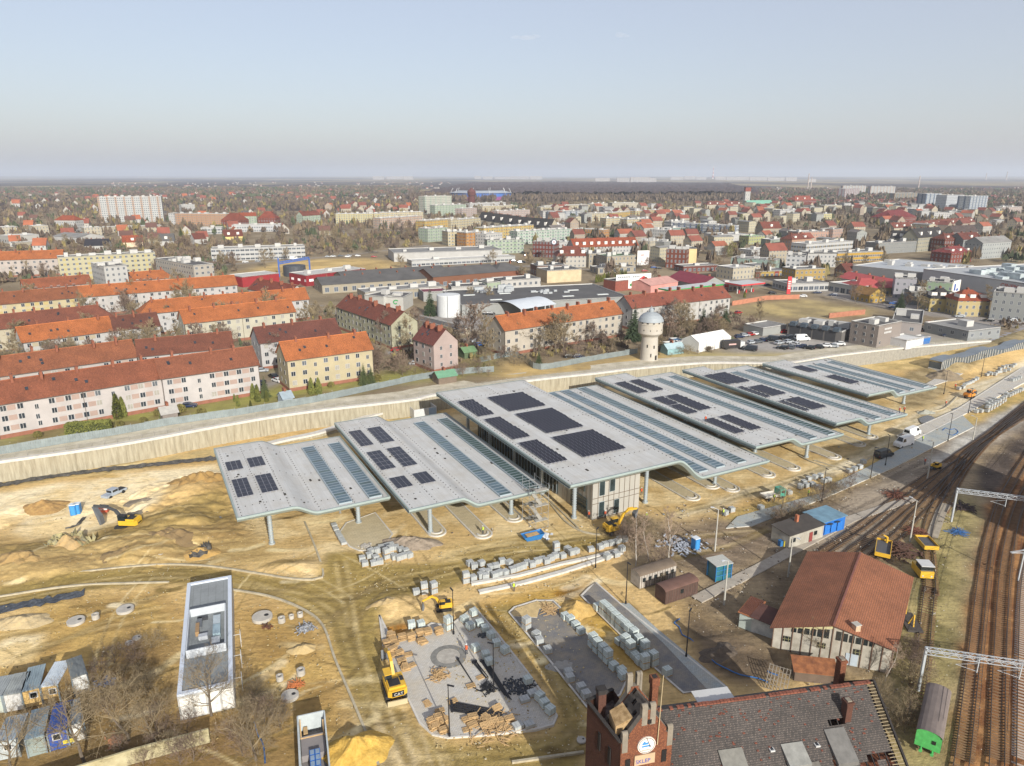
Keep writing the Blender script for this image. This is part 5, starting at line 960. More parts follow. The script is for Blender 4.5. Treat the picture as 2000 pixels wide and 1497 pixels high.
# site containers at the lower left
def cabin(t,fr,h,label,wallc,roofc,win=None,ribs=True,stripe=None,name='site_container'):
    """fr: near-left, near-right, far-right roof corners in tile pixels"""
    A,Bp,C=[g(t,x,y,h) for x,y in fr]; a=math.atan2(Bp[1]-A[1],Bp[0]-A[0]); w_=math.hypot(Bp[0]-A[0],Bp[1]-A[1]); d_=(C[0]-Bp[0])*-math.sin(a)+(C[1]-Bp[1])*math.cos(a)
    r=thing(name,label,'container',(*A,0),a); m=MB(); m.prism([(0,0),(w_,0),(w_,d_),(0,d_)],0,h-.12); m.build('wall',wallc,r); m=MB(); m.prism([(-.06,-.06),(w_+.06,-.06),(w_+.06,d_+.06),(-.06,d_+.06)],h-.12,h)
    if ribs:
        for i in range(int(w_/.3)): m.box((.2+i*.3,d_/2,h),(.09,d_-.2,.05))
    m.build('roof',roofc,r)
    if win:
        for x,z in win: m=MB(); m.box((x,-.04,z),(.95,.06,.95),1); m.box((x,-.07,z+.12),(.7,.06,.7),0); m.build('window',[DGL,WHITE],r)
    m=MB(); [m.box((x,y,-.05),(.16,.16,h+.06)) for x,y in ((-.02,-.02),(w_+.02,-.02))]; m.build('corner_post',mat('7d8a90',.6,.1),r)
    return r,w_,d_
YC=mat('d8b26a',.7,.1); 
cabin('k',[(232,672),(425,625),(490,372)],2.6,'yellow site container with a grey ribbed roof, left of two',YC,mat('8fa0a6',.5,.15),[(1.2,1.2)])
cabin('k',[(440,620),(620,595),(650,345)],2.6,'yellow site container with a bright zinc roof, right of two',YC,mat('ccd6dc',.4,.1),[(1.3,1.2)])
cabin('k',[(30,715),(225,680),(280,460)],2.6,'white site container with boards lying on its roof',WHITE,mat('9a9f9c',.7,.25))
cabin('k',[(-140,740),(10,715),(70,500)],2.6,'grey green site container at the left picture edge',mat('b8c0b4',.7,.1),mat('9aa0a0',.7,.2))
cabin('k',[(775,530),(940,470),(870,278)],2.8,'white container with a grey felt roof standing apart on the right',mat('dcdcd6',.7,.1),mat('7c8280',.8,.2),None,False)
cabin('k',[(270,1195),(470,1140),(490,840)],2.6,'grey green ribbed container in the front row, second from left',mat('8e9a94',.7,.15),mat('8296a0',.5,.2))
bl,w_,d_=cabin('k',[(508,1130),(720,1075),(715,780)],2.6,'blue container with a yellow plate beside a white framed window',mat('2a50a0',.6,.12),mat('2a4f9a',.6,.2),[(.9,1.35)],False)
m=MB(); m.box((2.1,-.04,.55),(1.4,.05,.5)); m.build('name_plate',mat('e0cc30',.5,.05),bl)
cabin('k',[(750,1040),(900,985),(925,720)],2.6,'white container behind the bare tree at the lower left',mat('e0ded6',.7,.1),mat('8c9496',.6,.2))
cabin('k',[(-60,1230),(180,1180),(205,925)],2.6,'pale blue grey roofed container at the lower left edge',mat('b0b8b8',.7,.1),mat('a2b0b8',.5,.15),[(1.2,1.2)])
r=thing('concrete_wall','mossy pale concrete wall crossing the lower left corner','wall',(-48.7,66.4,0)); m=MB(); m.beam((-8,-4.2,1.),(0,0,1.),.25,2.); m.beam((0,0,1.),(4,2,1.),.25,2.);m.beam((4,2,1.),(11.5,5.2,1.),.25,2.); m.build('panels',mat('b2a678',.95,.25,.5,var2='c8be98'),r)
heap('brick_heap','loose brick scraps behind the mossy wall','brick heap',7,640,995,60,.5,1.6,mat('b87a50',.9,.3,2),.3,.2)
heap('rubbish_heap','blue plastic scraps right of the white container','rubbish heap',7,590,665,40,.7,1.8,mat('2c5ea8',.6,.4,2,var2='8ab0dc'),.3,.3)
# brown roofed hall: corners in the yard
hl=[(38.1,89.2),(52.9,84.1),(65.,102.2),(51.8,110.3)]; eh=4.1
r=thing('yard_hall','large hall with rusty brown corrugated roof beside the railway','hall',(*hl[0],0)); O=hl[0]; L_=[(x-O[0],y-O[1]) for x,y in hl]; mid=lambda a,b:((a[0]+b[0])/2,(a[1]+b[1])/2)
rn,rf=mid(L_[0],L_[1]),mid(L_[3],L_[2]); rh=6.2; m=MB()
for a,b in ((L_[1],L_[2]),(L_[2],L_[3]),(L_[3],L_[0])): m.wall(a,b,0,eh)
m.face([(*L_[0],0),(*L_[1],0),(*L_[1],eh),(*rn,rh-.12),(*L_[0],eh)]); m.build('wall',PLAST,r); m=MB()
d=Vector((L_[1][0]-L_[0][0],L_[1][1]-L_[0][1])); l=d.length; d.normalize(); nn=Vector((d.y,-d.x))
for i in range(13):
    t=i/12; p=Vector(L_[0])+d*l*t+nn*.06; m.box((p.x,p.y,0),(.12,.12,eh+ (rh-eh)*(1-abs(2*t-1))-.2),0,math.atan2(d.y,d.x))
m.build('wall_post',mat('6e5442',.9,.2),r); m=MB()
for t in (.14,.38,.62): p=Vector(L_[0])+d*l*t+nn*.05; m=MB(); m.box((p.x,p.y,1.9),(1.1,.08,.9),1,math.atan2(d.y,d.x)); 
for t in (.12,.42,.72):
    p=Vector(L_[0])+d*l*t+nn*.07; q=MB(); q.box((p.x,p.y,2.),(1.05,.08,.85),0,math.atan2(d.y,d.x))
    for k in (-.26,.26): q.box((p.x+d.x*k,p.y+d.y*k,2.),(.05,.12,.85),1,math.atan2(d.y,d.x))
    q.box((p.x,p.y,2.4),(1.05,.12,.05),1,math.atan2(d.y,d.x)); q.build('window',[DGL,mat('a09a6a',.8,.1)],r)
q=MB()
for s in (0,1):
    for i in range(6):
        t=.5+(-1 if s==0 else 1)*(.03+i*.055+.02); p=Vector(L_[0])+d*l*t+nn*.07; hh=(rh-eh)*(1-abs(2*t-1)); q.box((p.x,p.y,eh-.35),(.62,.06,hh*.62+.25),0,math.atan2(d.y,d.x))
q.build('gable_glazing',DGL,r); q=MB()
q.face([(*(Vector(L_[0])+nn*.05),eh-.05),(*(Vector(rn)+nn*.05),rh-.18),(*(Vector(rn)+nn*.05),rh-.75),(*(Vector(L_[0])+d*l*.3+nn*.05),eh+.4)]); q.build('gable_cladding',mat('c8c090',.8,.2,3,stretch=(5,5,.2)),r)
p=Vector(L_[0])+d*l*.68+nn*.06; q=MB(); q.box((p.x,p.y,.1),(1.6,.08,1.9),0,math.atan2(d.y,d.x)); q.build('door',mat('b8c4cc',.6,.2),r)
for A,B2,Cc,D2 in ((L_[0],rn,rf,L_[3]),(L_[1],rn,rf,L_[2])):
    m=MB(); ov=Vector(rf)-Vector(rn); ov.normalize(); A=Vector(A)-ov*.5; B2=Vector(B2)-ov*.5; Cc=Vector(Cc)+ov*.4; D2=Vector(D2)+ov*.4; e=(A-B2).normalized()*.45; A=A+e; D2=D2+e; w_=(A-B2).length; le=(Cc-B2).length
    P=[(*A,eh-.12),(*B2,rh),(*Cc,rh),(*D2,eh-.12)]; m.face(P,0,[(0,w_),(0,0),(le,0),(le,w_)]); m.face([(x,y,z-.1) for x,y,z in P[::-1]],1); 
    for a,b in ((0,1),(3,0)): m.face([P[a],P[b],(P[b][0],P[b][1],P[b][2]-.1),(P[a][0],P[a][1],P[a][2]-.1)],1)
    m.build('roof',[RUST2,mat('5a3428',.9,.2)],r)
m=MB(); v=Vector(rf)-Vector(rn); m.beam((*(Vector(rn)-v*.02),rh+.06),(*(Vector(rf)+v*.01),rh+.06),.28,.08); m.build('ridge_cap',mat('8a5648',.9,.2),r)
px_,py_=G(1671,1233,5.2); m=MB(); m.box((px_-O[0],py_-O[1],4.2),(.85,.85,2.1),0,.3); m.box((px_-O[0],py_-O[1],6.3),(1.,1.,.12),1,.3); m.build('chimney',[mat('c8a888',.9,.25,2),CONC2],r)
landmark('the brown roofed yard hall',*O)
# lean-to sheds left of the hall
def hut(label,t,fr,h0,h1,wallm,roofm,name='shed',cat='shed',wins=(),door=None,chim=False,ribs=0):
    """fr: near-left, near-right, far-right corners of the eaves in tile pixels; h0 near eave height, h1 far"""
    A,Bp,C=[g(t,x,y,h) for (x,y),h in zip(fr,(h0,h0,h1))]; a=math.atan2(Bp[1]-A[1],Bp[0]-A[0]); w_=math.hypot(Bp[0]-A[0],Bp[1]-A[1]); d_=max(1.5,(C[0]-Bp[0])*-math.sin(a)+(C[1]-Bp[1])*math.cos(a))
    r=thing(name,label,cat,(*A,0),a); m=MB(); P=[(.1,.1),(w_-.1,.1),(w_-.1,d_-.1),(.1,d_-.1)]; H4=[h0,h0,h1,h1]
    for i in range(4): j=(i+1)%4; m.wall(P[i],P[j],0,H4[i]-.05,0,0,H4[j]-.05)
    m.build('wall',wallm,r); m=MB(); R=[(-.15,-.2),(w_+.15,-.2),(w_+.15,d_+.1),(-.15,d_+.1)]
    T_=[(x,y,z) for (x,y),z in zip(R,H4)]; m.face([(x,y,z+.1) for x,y,z in T_],0,[(x,y) for x,y in R])
    for i in range(4): j=(i+1)%4; m.face([T_[i],T_[j],(*T_[j][:2],T_[j][2]+.1),(*T_[i][:2],T_[i][2]+.1)])
    for i in range(ribs): x=.1+(w_-.2)*i/max(1,ribs-1); m.beam((x,0,h0+.14),(x,d_,h1+.14),.12,.08,1)
    m.build('roof',[roofm,mat('6a4030',.9,.3)],r)
    for x,z,ww,wh in wins: m=MB(); m.box((x*w_,.05,z),(ww,.12,wh)); m.build('window',DGL,r)
    if door: m=MB(); m.box((door[0]*w_,.06,.05),(.9,.1,2.)); m.build('door',door[1],r)
    if chim: m=MB(); m.box((w_*.55,d_*.7,h0),(.55,.55,1.7)); m.build('chimney',mat('b06a48',.9,.3,3),r)
    return r
hut('pale shed with an orange rusted ribbed roof left of the brown hall',9,[(410,560),(485,590),(543,500)],2.6,2.9,mat('b8c2b8',.8,.2),mat('a8683c',.8,.4,2,stretch=(4,1,1)),ribs=9)
hut('low white panelled shed with a dark rusty roof against the brown hall',9,[(478,585),(612,640),(640,555)],2.7,2.9,mat('c4c4bc',.9,.25,1),mat('5c3a30',.9,.25))
hut('dark felt roofed plaster hut with a brick chimney and red door',6,[(695,850),(890,785),(755,735)],2.8,3.1,PLAST,FELT,'yard_hut','hut',((.12,1.2,1.1,.8),(.75,1.2,.8,.8)),(.62,mat('8a3a34',.7,.1)),True)
r=hut('bright blue site cabin with a pale streaked blue roof',6,[(882,775),(1010,735),(880,685)],3.0,3.0,mat('2470c4',.5,.12),mat('7296a8',.6,.25,.6),'site_cabin','cabin')
m=MB(); [m.box((x,-.05,.3),(1.4,.1,2.)) for x in (1.2,3.,4.8)]; m.build('door',mat('2a7ad0',.5,.08),r); m=MB(); [m.box((x,-.35,2.45),(1.,.6,.08)) for x in (1.6,3.6)]; m.build('awning',mat('3c4852',.6,.1),r)
r=hut('blue framed waiting shelter with a grey corrugated roof',6,[(285,1020),(372,1000),(275,965)],3.0,3.0,glassy('2a6a74',.15,.9,.3),mat('bcbcb2',.7,.15,3,stretch=(4,1,1)),'waiting_shelter','shelter'); 
m=MB(); 
for x,y in ((0,0),(1.6,0),(3.2,0),(0,2.4),(3.2,2.4)): m.box((x,y,0),(.14,.14,3.))
for z in (1.,2.): m.box((1.6,-.02,z),(3.3,.08,.08))
m.build('frame',mat('2a7ab4',.5,.1),r)
# old wagons used as sheds
def wagon(label,t,ends,h,wd,body,roof,windows=0,wheels=False,arch=.45):
    A,Bp=g(t,*ends[0],h),g(t,*ends[1],h); a=math.atan2(Bp[1]-A[1],Bp[0]-A[0]); l=math.hypot(Bp[0]-A[0],Bp[1]-A[1]); z0=1.0 if wheels else .15
    r=thing('railway_wagon',label,'wagon',(*A,0),a); m=MB(); m.prism([(0,-wd/2),(l,-wd/2),(l,wd/2),(0,wd/2)],z0,h)
    for x in (0,l):
        P=[(x,-wd/2*math.cos(t_),h+arch*math.sin(t_)) for t_ in [math.pi*i/8 for i in range(9)]]; m.face(P if x else P[::-1])
    m.build('body',body,r); m=MB(); n_=8
    for i in range(n_): t0,t1=math.pi*i/n_,math.pi*(i+1)/n_; m.face([(-.15,-wd/2*1.06*math.cos(t0),h+.02+arch*math.sin(t0)),(l+.15,-wd/2*1.06*math.cos(t0),h+.02+arch*math.sin(t0)),(l+.15,-wd/2*1.06*math.cos(t1),h+.02+arch*math.sin(t1)),(-.15,-wd/2*1.06*math.cos(t1),h+.02+arch*math.sin(t1))])
    m.build('roof',roof,r); m=MB()
    for i in range(int(l/.55)): m.box((.3+i*.55,-wd/2-.03,z0),(.06,.05,h-z0))
    m.build('wall_ribs',mat('6a5a50',.9,.2),r)
    for i in range(windows): m=MB(); m.box((l*(i+.7)/(windows+.4),-wd/2-.05,1.3),(.6,.08,.7)); m.build('window',DGL,r)
    if wheels:
        for x in (.8,l-.8):
            for s in (-.7,.7): q=MB(); q.tube((x,s-.08,.5),(x,s+.08,.5),.48,.48,14); q.build('wheel',DARK,r)
        for s in (-.6,.6): q=MB(); q.tube((-.75,s,.95),(0,s,.95),.2,.1,10); q.build('buffer',body,r)
    else:
        q=MB(); q.box((l/2,0,0),(l-.4,wd-.4,z0)); q.build('underframe',DARK,r)
    return r,l
wagon('pale old wagon body with white window strip under the birches',5,[(1690,1055),(1890,995)],2.5,2.6,mat('b4aca0',.9,.3,1),mat('7a6a58',.9,.2),6)
wagon('dark brown old wagon body with a rounded roof beside concrete rings',5,[(1830,1140),(2010,1080)],2.5,2.6,mat('5a4238',.9,.25,1),mat('6e5044',.9,.2),1)
gw,l=wagon('green ended freight wagon with a long grey rounded roof','j',[(1290,985),(1360,640)],3.0,2.7,mat('4cb45c',.6,.2,2),mat('7c7069',.9,.15,.8),0,True,.6); m=MB(); m.box((-.04,-.6,1.9),(.06,.4,.5)); m.build('end_window',DGL,gw)
for px,ln,lb,ang in ((FP(6,1480,945),4.2,'yellow sided flat wagon with a dark empty load bed',84),(FP(6,1205,985),6.,'yellow frame wagon with a small crane beside the hall',60)):
    r=thing('flat_wagon',lb,'wagon',(*G(*px),0),rad(ang)); m=MB(); m.box((ln/2,0,.9),(ln,2.5,.2)); m.build('load_bed',mat('55565a',.8,.15),r); m=MB()
    for s in (-1.25,1.25): m.box((ln/2,s,.7),(ln,.1,.75))
    for x in (0,ln): m.box((x,0,.7),(.1,2.5,.75))
    m.build('side_board',YEL,r)
    for x in (.8,ln-.8):
        for s in (-.7,.7): q=MB(); q.tube((x,s-.08,.45),(x,s+.08,.45),.42,.42,12); q.build('wheel',DARK,r)
    if ang==60: m=MB(); m.tube((5.4,-.4,.9),(5.4,-.4,2.2),.2,.2,8); m.beam((5.4,-.4,2.2),(4.2,.2,3.),.2,.25); m.beam((4.2,.2,3.),(5.2,.6,2.6),.16,.2); m.build('crane_arm',YEL,r)
r=thing('rail_tractor','small yellow track trolley with a white cab roof','rail vehicle',(*g(6,1455,1100),0),rad(84)); m=MB(); m.box((1.8,0,.5),(3.6,2.2,1.2)); m.build('body',YEL,r); m=MB(); m.box((1.3,0,1.7),(2.,2.,.9)); m.build('cab',DGL,r); m=MB(); m.box((1.3,0,2.6),(2.4,2.2,.12)); m.build('cab_roof',WHITE,r)
for x in (.7,2.9):
    for s in (-.7,.7): q=MB(); q.tube((x,s-.08,.45),(x,s+.08,.45),.42,.42,12); q.build('wheel',DARK,r)
for s in (-.7,.7): q=MB(); q.tube((-.03,s,.9),(.0,s,.9),.14,.14,10); q.build('headlight',WHITE,r)
r=thing('yard_crane_base','dark flat steel frame with two yellow posts beside the hall','steel frame',(*g(6,1395,1390),0),rad(80)); m=MB(); m.box((2.5,0,0),(5,2.2,.35)); m.build('base_plate',mat('4a4440',.9,.2),r); m=MB(); m.beam((1.,0,.3),(2.,-.3,1.8),.16,.16); m.beam((1.8,.5,.3),(2.,-.3,1.8),.14,.14); m.beam((4.4,0,.3),(4.8,-.1,2.),.16,.16); m.build('yellow_post',YEL,r)
# waste bins by the hut
for x,c,lb in ((640,'2f74b0','blue waste bin by the plaster hut'),(660,'d8c020','yellow waste bin by the plaster hut'),(676,'4a8a40','green waste bin by the plaster hut')):
    r=thing('waste_bin',lb,'bin',(*g(6,x,905),0),.4); m=MB(); m.prism([(-.35,-.35),(.35,-.35),(.35,.35),(-.35,.35)],.08,1.1); m.build('body',mat(c,.5,.1),r); m=MB(); m.box((0,0,1.1),(.78,.82,.09)); m.build('lid',mat(c,.5,.1),r)
# ---- railway tracks
RAIL=mat('5a5048',.45,.2,.5,.5); SLEEP=mat('8a6a48',.95,.25,1.); SLEEPC=mat('b8a898',.9,.15,1.)
def track(label,px,sl=SLEEP,zs=.0,step=.65,loc=None):
    P=smooth_line([(*p,0) for p in (gp(px) if loc is None else loc)],step); r=thing('railway_track',label,'track',(P[0].x,P[0].y,zs)); O=P[0]; L=[p-O for p in P]; m=MB()
    for i in range(0,len(L)-1):
        d=L[i+1]-L[i]; m.box((L[i].x,L[i].y,-.02),(.24,2.5,.09),0,math.atan2(d.y,d.x))
    m=m.build('sleepers',sl,r); tag(m,kind='stuff')
    for s in (-.755,.755):
        q=MB(); sweep(q,L[::2]+[L[-1]],[(s-.06,.12),(s-.04,.3),(s+.04,.3),(s+.06,.12)]); q.build('rail',RAIL,r)
    return r
track('left main railway line with dark sleepers',[(1862,1560),(1879,1483),(1903,1280),(1932,1060),(1975,945),(2060,830),(2180,735)])
track('second main railway line right of the overhead masts',[(1943,1560),(1947,1483),(1953,1280),(1968,1080),(2005,960),(2080,860),(2190,780)])
track('railway line with pale concrete sleepers at the right picture edge',[(1998,1560),(2000,1483),(2001,1280),(2008,1120),(2040,1000),(2110,900)],SLEEPC)
for lb,px in (('yard track nearest the plaster hut',[(1600,1085),(1680,1030),(1765,965),(1850,905),(1950,835),(2060,745)]),('second yard track from the plaster hut',[(1650,1090),(1720,1035),(1790,975),(1870,905),(1960,835),(2070,750)]),('third yard track joining at the pale ballast fan',[(1690,1100),(1750,1050),(1810,985),(1870,920),(1940,850),(2070,760)]),('yard track carrying the yellow wagons',[(1818,1160),(1815,1100),(1812,1040),(1835,975),(1870,920),(1910,870),(2080,765)]),('yard track closest to the main lines',[(1840,1000),(1862,950),(1890,905),(1930,860),(2000,800),(2090,740)]),('overgrown siding beside the hall',[(1785,1420),(1800,1300),(1810,1200),(1816,1150)])): track(lb,px)
mm=MB(); P=[Vector((*p,0)) for p in gp([(1360,1172),(1480,1112),(1570,1063),(1660,1015),(1780,975)])]; sweep(mm,P,[(-1.1,-.2),(-1.1,.12),(1.1,.12),(1.1,-.2)]); tag(mm.build('path',mat('b0a696',.95,.2,.6)),kind='structure')
mm=MB(); P=[Vector((*p,0)) for p in gp([(1820,1050),(1838,1000),(1848,985)])]; sweep(mm,P,[(-1.,-.2),(-1.,.1),(1.,.1),(1.,-.2)]); tag(mm.build('path',mat('a89c88',.95,.2,.6)),kind='structure')
# ---- overhead line gantries
GAL=mat('c2c8cc',.45,.08,1,.3)
def gantry(label,A,B,hgt,ext=0.):
    r=thing('overhead_gantry',label,'gantry',(*A,0)); dx,dy=B[0]-A[0],B[1]-A[1]; m=MB(); m.beam((0,0,0),(0,0,hgt+.5),.3,.3); m.build('mast',GAL,r)
    if ext: m=MB(); m.beam((dx,dy,0),(dx,dy,hgt+.5),.3,.3); m.build('mast',GAL,r)
    d=Vector((dx,dy,0)); L=d.length; d.normalize(); n=Vector((-d.y,d.x,0))*.35; m=MB(); N=int(L/.8)
    for s in (-1,1):
        for z in (hgt-.35,hgt+.35): m.beam(n*s+Vector((0,0,z)),d*L+n*s+Vector((0,0,z)),.09,.09)
        for i in range(N): a=d*(L*i/N)+n*s; b=d*(L*(i+1)/N)+n*s; za,zb=(hgt-.35,hgt+.35) if i%2 else (hgt+.35,hgt-.35); m.beam(a+Vector((0,0,za)),b+Vector((0,0,zb)),.06,.06)
    for i in range(N): a=d*(L*i/N)+n*(1 if i%2 else -1); b=d*(L*(i+1)/N)+n*(-1 if i%2 else 1); m.beam(a+Vector((0,0,hgt+.35)),b+Vector((0,0,hgt+.35)),.06,.06)
    m.build('lattice_beam',GAL,r)
    for t in (.35,.62,.85):
        p=d*L*t; m=MB(); m.beam(p+Vector((0,0,hgt)),p+Vector((0,0,hgt-2.2)),.12,.12); m.beam(p+Vector((0,0,hgt-2.)),p-d*2.6+Vector((0,0,hgt-1.4)),.05,.05); m.beam(p+Vector((0,0,hgt-.8)),p-d*2.6+Vector((0,0,hgt-1.4)),.04,.04); m.build('drop_arm',GAL,r)
    return r
a1=(55.,80.6); b1=G(2060,1345,6.4); gantry('nearer overhead line gantry beyond the green ended wagon',a1,(a1[0]+17.5,a1[1]-4.6),6.4)
a2=(88.5,129.5); gantry('farther overhead line gantry above the dark ballast',a2,(a2[0]+23,a2[1]-8),6.9)
r=thing('signal_arm','small lattice signal bracket at the right edge','signal',(*G(1988,1135),0)); m=MB(); m.beam((0,0,0),(0,0,5.8),.2,.2); m.build('mast',GAL,r); m=MB(); m.beam((-2.2,0,5.4),(.4,0,5.4),.1,.1); m.beam((-2.2,.3,5.4),(.4,.3,5.9),.08,.08); m.beam((-2.2,0,5.4),(0,0,5.9),.08,.08); m.build('bracket',GAL,r)
r=thing('overhead_wire','thin overhead line wires above the main tracks','wire',(58,68,0)); m=MB()
for dx in (0,1,4,5): P=smooth_line([(x,y,5.2) for x,y in gp([(1880+dx*14,1500),(1905+dx*13,1250),(1940+dx*12,1030),(2010+dx*12,900)])],4.); [m.tube(a-Vector((58,68,0)),b-Vector((58,68,0)),.03,.03,4,0,False) for a,b in zip(P,P[1:])]
m.build('contact_wire',BLACK,r)
# tall block outside the frame to the right, whose shade lies over the tracks
r=thing('tall_block','tall plain block outside the picture shading the right hand tracks','building',(109,100,0),rad(20)); m=MB(); m.prism([(0,0),(26,0),(26,16),(0,16)],0,26); m.build('wall',mat('b0a898',.9,.1),r); m=MB(); m.prism([(-.3,-.3),(26.3,-.3),(26.3,16.3),(-.3,16.3)],26.002,26.4); m.build('roof',FELT,r)
# glazed ramp shelter at the far right
P=smooth_line([(*p,0) for p in gp([(1838,722),(1900,707),(1960,697),(2060,676),(2200,650)],1.)],1.5); r=thing('ramp_shelter','long grey glazed ramp shelter with a stepped wavy roof','shelter',(P[0].x,P[0].y,0)); m=MB(); f=MB(); k=MB()
for i,(a,b) in enumerate(zip(P,P[1:])):
    a=a-P[0];b=b-P[0]; n=Vector((-(b-a).y,(b-a).x,0)).normalized()*4.5; u=lambda q:3.2+1.0*(.5+.5*math.tanh(3*math.sin(q*.42)))*(1)+q*.03
    za,zb=u(i),u(i+1); m.face([(*a.xy,za),(*b.xy,zb),(*(b+n).xy,zb),(*(a+n).xy,za)]); f.face([(*a.xy,.8),(*b.xy,.8),(*b.xy,zb-.05),(*a.xy,za-.05)]); k.beam((*a.xy,0),(*b.xy,0),.3,1.7); k.beam((*a.xy,.8),(*a.xy,za),.12,.12)
a=Vector((0,0,0)); n=Vector((-(P[1]-P[0]).y,(P[1]-P[0]).x,0)).normalized()*4.5; f.face([(0,0,.8),(*n.xy,.8),(*n.xy,3.15),(0,0,3.15)]); k.beam((0,0,0),(*n.xy,0),.3,1.7)
m.build('roof',mat('7c858c',.4,.12,.5),r); f.build('glazing',glassy('4c565c',.15,1,.3),r); k.build('base_wall',CONC,r)
# ---- ruined brick station
SLATE=tiles('5e5853',.75,.21,.28,'6e635b'); BLK=mat('2c2826',.95,.3); STN=mat('8a8070',.95,.2,1)
ra=rad(10); O=(14.8,61.2); Lr=25.2; hw=6.6; zr,ze=13.7,8.2
st=thing('ruined_station','derelict brick station with a gabled tower and a long broken dark tile roof','building',(*O,0),ra); m=MB()
m.prism([(0,-hw+.5),(Lr-.4,-hw+.5),(Lr-.4,hw-.5),(0,hw-.5)],0,ze-.1); 
for x in (Lr-.5,): m.face([(x,-hw+.5,ze-.1),(x,hw-.5,ze-.1),(x,0,zr-.4)])
m.build('wall',BRICK,st)
slope=math.hypot(hw,zr-ze)
for s in (-1,1):
    m=MB(); nu=26
    for i in range(nu):
        for j in range(14):
            x0,x1=Lr*i/nu,Lr*(i+1)/nu; t0,t1=j/14,(j+1)/14
            if s<0:
                if i==nu-1 and (j<13): continue           # bare battens at the verge
                if (j>=12 and i>8 and rng.random()<.75) or (j==11 and i>16 and rng.random()<.4): continue
                if (i in(19,20) and j in(5,)) : continue
            P=[(x,s*hw*t,zr+(ze-zr)*t) for x,t in ((x0,t1),(x1,t1),(x1,t0),(x0,t0))]; m.face(P if s<0 else P[::-1],0,[(x,slope*t) for x,t in ((x0,t1),(x1,t1),(x1,t0),(x0,t0))][::1 if s<0 else -1])
    m.build('roof',SLATE,st)
m=MB(); 
for i in range(int(Lr/.8)): m.beam((.3+i*.8,-.05,zr-.15),(.3+i*.8,-hw,ze-.15),.1,.12)
for j in range(26): t=j/26; m.beam((Lr-1.4,-hw*t,zr+(ze-zr)*t-.06),(Lr+.1,-hw*t,zr+(ze-zr)*t-.06),.06,.05,1)
m.build('rafters',[BLK,mat('a89878',.9,.2)],st); m=MB(); m.beam((Lr+.12,.1,zr+.05),(Lr+.12,-hw,ze+.05),.22,.25); m.beam((Lr+.12,.1,zr+.05),(Lr+.12,hw,ze+.05),.22,.25); m.build('verge',BLK,st)
m=MB()
for i in range(int(Lr/.4)):
    if rng.random()<.85: m.box((.2+i*.4,0,zr-.05),(.36,.42,.14+rng.uniform(0,.06)))
m.build('ridge_tiles',mat('94563f',.9,.4,2,k=.62),st); m=MB()
for i in range(150):
    x=rng.uniform(.4,Lr-1.5); t=rng.random()**1.2; m.box((x,-hw*t-.02,zr+(ze-zr)*t+.0),(rng.uniform(.15,.32),.24,.035+.02*t))
m.build('loose_tiles',mat('9a5a44',.9,.3,3,k=.6),st)
for x,t0,t1,w_,mt in ((5.6,.52,1.0,2.6,'7c7a72'),(12.4,.55,.8,2.4,'8a8a84'),(13.3,.78,1.05,2.6,'6f6a62'),(17.6,.46,.85,2.3,'6e6c68')):
    m=MB(); P=[(x,-hw*t0-.05,zr+(ze-zr)*t0+.12),(x+w_,-hw*t0-.05,zr+(ze-zr)*t0+.12),(x+w_+.1,-hw*t1-.3,zr+(ze-zr)*t1+.45),(x+.1,-hw*t1-.3,zr+(ze-zr)*t1+.45)]; m.face(P[::-1]); 
    for a,b in ((0,3),(1,2),(3,2)): m.face([P[a],P[b],(*P[b][:2],P[b][2]-.5),(*P[a][:2],P[a][2]-.5)])
    m.build('dormer',mat(mt,.9,.2,1.5),st)
for x,t in ((4.,.75),(11.3,.58),(16.3,.6)): m=MB(); z=zr+(ze-zr)*t; m.box((x,-hw*t,z-.05),(.5,.75,.16),1); m.box((x,-hw*t,z+.1),(.3,.5,.03),0); m.build('skylight',[DGL,WHITE],st)
for x,t,h_,mt in ((20.6,.34,3.,BRICKD),(23.8,-.55,4.4,BRICK)):
    z=zr-(zr-ze)*abs(t); m=MB(); m.prism([(x-.35,-hw*t-.5),(x+.35,-hw*t-.5),(x+.35,-hw*t+.4),(x-.35,-hw*t+.4)],z-1.2,z+h_-1.,0,1); m.box((x,-hw*t-.05,z+h_-1.25),(.9,1.05,.28),0); m.box((x,-hw*t-.05,z+h_-.97),(.5,.6,.12),1); m.build('chimney',[mt,STN],st)
m=MB(); m.box((7.3,1.6,zr-1.1),(3.4,1.8,.5),1,.0); m.box((7.3,1.6,zr-.6),(4.2,2.1,.07),0); m.build('roof_hatch',[WHITE,mat('b85a44',.9,.2)],st)
# the tower: its own frame, front towards the camera
ta=rad(14)-ra; to=Vector((10.3-O[0],54.7-O[1])); to.rotate(Matrix.Rotation(-ra,2)); TM=Matrix.Translation((to.x,to.y,0))@Matrix.Rotation(ta,4,'Z')
def tbuild(nm,fn,mts):
    m=MB(); fn(m); m.v=[tuple(TM@Vector(v)) for v in m.v]; return m.build(nm,mts,st)
tw,td=5.3,3.3
def f(m):
    m.prism([(0,0),(tw,0),(tw,td),(0,td)],0,15.); 
    for y in (0,td):
        P=[(0,15.),(tw,15.),(tw,15.6),(tw-.75,16.),(tw-.75,16.5),(tw/2+.4,18.6),(tw/2+.4,18.9),(tw/2-.4,18.9),(tw/2-.4,18.6),(.75,16.5),(.75,16.),(0,15.6)]
        for yy,s in ((y-.02,1),(y+.5 if y==0 else y+.5,-1)): m.face([(x,yy,z) for x,z in P][::s],0,[(x,z) for x,z in P][::s])
        for (x0,z0),(x1,z1) in zip(P,P[1:]+P[:1]): m.face([(x0,y-.02,z0),(x0,y+.5,z0),(x1,y+.5,z1),(x1,y-.02,z1)],1)
tbuild('tower_wall',f,[BRICK,STN])
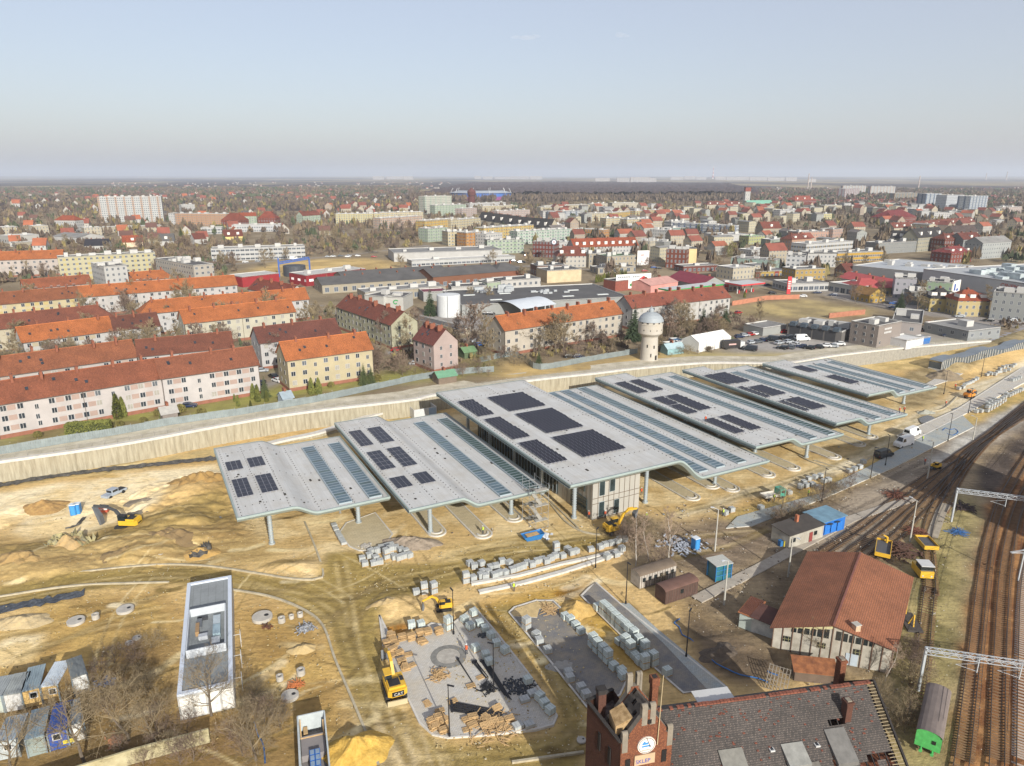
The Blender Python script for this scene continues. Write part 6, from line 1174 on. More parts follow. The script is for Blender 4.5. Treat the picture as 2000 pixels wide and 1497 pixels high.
tbuild('west_wall',lambda m:(m.wall((0,.1),(-1.75,4.65),0,15.6,0,0,17.),m.wall((-1.75,4.65),(0,.1),0,17.,0,0,15.6),m.wall((-1.75,4.65),(1.6,6.2),0,17.,0,0,16.4),m.wall((1.6,6.2),(-1.75,4.65),0,16.4,0,0,17.),m.wall((1.6,6.2),(1.8,4.2),0,16.4),m.face([(0,.3,14.6),(-1.6,4.6,15.2),(1.6,6.1,15.2),(1.8,4.2,14.6)],1)),[BRICKD,mat('5c4a44',.95,.5,3,var2='9a8a84')])
tbuild('wall_coping',lambda m:(m.beam((-.05,.1,15.65),(-1.78,4.65,17.05),.35,.12),m.beam((-1.75,4.65,17.05),(1.6,6.2,16.45),.35,.12)),BLK)
def f2(m):
    for s in (-1,1):
        for i in range(6):
            for j in range(7):
                if (s<0 and ((i+j*2)%5==0 or (j>4 and i<4) )) or (s>0 and (i*3+j)%7==0): continue
                y0,y1=.5+(td-.5)*i/6,.5+(td-.5)*(i+1)/6; t0,t1=j/7,(j+1)/7; X=lambda t:tw/2+s*(tw/2-.1)*t; Z=lambda t:18.8-3.2*t
                m.face([(X(t0),y0,Z(t0)),(X(t0),y1,Z(t0)),(X(t1),y1,Z(t1)),(X(t1),y0,Z(t1))])
tbuild('tower_roof',f2,mat('4a4440',.95,.45,1.5,var2='6e655a'))
tbuild('tower_rafters',lambda m:[ (m.beam((tw/2,.6+i*.36,18.7),(tw/2+s*(tw/2-.1),.6+i*.36,15.5),.09,.12)) for i in range(10) for s in (-1,1)]+[m.beam((tw/2-(tw/2-.1)*t,.5,18.7-3.2*t),(tw/2-(tw/2-.1)*t,td,18.7-3.2*t),.06,.06) for t in (.2,.4,.6,.8,1)],BLK)
tbuild('tower_dormer',lambda m:(m.face([(-.2,1.,16.7),(1.5,1.,17.4),(1.3,3.,17.5),(-.1,2.9,16.9)]),m.face([(-.2,1.,16.7),(1.5,1.,17.4),(1.5,1.,15.8),(-.2,1.,15.6)]),m.face([(-.2,1.,16.7),(-.1,2.9,16.9),(-.1,2.9,15.6),(-.2,1.,15.6)])),mat('a8844e',.95,.4,2,var2='c8a878'))
for x,y,h_,mt in ((tw/2-.5,td+.3,20.3,STN),(tw/2+.5,td+.3,20.3,STN),(tw/2-.42,.2,19.5,STN),(tw/2+.42,.2,19.5,STN),(.35,.15,16.8,STN),(tw-.3,.2,16.6,STN)): tbuild('pinnacle',lambda m:(m.box((x,y,h_-2.3),(.56,.5,2.05)),m.tube((x-.28,y,h_-.27),(x+.28,y,h_-.27),.27,.27,12)),mt)
tbuild('chimney',lambda m:(m.box((4.6,3.1,10),(.65,.65,8.9),0),m.box((4.6,3.1,18.9),(.8,.8,.9),0),m.box((4.6,3.1,19.8),(.45,.45,.05),1)),[BRICK,BLK])
tbuild('chimney',lambda m:(m.box((-.4,4.4,14.5),(.8,.7,3.4),0),m.box((-.4,4.4,17.9),(.95,.85,.5),1)),[BRICKD,BLK])
tbuild('flagpole',lambda m:m.tube((tw/2+1.,-.15,14.8),(tw/2+1.15,-.15,22.6),.05,.03,6),mat('c8b48a',.6,.1))
SGN=mat('e8e2d6',.6,.05); cx_,cz_=tw/2-.1,14.95
def disc(m,r0,r1,y,mi,n_=40): [m.face([(cx_+r0*math.cos(a),y,cz_+r0*math.sin(a)),(cx_+r1*math.cos(a),y,cz_+r1*math.sin(a)),(cx_+r1*math.cos(b),y,cz_+r1*math.sin(b)),(cx_+r0*math.cos(b),y,cz_+r0*math.sin(b))],mi) for a,b in [(6.2832*i/n_,6.2832*(i+1)/n_) for i in range(n_)]]
tbuild('round_sign',lambda m:(m.tube((cx_,-.02,cz_),(cx_,-.16,cz_),0.92,0.92,40),disc(m,.78,.84,-.165,1),m.box((cx_-.15,-.17,cz_+.12),(.62,.03,.22),2),m.box((cx_-.05,-.17,cz_-.16),(.86,.03,.18),2),m.box((cx_-.25,-.17,cz_+.36),(.2,.03,.12),2),[m.box((cx_-.4+i*.13,-.17,cz_-.58),(.08,.03,.13),3) for i in range(7)],m.beam((cx_-.05,-.2,cz_+.9),(cx_+.35,-.2,cz_-.1),.04,.04,1),m.box((cx_+.35,-.19,cz_-.2),(.12,.04,.12),1)),[SGN,mat('4a3a34',.7,.1),mat('3a8cc8',.6,.08),mat('d89a8a',.7,.1)])
tbuild('shop_sign',lambda m:m.box((cx_-.1,-.1,12.75),(2.1,.1,1.15)),mat('c8a884',.7,.1))
tx=letters('SKLEP',.62,mat('4a58a8',.6,.05),st); tx.matrix_local=TM@Matrix.Translation((cx_-1.05,-.17,12.97))@Matrix.Rotation(rad(90),4,'X')@Matrix.Shear('XY',4,(.0,.0)); tx.scale=(.95,1,1)
for x,z,w_,h_ in ((.75,12.2,.5,1.4),(4.5,12.5,.5,1.4),(2.75,17.3,.4,.5)): tbuild('window',lambda m:m.box((x,-.03,z),(w_,.08,h_)),mat('14100e',.9,.1))
for y,z in ((1.4,12.),(2.8,12.6)): tbuild('window',lambda m:m.box((-.02-y*.38,y,z),(.12,.5,2.)),mat('14100e',.9,.1))
landmark('the ruined brick station',*O)
# ruined lean-to roofs behind it
hut('low rusty tin roof behind the ruined station',9,[(720,890),(960,915),(885,820)],1.6,2.4,mat('6a5a4c',.9,.2),mat('8a5230',.9,.4,1.2,var2='a86a3c'))
r=thing('collapsed_shed','bare tilted roof frame of a collapsed shed','frame',(36.7,79.6,0),rad(60)); m=MB()
for i in range(7): m.beam((0,i*.45,.2),(2.6,i*.45,2.4),.08,.08)
for i in range(6): m.beam((i*.5,0,.25+i*.42),(i*.5,2.8,.25+i*.42),.06,.06)
m.build('battens',mat('8c8478',.9,.2),r)
# ================================================================= THE TOWN
FOOT=[]    # (x, y, radius) taken ground
def footing(A,B,d):
    dx,dy=B[0]-A[0],B[1]-A[1]; l=math.hypot(dx,dy); ux,uy=dx/l,dy/l; n=max(1,int(l/max(d,6)))
    for i in range(n+1): t=l*i/n; FOOT.append((A[0]+ux*t-uy*d/2,A[1]+uy*t+ux*d/2,d*.62))
WFR=mat('e4e2de',.6,.03,k=.5); WGL=glassy('30363c',.1,1,.4,.9); CHB=mat('a8664a',.9,.25,1.5,k=.55); PLN=mat('94604a',.9,.2); GUT=mat('5c5048',.7,.1)
def win_mesh(w_,h_,gl=None):
    m=MB(); m.box((0,-.03,0),(w_,.1,h_),0)
    for s in (-1,1): m.box((s*(w_/4-.02),-.06,.09),(w_/2-.14,.08,h_-.18),1)
    return m.mesh('window',[WFR,gl or WGL])
WGL2=glassy('747a80',.15,.6,.3,.9); WGL3=mat('c8c2b4',.4,.15,.8,k=.5); WM=[win_mesh(1.35,1.45),win_mesh(.9,1.3),win_mesh(.8,.8)]; WV=[WM[0],WM[0],WM[0],win_mesh(1.35,1.45,WGL2),win_mesh(1.35,1.45,WGL3),win_mesh(1.2,1.45)]
m=MB(); m.box((0,0,-.6),(.62,1.5,2.0)); m.box((0,0,1.4),(.74,1.62,.14)); 
for s in (-.4,.4): m.tube((0,s,1.5),(0,s,1.85),.14,.12,8)
CHM=m.mesh('chimney',[CHB]); m=MB(); m.box((0,0,0),(.7,.9,.14)); RWM=m.mesh('roof_window',[WGL])
def rowhouse(label,A,Bp,h,d,rh,wall,roof,band=None,chim=7,hip=(0,0),st=3,bay=3.3,plinth=True,name='apartment_row',cat='apartment building',tiled=None,rwin=4):
    z=PZ; a=math.atan2(Bp[1]-A[1],Bp[0]-A[0]); L=math.hypot(Bp[0]-A[0],Bp[1]-A[1]); footing(A,Bp,d)
    r=thing(name,label,cat,(*A,z),a); w_=mat(wall,.9,.12,.25,k=.44); m=MB(); zr=h+rh
    for p,q in (((0,0),(L,0)),((L,0),(L,d)),((L,d),(0,d)),((0,d),(0,0))): m.wall(p,q,-.6,h)
    if not hip[0]: m.face([(0,d,h),(0,0,h),(0,d/2,zr-.1)])
    if not hip[1]: m.face([(L,0,h),(L,d,h),(L,d/2,zr-.1)])
    m.build('wall',w_,r)
    if plinth: m=MB(); m.prism([(-.05,-.05),(L+.05,-.05),(L+.05,d+.05),(-.05,d+.05)],-.6,1.); m.build('plinth',PLN,r)
    R=tiled or tiles(roof); m=MB(); o=.45; sl=math.hypot(d/2+o,rh); ze=h-o*rh/(d/2); x0,x1=-o,L+o; i0=hip[0]*d*.45; i1=hip[1]*d*.45
    m.face([(x0,-o,ze),(x1,-o,ze),(x1-i1-o*hip[1],d/2,zr),(x0+i0+o*hip[0],d/2,zr)],0,[(x0,sl),(x1,sl),(x1-i1,0),(x0+i0,0)]); m.face([(x1,d+o,ze),(x0,d+o,ze),(x0+i0,d/2,zr),(x1-i1,d/2,zr)],0,[(x1,sl),(x0,sl),(x0+i0,0),(x1-i1,0)])
    if hip[0]: m.face([(x0,d+o,ze),(x0,-o,ze),(x0+i0+o,d/2,zr)],0,[(0,sl),(d,sl),(d/2,0)])
    if hip[1]: m.face([(x1,-o,ze),(x1,d+o,ze),(x1-i1-o,d/2,zr)],0,[(0,sl),(d,sl),(d/2,0)])
    m.face([(x0,-o,ze-.16),(x1,-o,ze-.16),(x1,-o,ze),(x0,-o,ze)],1); m.face([(x0,-o,ze-.16),(x0,d/2,zr-.16),(x0,d/2,zr),(x0,-o,ze)],1)
    m.face([(x0,-o,ze-.02),(x0,d+o,ze-.02),(x1,d+o,ze-.02),(x1,-o,ze-.02)],1) if False else None
    rf_=m.build('roof',[R,GUT],r)
    m=MB(); m.beam((x0+i0,d/2,zr+.04),(x1-i1,d/2,zr+.04),.3,.14); m.build('ridge_tiles',mat(roof,.9,.2,1),r)
    nb=max(2,int(L/bay)); sh=(h-1.3)/st; nw=0
    for k in range(st):
        for i in range(nb):
            x=(i+.5)*L/nb; stair=(i%5==2)
            if nw>=92 or rng.random()<.04: continue
            nw+=1; put('window',WM[1] if stair else rng.choice(WV),r,(x+rng.uniform(-.15,.15),0,1.7+k*sh-(.75 if stair and k else 0)))
    if not hip[0]:
        for k in range(st):
            for y in (d*.3,d*.7):
                if nw<98: put('window',WM[1],r,(0,d-y,1.7+k*sh),-math.pi/2); nw+=1
    if not hip[1] and math.cos(a)*(A[0]+L*math.cos(a))+math.sin(a)*(A[1]+L*math.sin(a))<0:
        for k in range(st):
            for y in (d*.3,d*.7): put('window',WM[1],r,(L,y,1.7+k*sh),math.pi/2)
    if band:
        for k in range(st): q=MB(); q.box((0,-.02,0),(L/nb-1.7,.06,1.3)); q=q.mesh('facade_band',[mat(band,.9,.08,k=.44)]); [put('facade_band',q,r,((i+1)*L/nb,0,1.75+k*sh)) for i in range(nb-1) if i%5 not in (1,2)]
    m=MB(); [m.box((L*i/max(1,int(L/18)),-.07,0),(.12,.12,h-.3)) for i in range(int(L/18)+1)]; m.build('downpipes',GUT,r)
    for i in range(chim): x=L*(i+.5+rng.uniform(-.2,.2))/chim; put('chimney',CHM,rf_,(x,d/2+rng.choice([-.9,.9,0]),zr-.25),0,(1,rng.uniform(.8,1.3),rng.uniform(.8,1.1)))
    for i in range(rwin): x=rng.uniform(2,L-2); t=rng.uniform(.3,.75); q=put('roof_window',RWM,rf_,(x,d/2*t,h+rh*t+.02)); q.rotation_euler=(math.atan2(rh,d/2),0,0)
    return r
def E_(t,x,y,h): return g(t,x,y,PZ+h)
RH=[('white apartment row with pink bands and long brown roof, nearest the hoarding',1,(-40,1401),(898,1250),9,11,4.2,'efe6e0','a66040','dec0b0'),
('white apartment row with pink bands, right part of the nearest row',1,(902,1252),(1440,1174),9.3,11,4.2,'f0e8e2','a86444','dec0b0'),
('pale apartment row with orange brown roof, second from the hoarding',1,(-60,1247),(762,1130),9,11,4.2,'e8ded6','b06a44','e2cab8'),
('pale apartment row with darker brown roof continuing the second row',1,(770,1130),(1300,1078),9,11,4.,'e8e2dc','92563e',None),
('white apartment row with a bright orange roof in the third row',1,(125,1052),(634,985),9,11,4.2,'ece8e2','d27a3e','e6d6b4'),
('white apartment row with a dull brown roof beside the third row',1,(638,985),(890,958),9,11,4.,'e8e4e0','84503e',None),
('cream apartment row with a brown hipped roof in the fourth row',1,(-120,990),(640,907),9,11,4.2,'e8dcbe','9a5a42',None),
('yellow cream apartment row with a rust roof in the fifth row',1,(-60,845),(448,800),9,11,4.2,'ecdcae','a8653f','f0d890'),
('white apartment row with a long orange roof in the fifth row',1,(450,800),(1322,731),9.3,11,4.2,'eae4de','d27a3e',None),
('white apartment row with an orange hipped roof before the red shop',1,(780,895),(1722,810),9.3,11,4.2,'ebe8e4','d27a3e',None),
('cream apartment row with a clean bright orange roof left of the brown row',1,(1030,947),(1646,880),9.3,11,4.2,'eee6cc','d27a3e',None),
('white apartment row with a brown roof behind the cream block',1,(1450,1056),(1900,1000),9.3,11,4.2,'e6e2de','885040',None),
('cream apartment block with a bright orange roof behind the gardens',1,(1600,1152),(2077,1088),9.8,11,4.4,'eadab0','d27a3e',None),
('low long house with a rust red roof behind the fifth row at left',1,(135,754),(510,722),6,10,4.,'e8e4de','b26640',None),
('low house with an orange hipped roof beside the white slab gable',1,(632,717),(970,690),6,10,4.,'ece8e2','d27a3e',None),
('dark red roofed house standing crosswise right of the orange rows',1,(1385,752),(1600,795),9,11,4.2,'e4e0d8','9a4c34',None),
('old school like building with an orange roof at the left edge',1,(-120,598),(345,582),11,13,4.5,'e6d8cc','d27a3e',None),
('beige apartment block with an orange roof left of the water tower',2,(960,986),(1616,890),9.5,11,4.2,'e8dcc8','d27a3e',None),
('white apartment block with a red roof behind the water tower',2,(1672,862),(2219,800),9.5,11,4.2,'eae6de','a85c44',None),
('olive cream apartment block with a chimney lined dark red roof',2,(20,852),(325,955),9.5,11,4.2,'d6d2b0','98523c',None),
('small pink apartment house with a dark red roof between bare trees',2,(450,1030),(562,1066),9.5,9.5,4.4,'dfc8be','8e4e42',None)]
LMN=['nearest pink banded row', 'nearest row right end', 'second long row', None, 'third orange row', None, 'fourth brown row', None, 'fifth orange row', None, 'bright orange cream row', 'brown white gabled row', 'bright orange cream block', None, None, None, 'old orange roofed school', 'beige central block', 'red roofed white block', 'olive chimney lined block', 'small pink apartment house']
for i_,(lb,t,p,q,h,d,rh,wc,rc,bd) in enumerate(RH):
    A,Bp=E_(t,*p,h),E_(t,*q,h); LMN[i_] and landmark('the '+LMN[i_],*A); rowhouse(lb,A,Bp,h,d,rh,wc,rc,bd,max(3,int(math.hypot(A[0]-Bp[0],A[1]-Bp[1])/7)),(1,0) if 'hipped' in lb and 'before' in lb else ((0,1) if 'hipped' in lb else (0,0)))
# ---- buildings farther off: one wall mesh with window grid, roof, extras
FLAT=mat('8a8884',.9,.22,.15); FLATD=mat('5c5a58',.9,.22,.15); FLATL=mat('c2c0ba',.9,.12,.15)
def bld(label,t,p,q,h,d,wm,kind='f',roof=None,rh=4,name='apartment_block',cat='apartment block',lump=0,dorm=0,lm=False):
    A,Bp=E_(t,*p,h),E_(t,*q,h); a=math.atan2(Bp[1]-A[1],Bp[0]-A[0]); L=math.hypot(Bp[0]-A[0],Bp[1]-A[1]); footing(A,Bp,d)
    r=thing(name,label,cat,(*A,PZ),a); m=MB()
    for u,v in (((0,0),(L,0)),((L,0),(L,d)),((L,d),(0,d)),((0,d),(0,0))): m.wall(u,v,-.5,h)
    if kind=='g': m.face([(0,d,h),(0,0,h),(0,d/2,h+rh)],0); m.face([(L,0,h),(L,d,h),(L,d/2,h+rh)],0)
    m.build('wall',wm,r); m=MB()
    if kind=='f':
        m.prism([(.25,.25),(L-.25,.25),(L-.25,d-.25),(.25,d-.25)],h-.45,h-.3); 
        for x0,y0,x1,y1 in ((0,0,L,.25),(0,d-.25,L,d),(0,.25,.25,d-.25),(L-.25,.25,L,d-.25)): m.prism([(x0,y0),(x1,y0),(x1,y1),(x0,y1)],h-.4,h+.15,1,1)
        m.build('roof',[roof or FLAT,FLATL],r)
        if lump:
            for i in range(lump): m=MB(); m.box((L*(i+.5)/lump+rng.uniform(-1,1),d*rng.uniform(.35,.65),h-.3),(rng.uniform(2,4.5),rng.uniform(2,4),rng.uniform(1.2,2.6))); m.build('roof_box',FLATL,r)
    else:
        o=.4; sl=math.hypot(d/2+o,rh); ze=h-o*rh/(d/2); e=0 if kind=='g' else d*.42; zr=h+rh
        m.face([(-o,-o,ze),(L+o,-o,ze),(L+o-e,d/2,zr),(-o+e,d/2,zr)],0,[(0,sl),(L,sl),(L-e,0),(e,0)]); m.face([(L+o,d+o,ze),(-o,d+o,ze),(-o+e,d/2,zr),(L+o-e,d/2,zr)],0,[(L,sl),(0,sl),(e,0),(L-e,0)])
        if e: m.face([(-o,d+o,ze),(-o,-o,ze),(-o+e,d/2,zr)],0,[(0,sl),(d,sl),(d/2,0)]); m.face([(L+o,-o,ze),(L+o,d+o,ze),(L+o-e,d/2,zr)],0,[(0,sl),(d,sl),(d/2,0)])
        rf_=m.build('roof',roof or tiles('a85234'),r)
        for i in range(max(1,int(L/9))): put('chimney',CHM,rf_,(L*(i+.5)/max(1,int(L/9)),d/2+.6,zr-.5),0,(1,1,.8))
        for i in range(dorm): m=MB(); x=L*(i+.5)/dorm; m.prism([(x-1.2,d*.12),(x+1.2,d*.12),(x+1.2,d*.5),(x-1.2,d*.5)],h+.3,h+rh*.62,0,1); m.build('dormer',[mat('e8e4da',.8,.05),roof or tiles('a85234')],rf_)
    if lm: landmark('the '+label,*A)
    return r,L,d,h
fc=facade
CR,WH,YE,OR,GN,PK,GY=[fc(c,3.1,2.9,1.5,1.4,.95,rail=rl) for c,rl in (('e8dcb8','d8bf88'),('e8e6e0',None),('ecc96a','e0a83c'),('e2a658','c8803c'),('cfdcc4','a8c4a0'),('e2cfc4','c8a698'),('b8bab8',None))]
CR2=fc('e2d6ba',3.,3.1,1.1,1.7,.9); WH2f=fc('e4e2dc',2.8,3.,1.2,1.5,1.); BR2=fc('8e4a34',2.7,3.4,1.1,1.9,.9); BE2=fc('cdbfa4',2.9,3.3,1.1,1.8,.9); GN2=fc('b6c4ac',2.9,3.2,1.1,1.7,.9); GY2=fc('a9aaa4',2.9,3.2,1.1,1.7,.9); TOW=fc('e4e6e2',2.6,2.8,1.5,1.4,.9,acc='d8b496'); STRIP=fc('e6e6e2',3.4,3.2,3.0,1.5,1.); STB=fc('dfe4e6',1.9,3.2,1.5,1.6,.9,acc='5a7ab0'); RED_=fc('9a4a38',3.2,3.2,1.2,1.8,.9); WARE=fc('dcd9d0',6,9,2.2,2.2,1.6); WAREB=fc('cbbfa6',5,9,2.4,2.6,1.3); YEL3=fc('e6b83e',3.2,3.2,1.8,1.5,1.); BLU3=fc('cfd8de',2.6,2.8,1.5,1.4,.9,acc='2c5a86'); DKG=fc('5e5a58',7,9,.01,.01,.5); PLAINW=mat('e2e0da',.85,.1,.2,k=.48); REDW=mat('b02a30',.7,.1,.3,k=.6); GRYW=mat('a8a9a4',.8,.12,.2,k=.6)
TR_,TO_,TB_,TD_=tiles('96523e'),tiles('b85a34'),tiles('8a4a3a'),tiles('4a4644')
TB=[ # label, tile, left eave, right eave, height, depth, wall, kind, roof, roof height, name, category, roof boxes, dormers, landmark
('long cream five storey block with red and white stair bays',1,(320,580),(864,552),14.5,12,fc('e6deb6',3.2,2.9,1.5,1.4,.95,band='e8d48a'),'f',FLATD,0,'apartment_block','apartment block',7,0,1),
('narrow white slab gable in front of the cream block',1,(578,632),(706,622),15,24,WH2f,'f',FLATD,0,'apartment_block','apartment block',3,0,0),
('long five storey block seen end on with a bare white gable',1,(1078,625),(1190,615),14.5,52,fc('d8cebe',3.2,2.9,1.5,1.4,.95),'f',FLATD,0,'apartment_block','apartment block',8,0,1),
('long low white school with wide windows beyond the dry field',1,(1175,532),(1700,516),9.5,15,STRIP,'f',FLAT,0,'school','school',5,0,1),
('eleven storey white slab tower block at the upper left',1,(540,243),(897,240),34,14,TOW,'f',FLATL,0,'tower_block','tower block',9,0,1),
('peach five storey block with balconies right of the white slab tower',1,(975,335),(1262,338),15,13,fc('e4b68c',3.2,2.9,1.6,1.4,.95,rail='d89868'),'f',FLAT,0,'apartment_block','apartment block',6,0,1),
('white gable block left of the peach balconies',1,(938,333),(972,333),15,13,WH2f,'f',FLAT,0,'apartment_block','apartment block',0,0,0),
('small white block above the peach balconies',1,(1012,286),(1086,284),14,12,WH2f,'f',FLAT,0,'apartment_block','apartment block',2,0,0),
('low white pavilion with a row of dark crosses of windows',1,(1292,400),(1565,396),8,16,fc('e8e8e8',2.6,3.6,1.6,1.7,1.),'f',FLATL,0,'pavilion','school',3,0,0),
('small white pavilion left of the long low one',1,(1118,415),(1236,413),7,14,STRIP,'f',FLATL,0,'pavilion','school',1,0,0),
('square red brick house with a steep hipped roof, left of two',1,(1232,372),(1336,374),11,18,RED_,'h',tiles('a05038'),8,'school_hall','school',0,0,0),
('square red brick house with a steep hipped roof, right of two',1,(1438,362),(1536,362),11,18,RED_,'h',tiles('a8523a'),8,'school_hall','school',0,0,0),
('pale green four storey block with an orange roof behind the brick houses',1,(1342,350),(1430,348),13,12,GN,'g',TO_,4,'apartment_block','apartment block',0,0,0),
('pale green block with a red roof beside bare park trees',1,(1690,348),(1788,342),13,12,GN,'g',TR_,5,'apartment_block','apartment block',0,0,0),
('four storey white block with an orange hipped roof at the far left',1,(302,372),(416,373),13,14,WH2f,'h',TO_,5,'apartment_block','apartment block',0,0,1),
('low white hall with a grey roof at the far left',1,(42,462),(216,452),7,22,WARE,'f',FLATL,0,'workshop','workshop',2,0,0),
('low yellowish wall like shed below the white hall at left',1,(84,498),(222,490),5,10,WAREB,'f',FLAT,0,'workshop','workshop',0,0,0),
('cream box house with dark windows behind the garden trees',1,(468,415),(566,411),9,14,CR2,'f',FLATL,0,'workshop','workshop',1,0,0),
('square cream block with a flat roof near the left edge',1,(180,405),(268,401),10,13,CR2,'f',FLATL,0,'apartment_block','apartment block',1,0,0),
('pale workshop with a pale flat roof near the left edge',1,(10,412),(100,408),8,16,CR2,'f',FLATL,0,'workshop','workshop',1,0,0),
('wide grey roofed workshop with white gables at the far left',1,(290,462),(440,470),5,26,PLAINW,'g',FLAT,3,'workshop','workshop',0,0,0),
('long yellow grey workshop range with blue fence at far left',1,(570,412),(900,402),6,14,WAREB,'f',FLAT,0,'workshop','workshop',2,0,0),
('house with a dark solar covered roof among the gardens',1,(470,515),(602,512),5,12,PLAINW,'g',tiles('3c3a44'),5,'house','house',0,0,0),
('bright orange roofed house with an open gable among the gardens',1,(684,496),(796,492),4.5,12,mat('e0c8a8',.9,.1),'g',TO_,5.5,'house','house',0,1,1),
('white house with a grey steep roof among the gardens',1,(884,488),(968,486),5,12,PLAINW,'g',FLATD,6,'house','house',0,1,0),
('white house with solar panels on its brown roof',1,(1085,478),(1150,474),5,10,PLAINW,'g',TB_,5,'house','house',0,0,0),
('yellow house with two gables at the edge of the gardens',1,(1252,464),(1356,460),5,12,mat('e4cc80',.9,.1),'g',TB_,6,'house','house',0,2,0),
('long cream block with many balconies at the upper centre left',2,(15,337),(262,335),15,13,fc('e8dfae',3.2,2.9,1.6,1.4,.95,rail='e2cc88'),'f',FLATL,0,'apartment_block','apartment block',7,0,1),
('pink cream block with balconies in front of the long cream block',2,(265,362),(498,348),15,13,fc('e6cdb4',3.2,2.9,1.6,1.4,.95,rail='d8a890'),'f',FLATL,0,'apartment_block','apartment block',6,0,0),
('yellow flat block joined to the right of the balconies',2,(262,330),(505,326),15,13,CR,'f',FLATL,0,'apartment_block','apartment block',6,0,0),
('tall white and green tower block with roof railings at the upper centre',2,(513,240),(662,236),33.5,16,fc('e8e6d2',2.8,2.8,1.5,1.4,.9,acc='cfe0c8'),'f',FLATL,0,'tower_block','tower block',3,0,1),
('pale green mid rise block right of the tall tower block',2,(570,290),(745,284),19,14,GN,'f',FLATL,0,'apartment_block','apartment block',4,0,0),
('pale pink mid rise block in front of the stadium',2,(722,308),(804,303),15,14,PK,'f',FLATL,0,'apartment_block','apartment block',2,0,0),
('long whitish block directly below the stadium',2,(765,280),(965,272),11.5,13,WH,'f',FLATL,0,'apartment_block','apartment block',5,0,0),
('pink white long block below the stadium on the right',2,(918,322),(1100,314),14,13,PK,'f',FLATL,0,'apartment_block','apartment block',5,0,0),
('cream long block behind the pink white one',2,(835,295),(1030,288),11,13,CR,'f',FLATL,0,'apartment_block','apartment block',5,0,0),
('bright yellow block with an orange end wall',2,(515,376),(702,362),16,14,YE,'f',FLATL,0,'apartment_block','apartment block',5,0,1),
('cream and white stepped block right of the bright yellow one',2,(660,372),(824,360),15,14,CR,'f',FLATL,0,'apartment_block','apartment block',4,0,0),
('long yellow block with deep balconies at the upper centre',2,(842,416),(1122,398),15,13,fc('ecd07c',3.2,2.9,1.6,1.4,.95,rail='d8a850'),'f',FLATL,0,'apartment_block','apartment block',6,0,0),
('orange block between cream blocks at the centre',2,(745,443),(852,436),15,14,OR,'f',FLATL,0,'apartment_block','apartment block',2,0,1),
('pale yellow block left of the orange block',2,(642,437),(745,433),15,14,CR,'f',FLATL,0,'apartment_block','apartment block',3,0,0),
('pale green block behind bare trees left of the orange block',2,(530,420),(642,412),15,14,GN,'f',FLATL,0,'apartment_block','apartment block',3,0,0),
('white block with a red stripe right of the orange block',2,(854,450),(946,442),14,13,WH,'f',FLATL,0,'apartment_block','apartment block',2,0,0),
('white and pale green block behind the supermarket',2,(862,484),(1066,480),13,13,GN,'f',FLATD,0,'apartment_block','apartment block',4,0,0),
('long white and green striped block at the centre right',2,(1030,436),(1336,420),14,13,fc('dfe8da',3.1,2.9,1.5,1.4,.95,rail='9cc4a8'),'f',FLATL,0,'apartment_block','apartment block',7,0,1),
('white low supermarket hall with a long parapet',2,(340,556),(945,538),8,34,PLAINW,'f',FLAT,0,'supermarket','supermarket',4,0,1),
('low white and red front wing of the supermarket',2,(440,600),(1018,572),5,12,STRIP,'f',FLATL,0,'supermarket_wing','supermarket',2,0,0),
('dark red brick tenement with white window rows',2,(1116,490),(1236,494),15,13,fc('8a4438',2.6,3.3,1.3,1.7,.9),'f',FLATD,0,'tenement','tenement',3,0,1),
('white tenement between the brick tenement and the red roofed school',2,(1238,496),(1342,492),12,12,WH2f,'f',FLATL,0,'tenement','tenement',2,0,0),
('long white school with a red roof and dormers',2,(1348,524),(1706,512),10,15,WH2f,'g',TO_,6,'school','school',0,9,1),
('white gabled house with a red hipped roof at the street corner',2,(1250,572),(1430,570),10,16,fc('e6dfd0',2.9,3.1,1.1,1.5,1.),'h',TR_,6,'tenement','tenement',0,3,0),
('beige tenement with a grey roof next to the gabled house',2,(1430,560),(1532,556),12,14,BE2,'f',FLATD,0,'tenement','tenement',2,0,0),
('beige tenement with a green flat roof',2,(1530,575),(1692,568),12,16,BE2,'f',mat('5c7a52',.9,.15,.3),0,'tenement','tenement',3,0,1),
('low shop row with small signs under the green roofed tenement',2,(1480,640),(1690,630),5,12,WAREB,'f',FLATD,0,'shop','shop',2,0,0),
('red brick corner tenement with arched window rows',2,(1862,532),(1975,536),16,14,BR2,'f',FLATD,0,'tenement','tenement',3,0,1),
('cream fire wall tenement with a poster beside the brick corner',3,(108,530),(176,530),14,14,mat('dcc08a',.9,.1,.3),'f',FLATD,0,'tenement','tenement',1,0,0),
('long dark roofed workshop range, nearest of the row',2,(-60,735),(628,690),6,22,WAREB,'g',FLATD,3,'workshop','workshop',0,0,1),
('dark roofed workshop range, middle of the row',2,(60,700),(640,660),7,20,WAREB,'g',FLATD,3,'workshop','workshop',0,0,0),
('dark roofed brick workshop range, right of the row',2,(560,690),(930,660),8,24,fc('a0694a',5,9,2.4,2.6,1.3),'g',FLATD,3.5,'workshop','workshop',0,0,0),
('brick shed with a dark mansard roof beside the beige factory',2,(910,660),(1070,650),8,20,fc('a8684a',4,9,2,2.4,1.3),'h',FLATD,4,'workshop','workshop',0,0,0),
('beige roofless looking factory with an orange brick end',2,(1196,655),(1388,645),9,16,mat('cbb893',.9,.15,.3),'f',FLATD,0,'factory','factory',2,0,0),
('brown brick low factory left of the beige one',2,(1142,628),(1300,622),8,14,fc('8c5a40',4,9,2,2.4,1.3),'f',FLATD,0,'factory','factory',2,0,0),
('long beige warehouse with square windows above the grey clinic boxes',2,(180,775),(630,740),6.5,14,WAREB,'f',FLAT,0,'warehouse','warehouse',4,0,0),
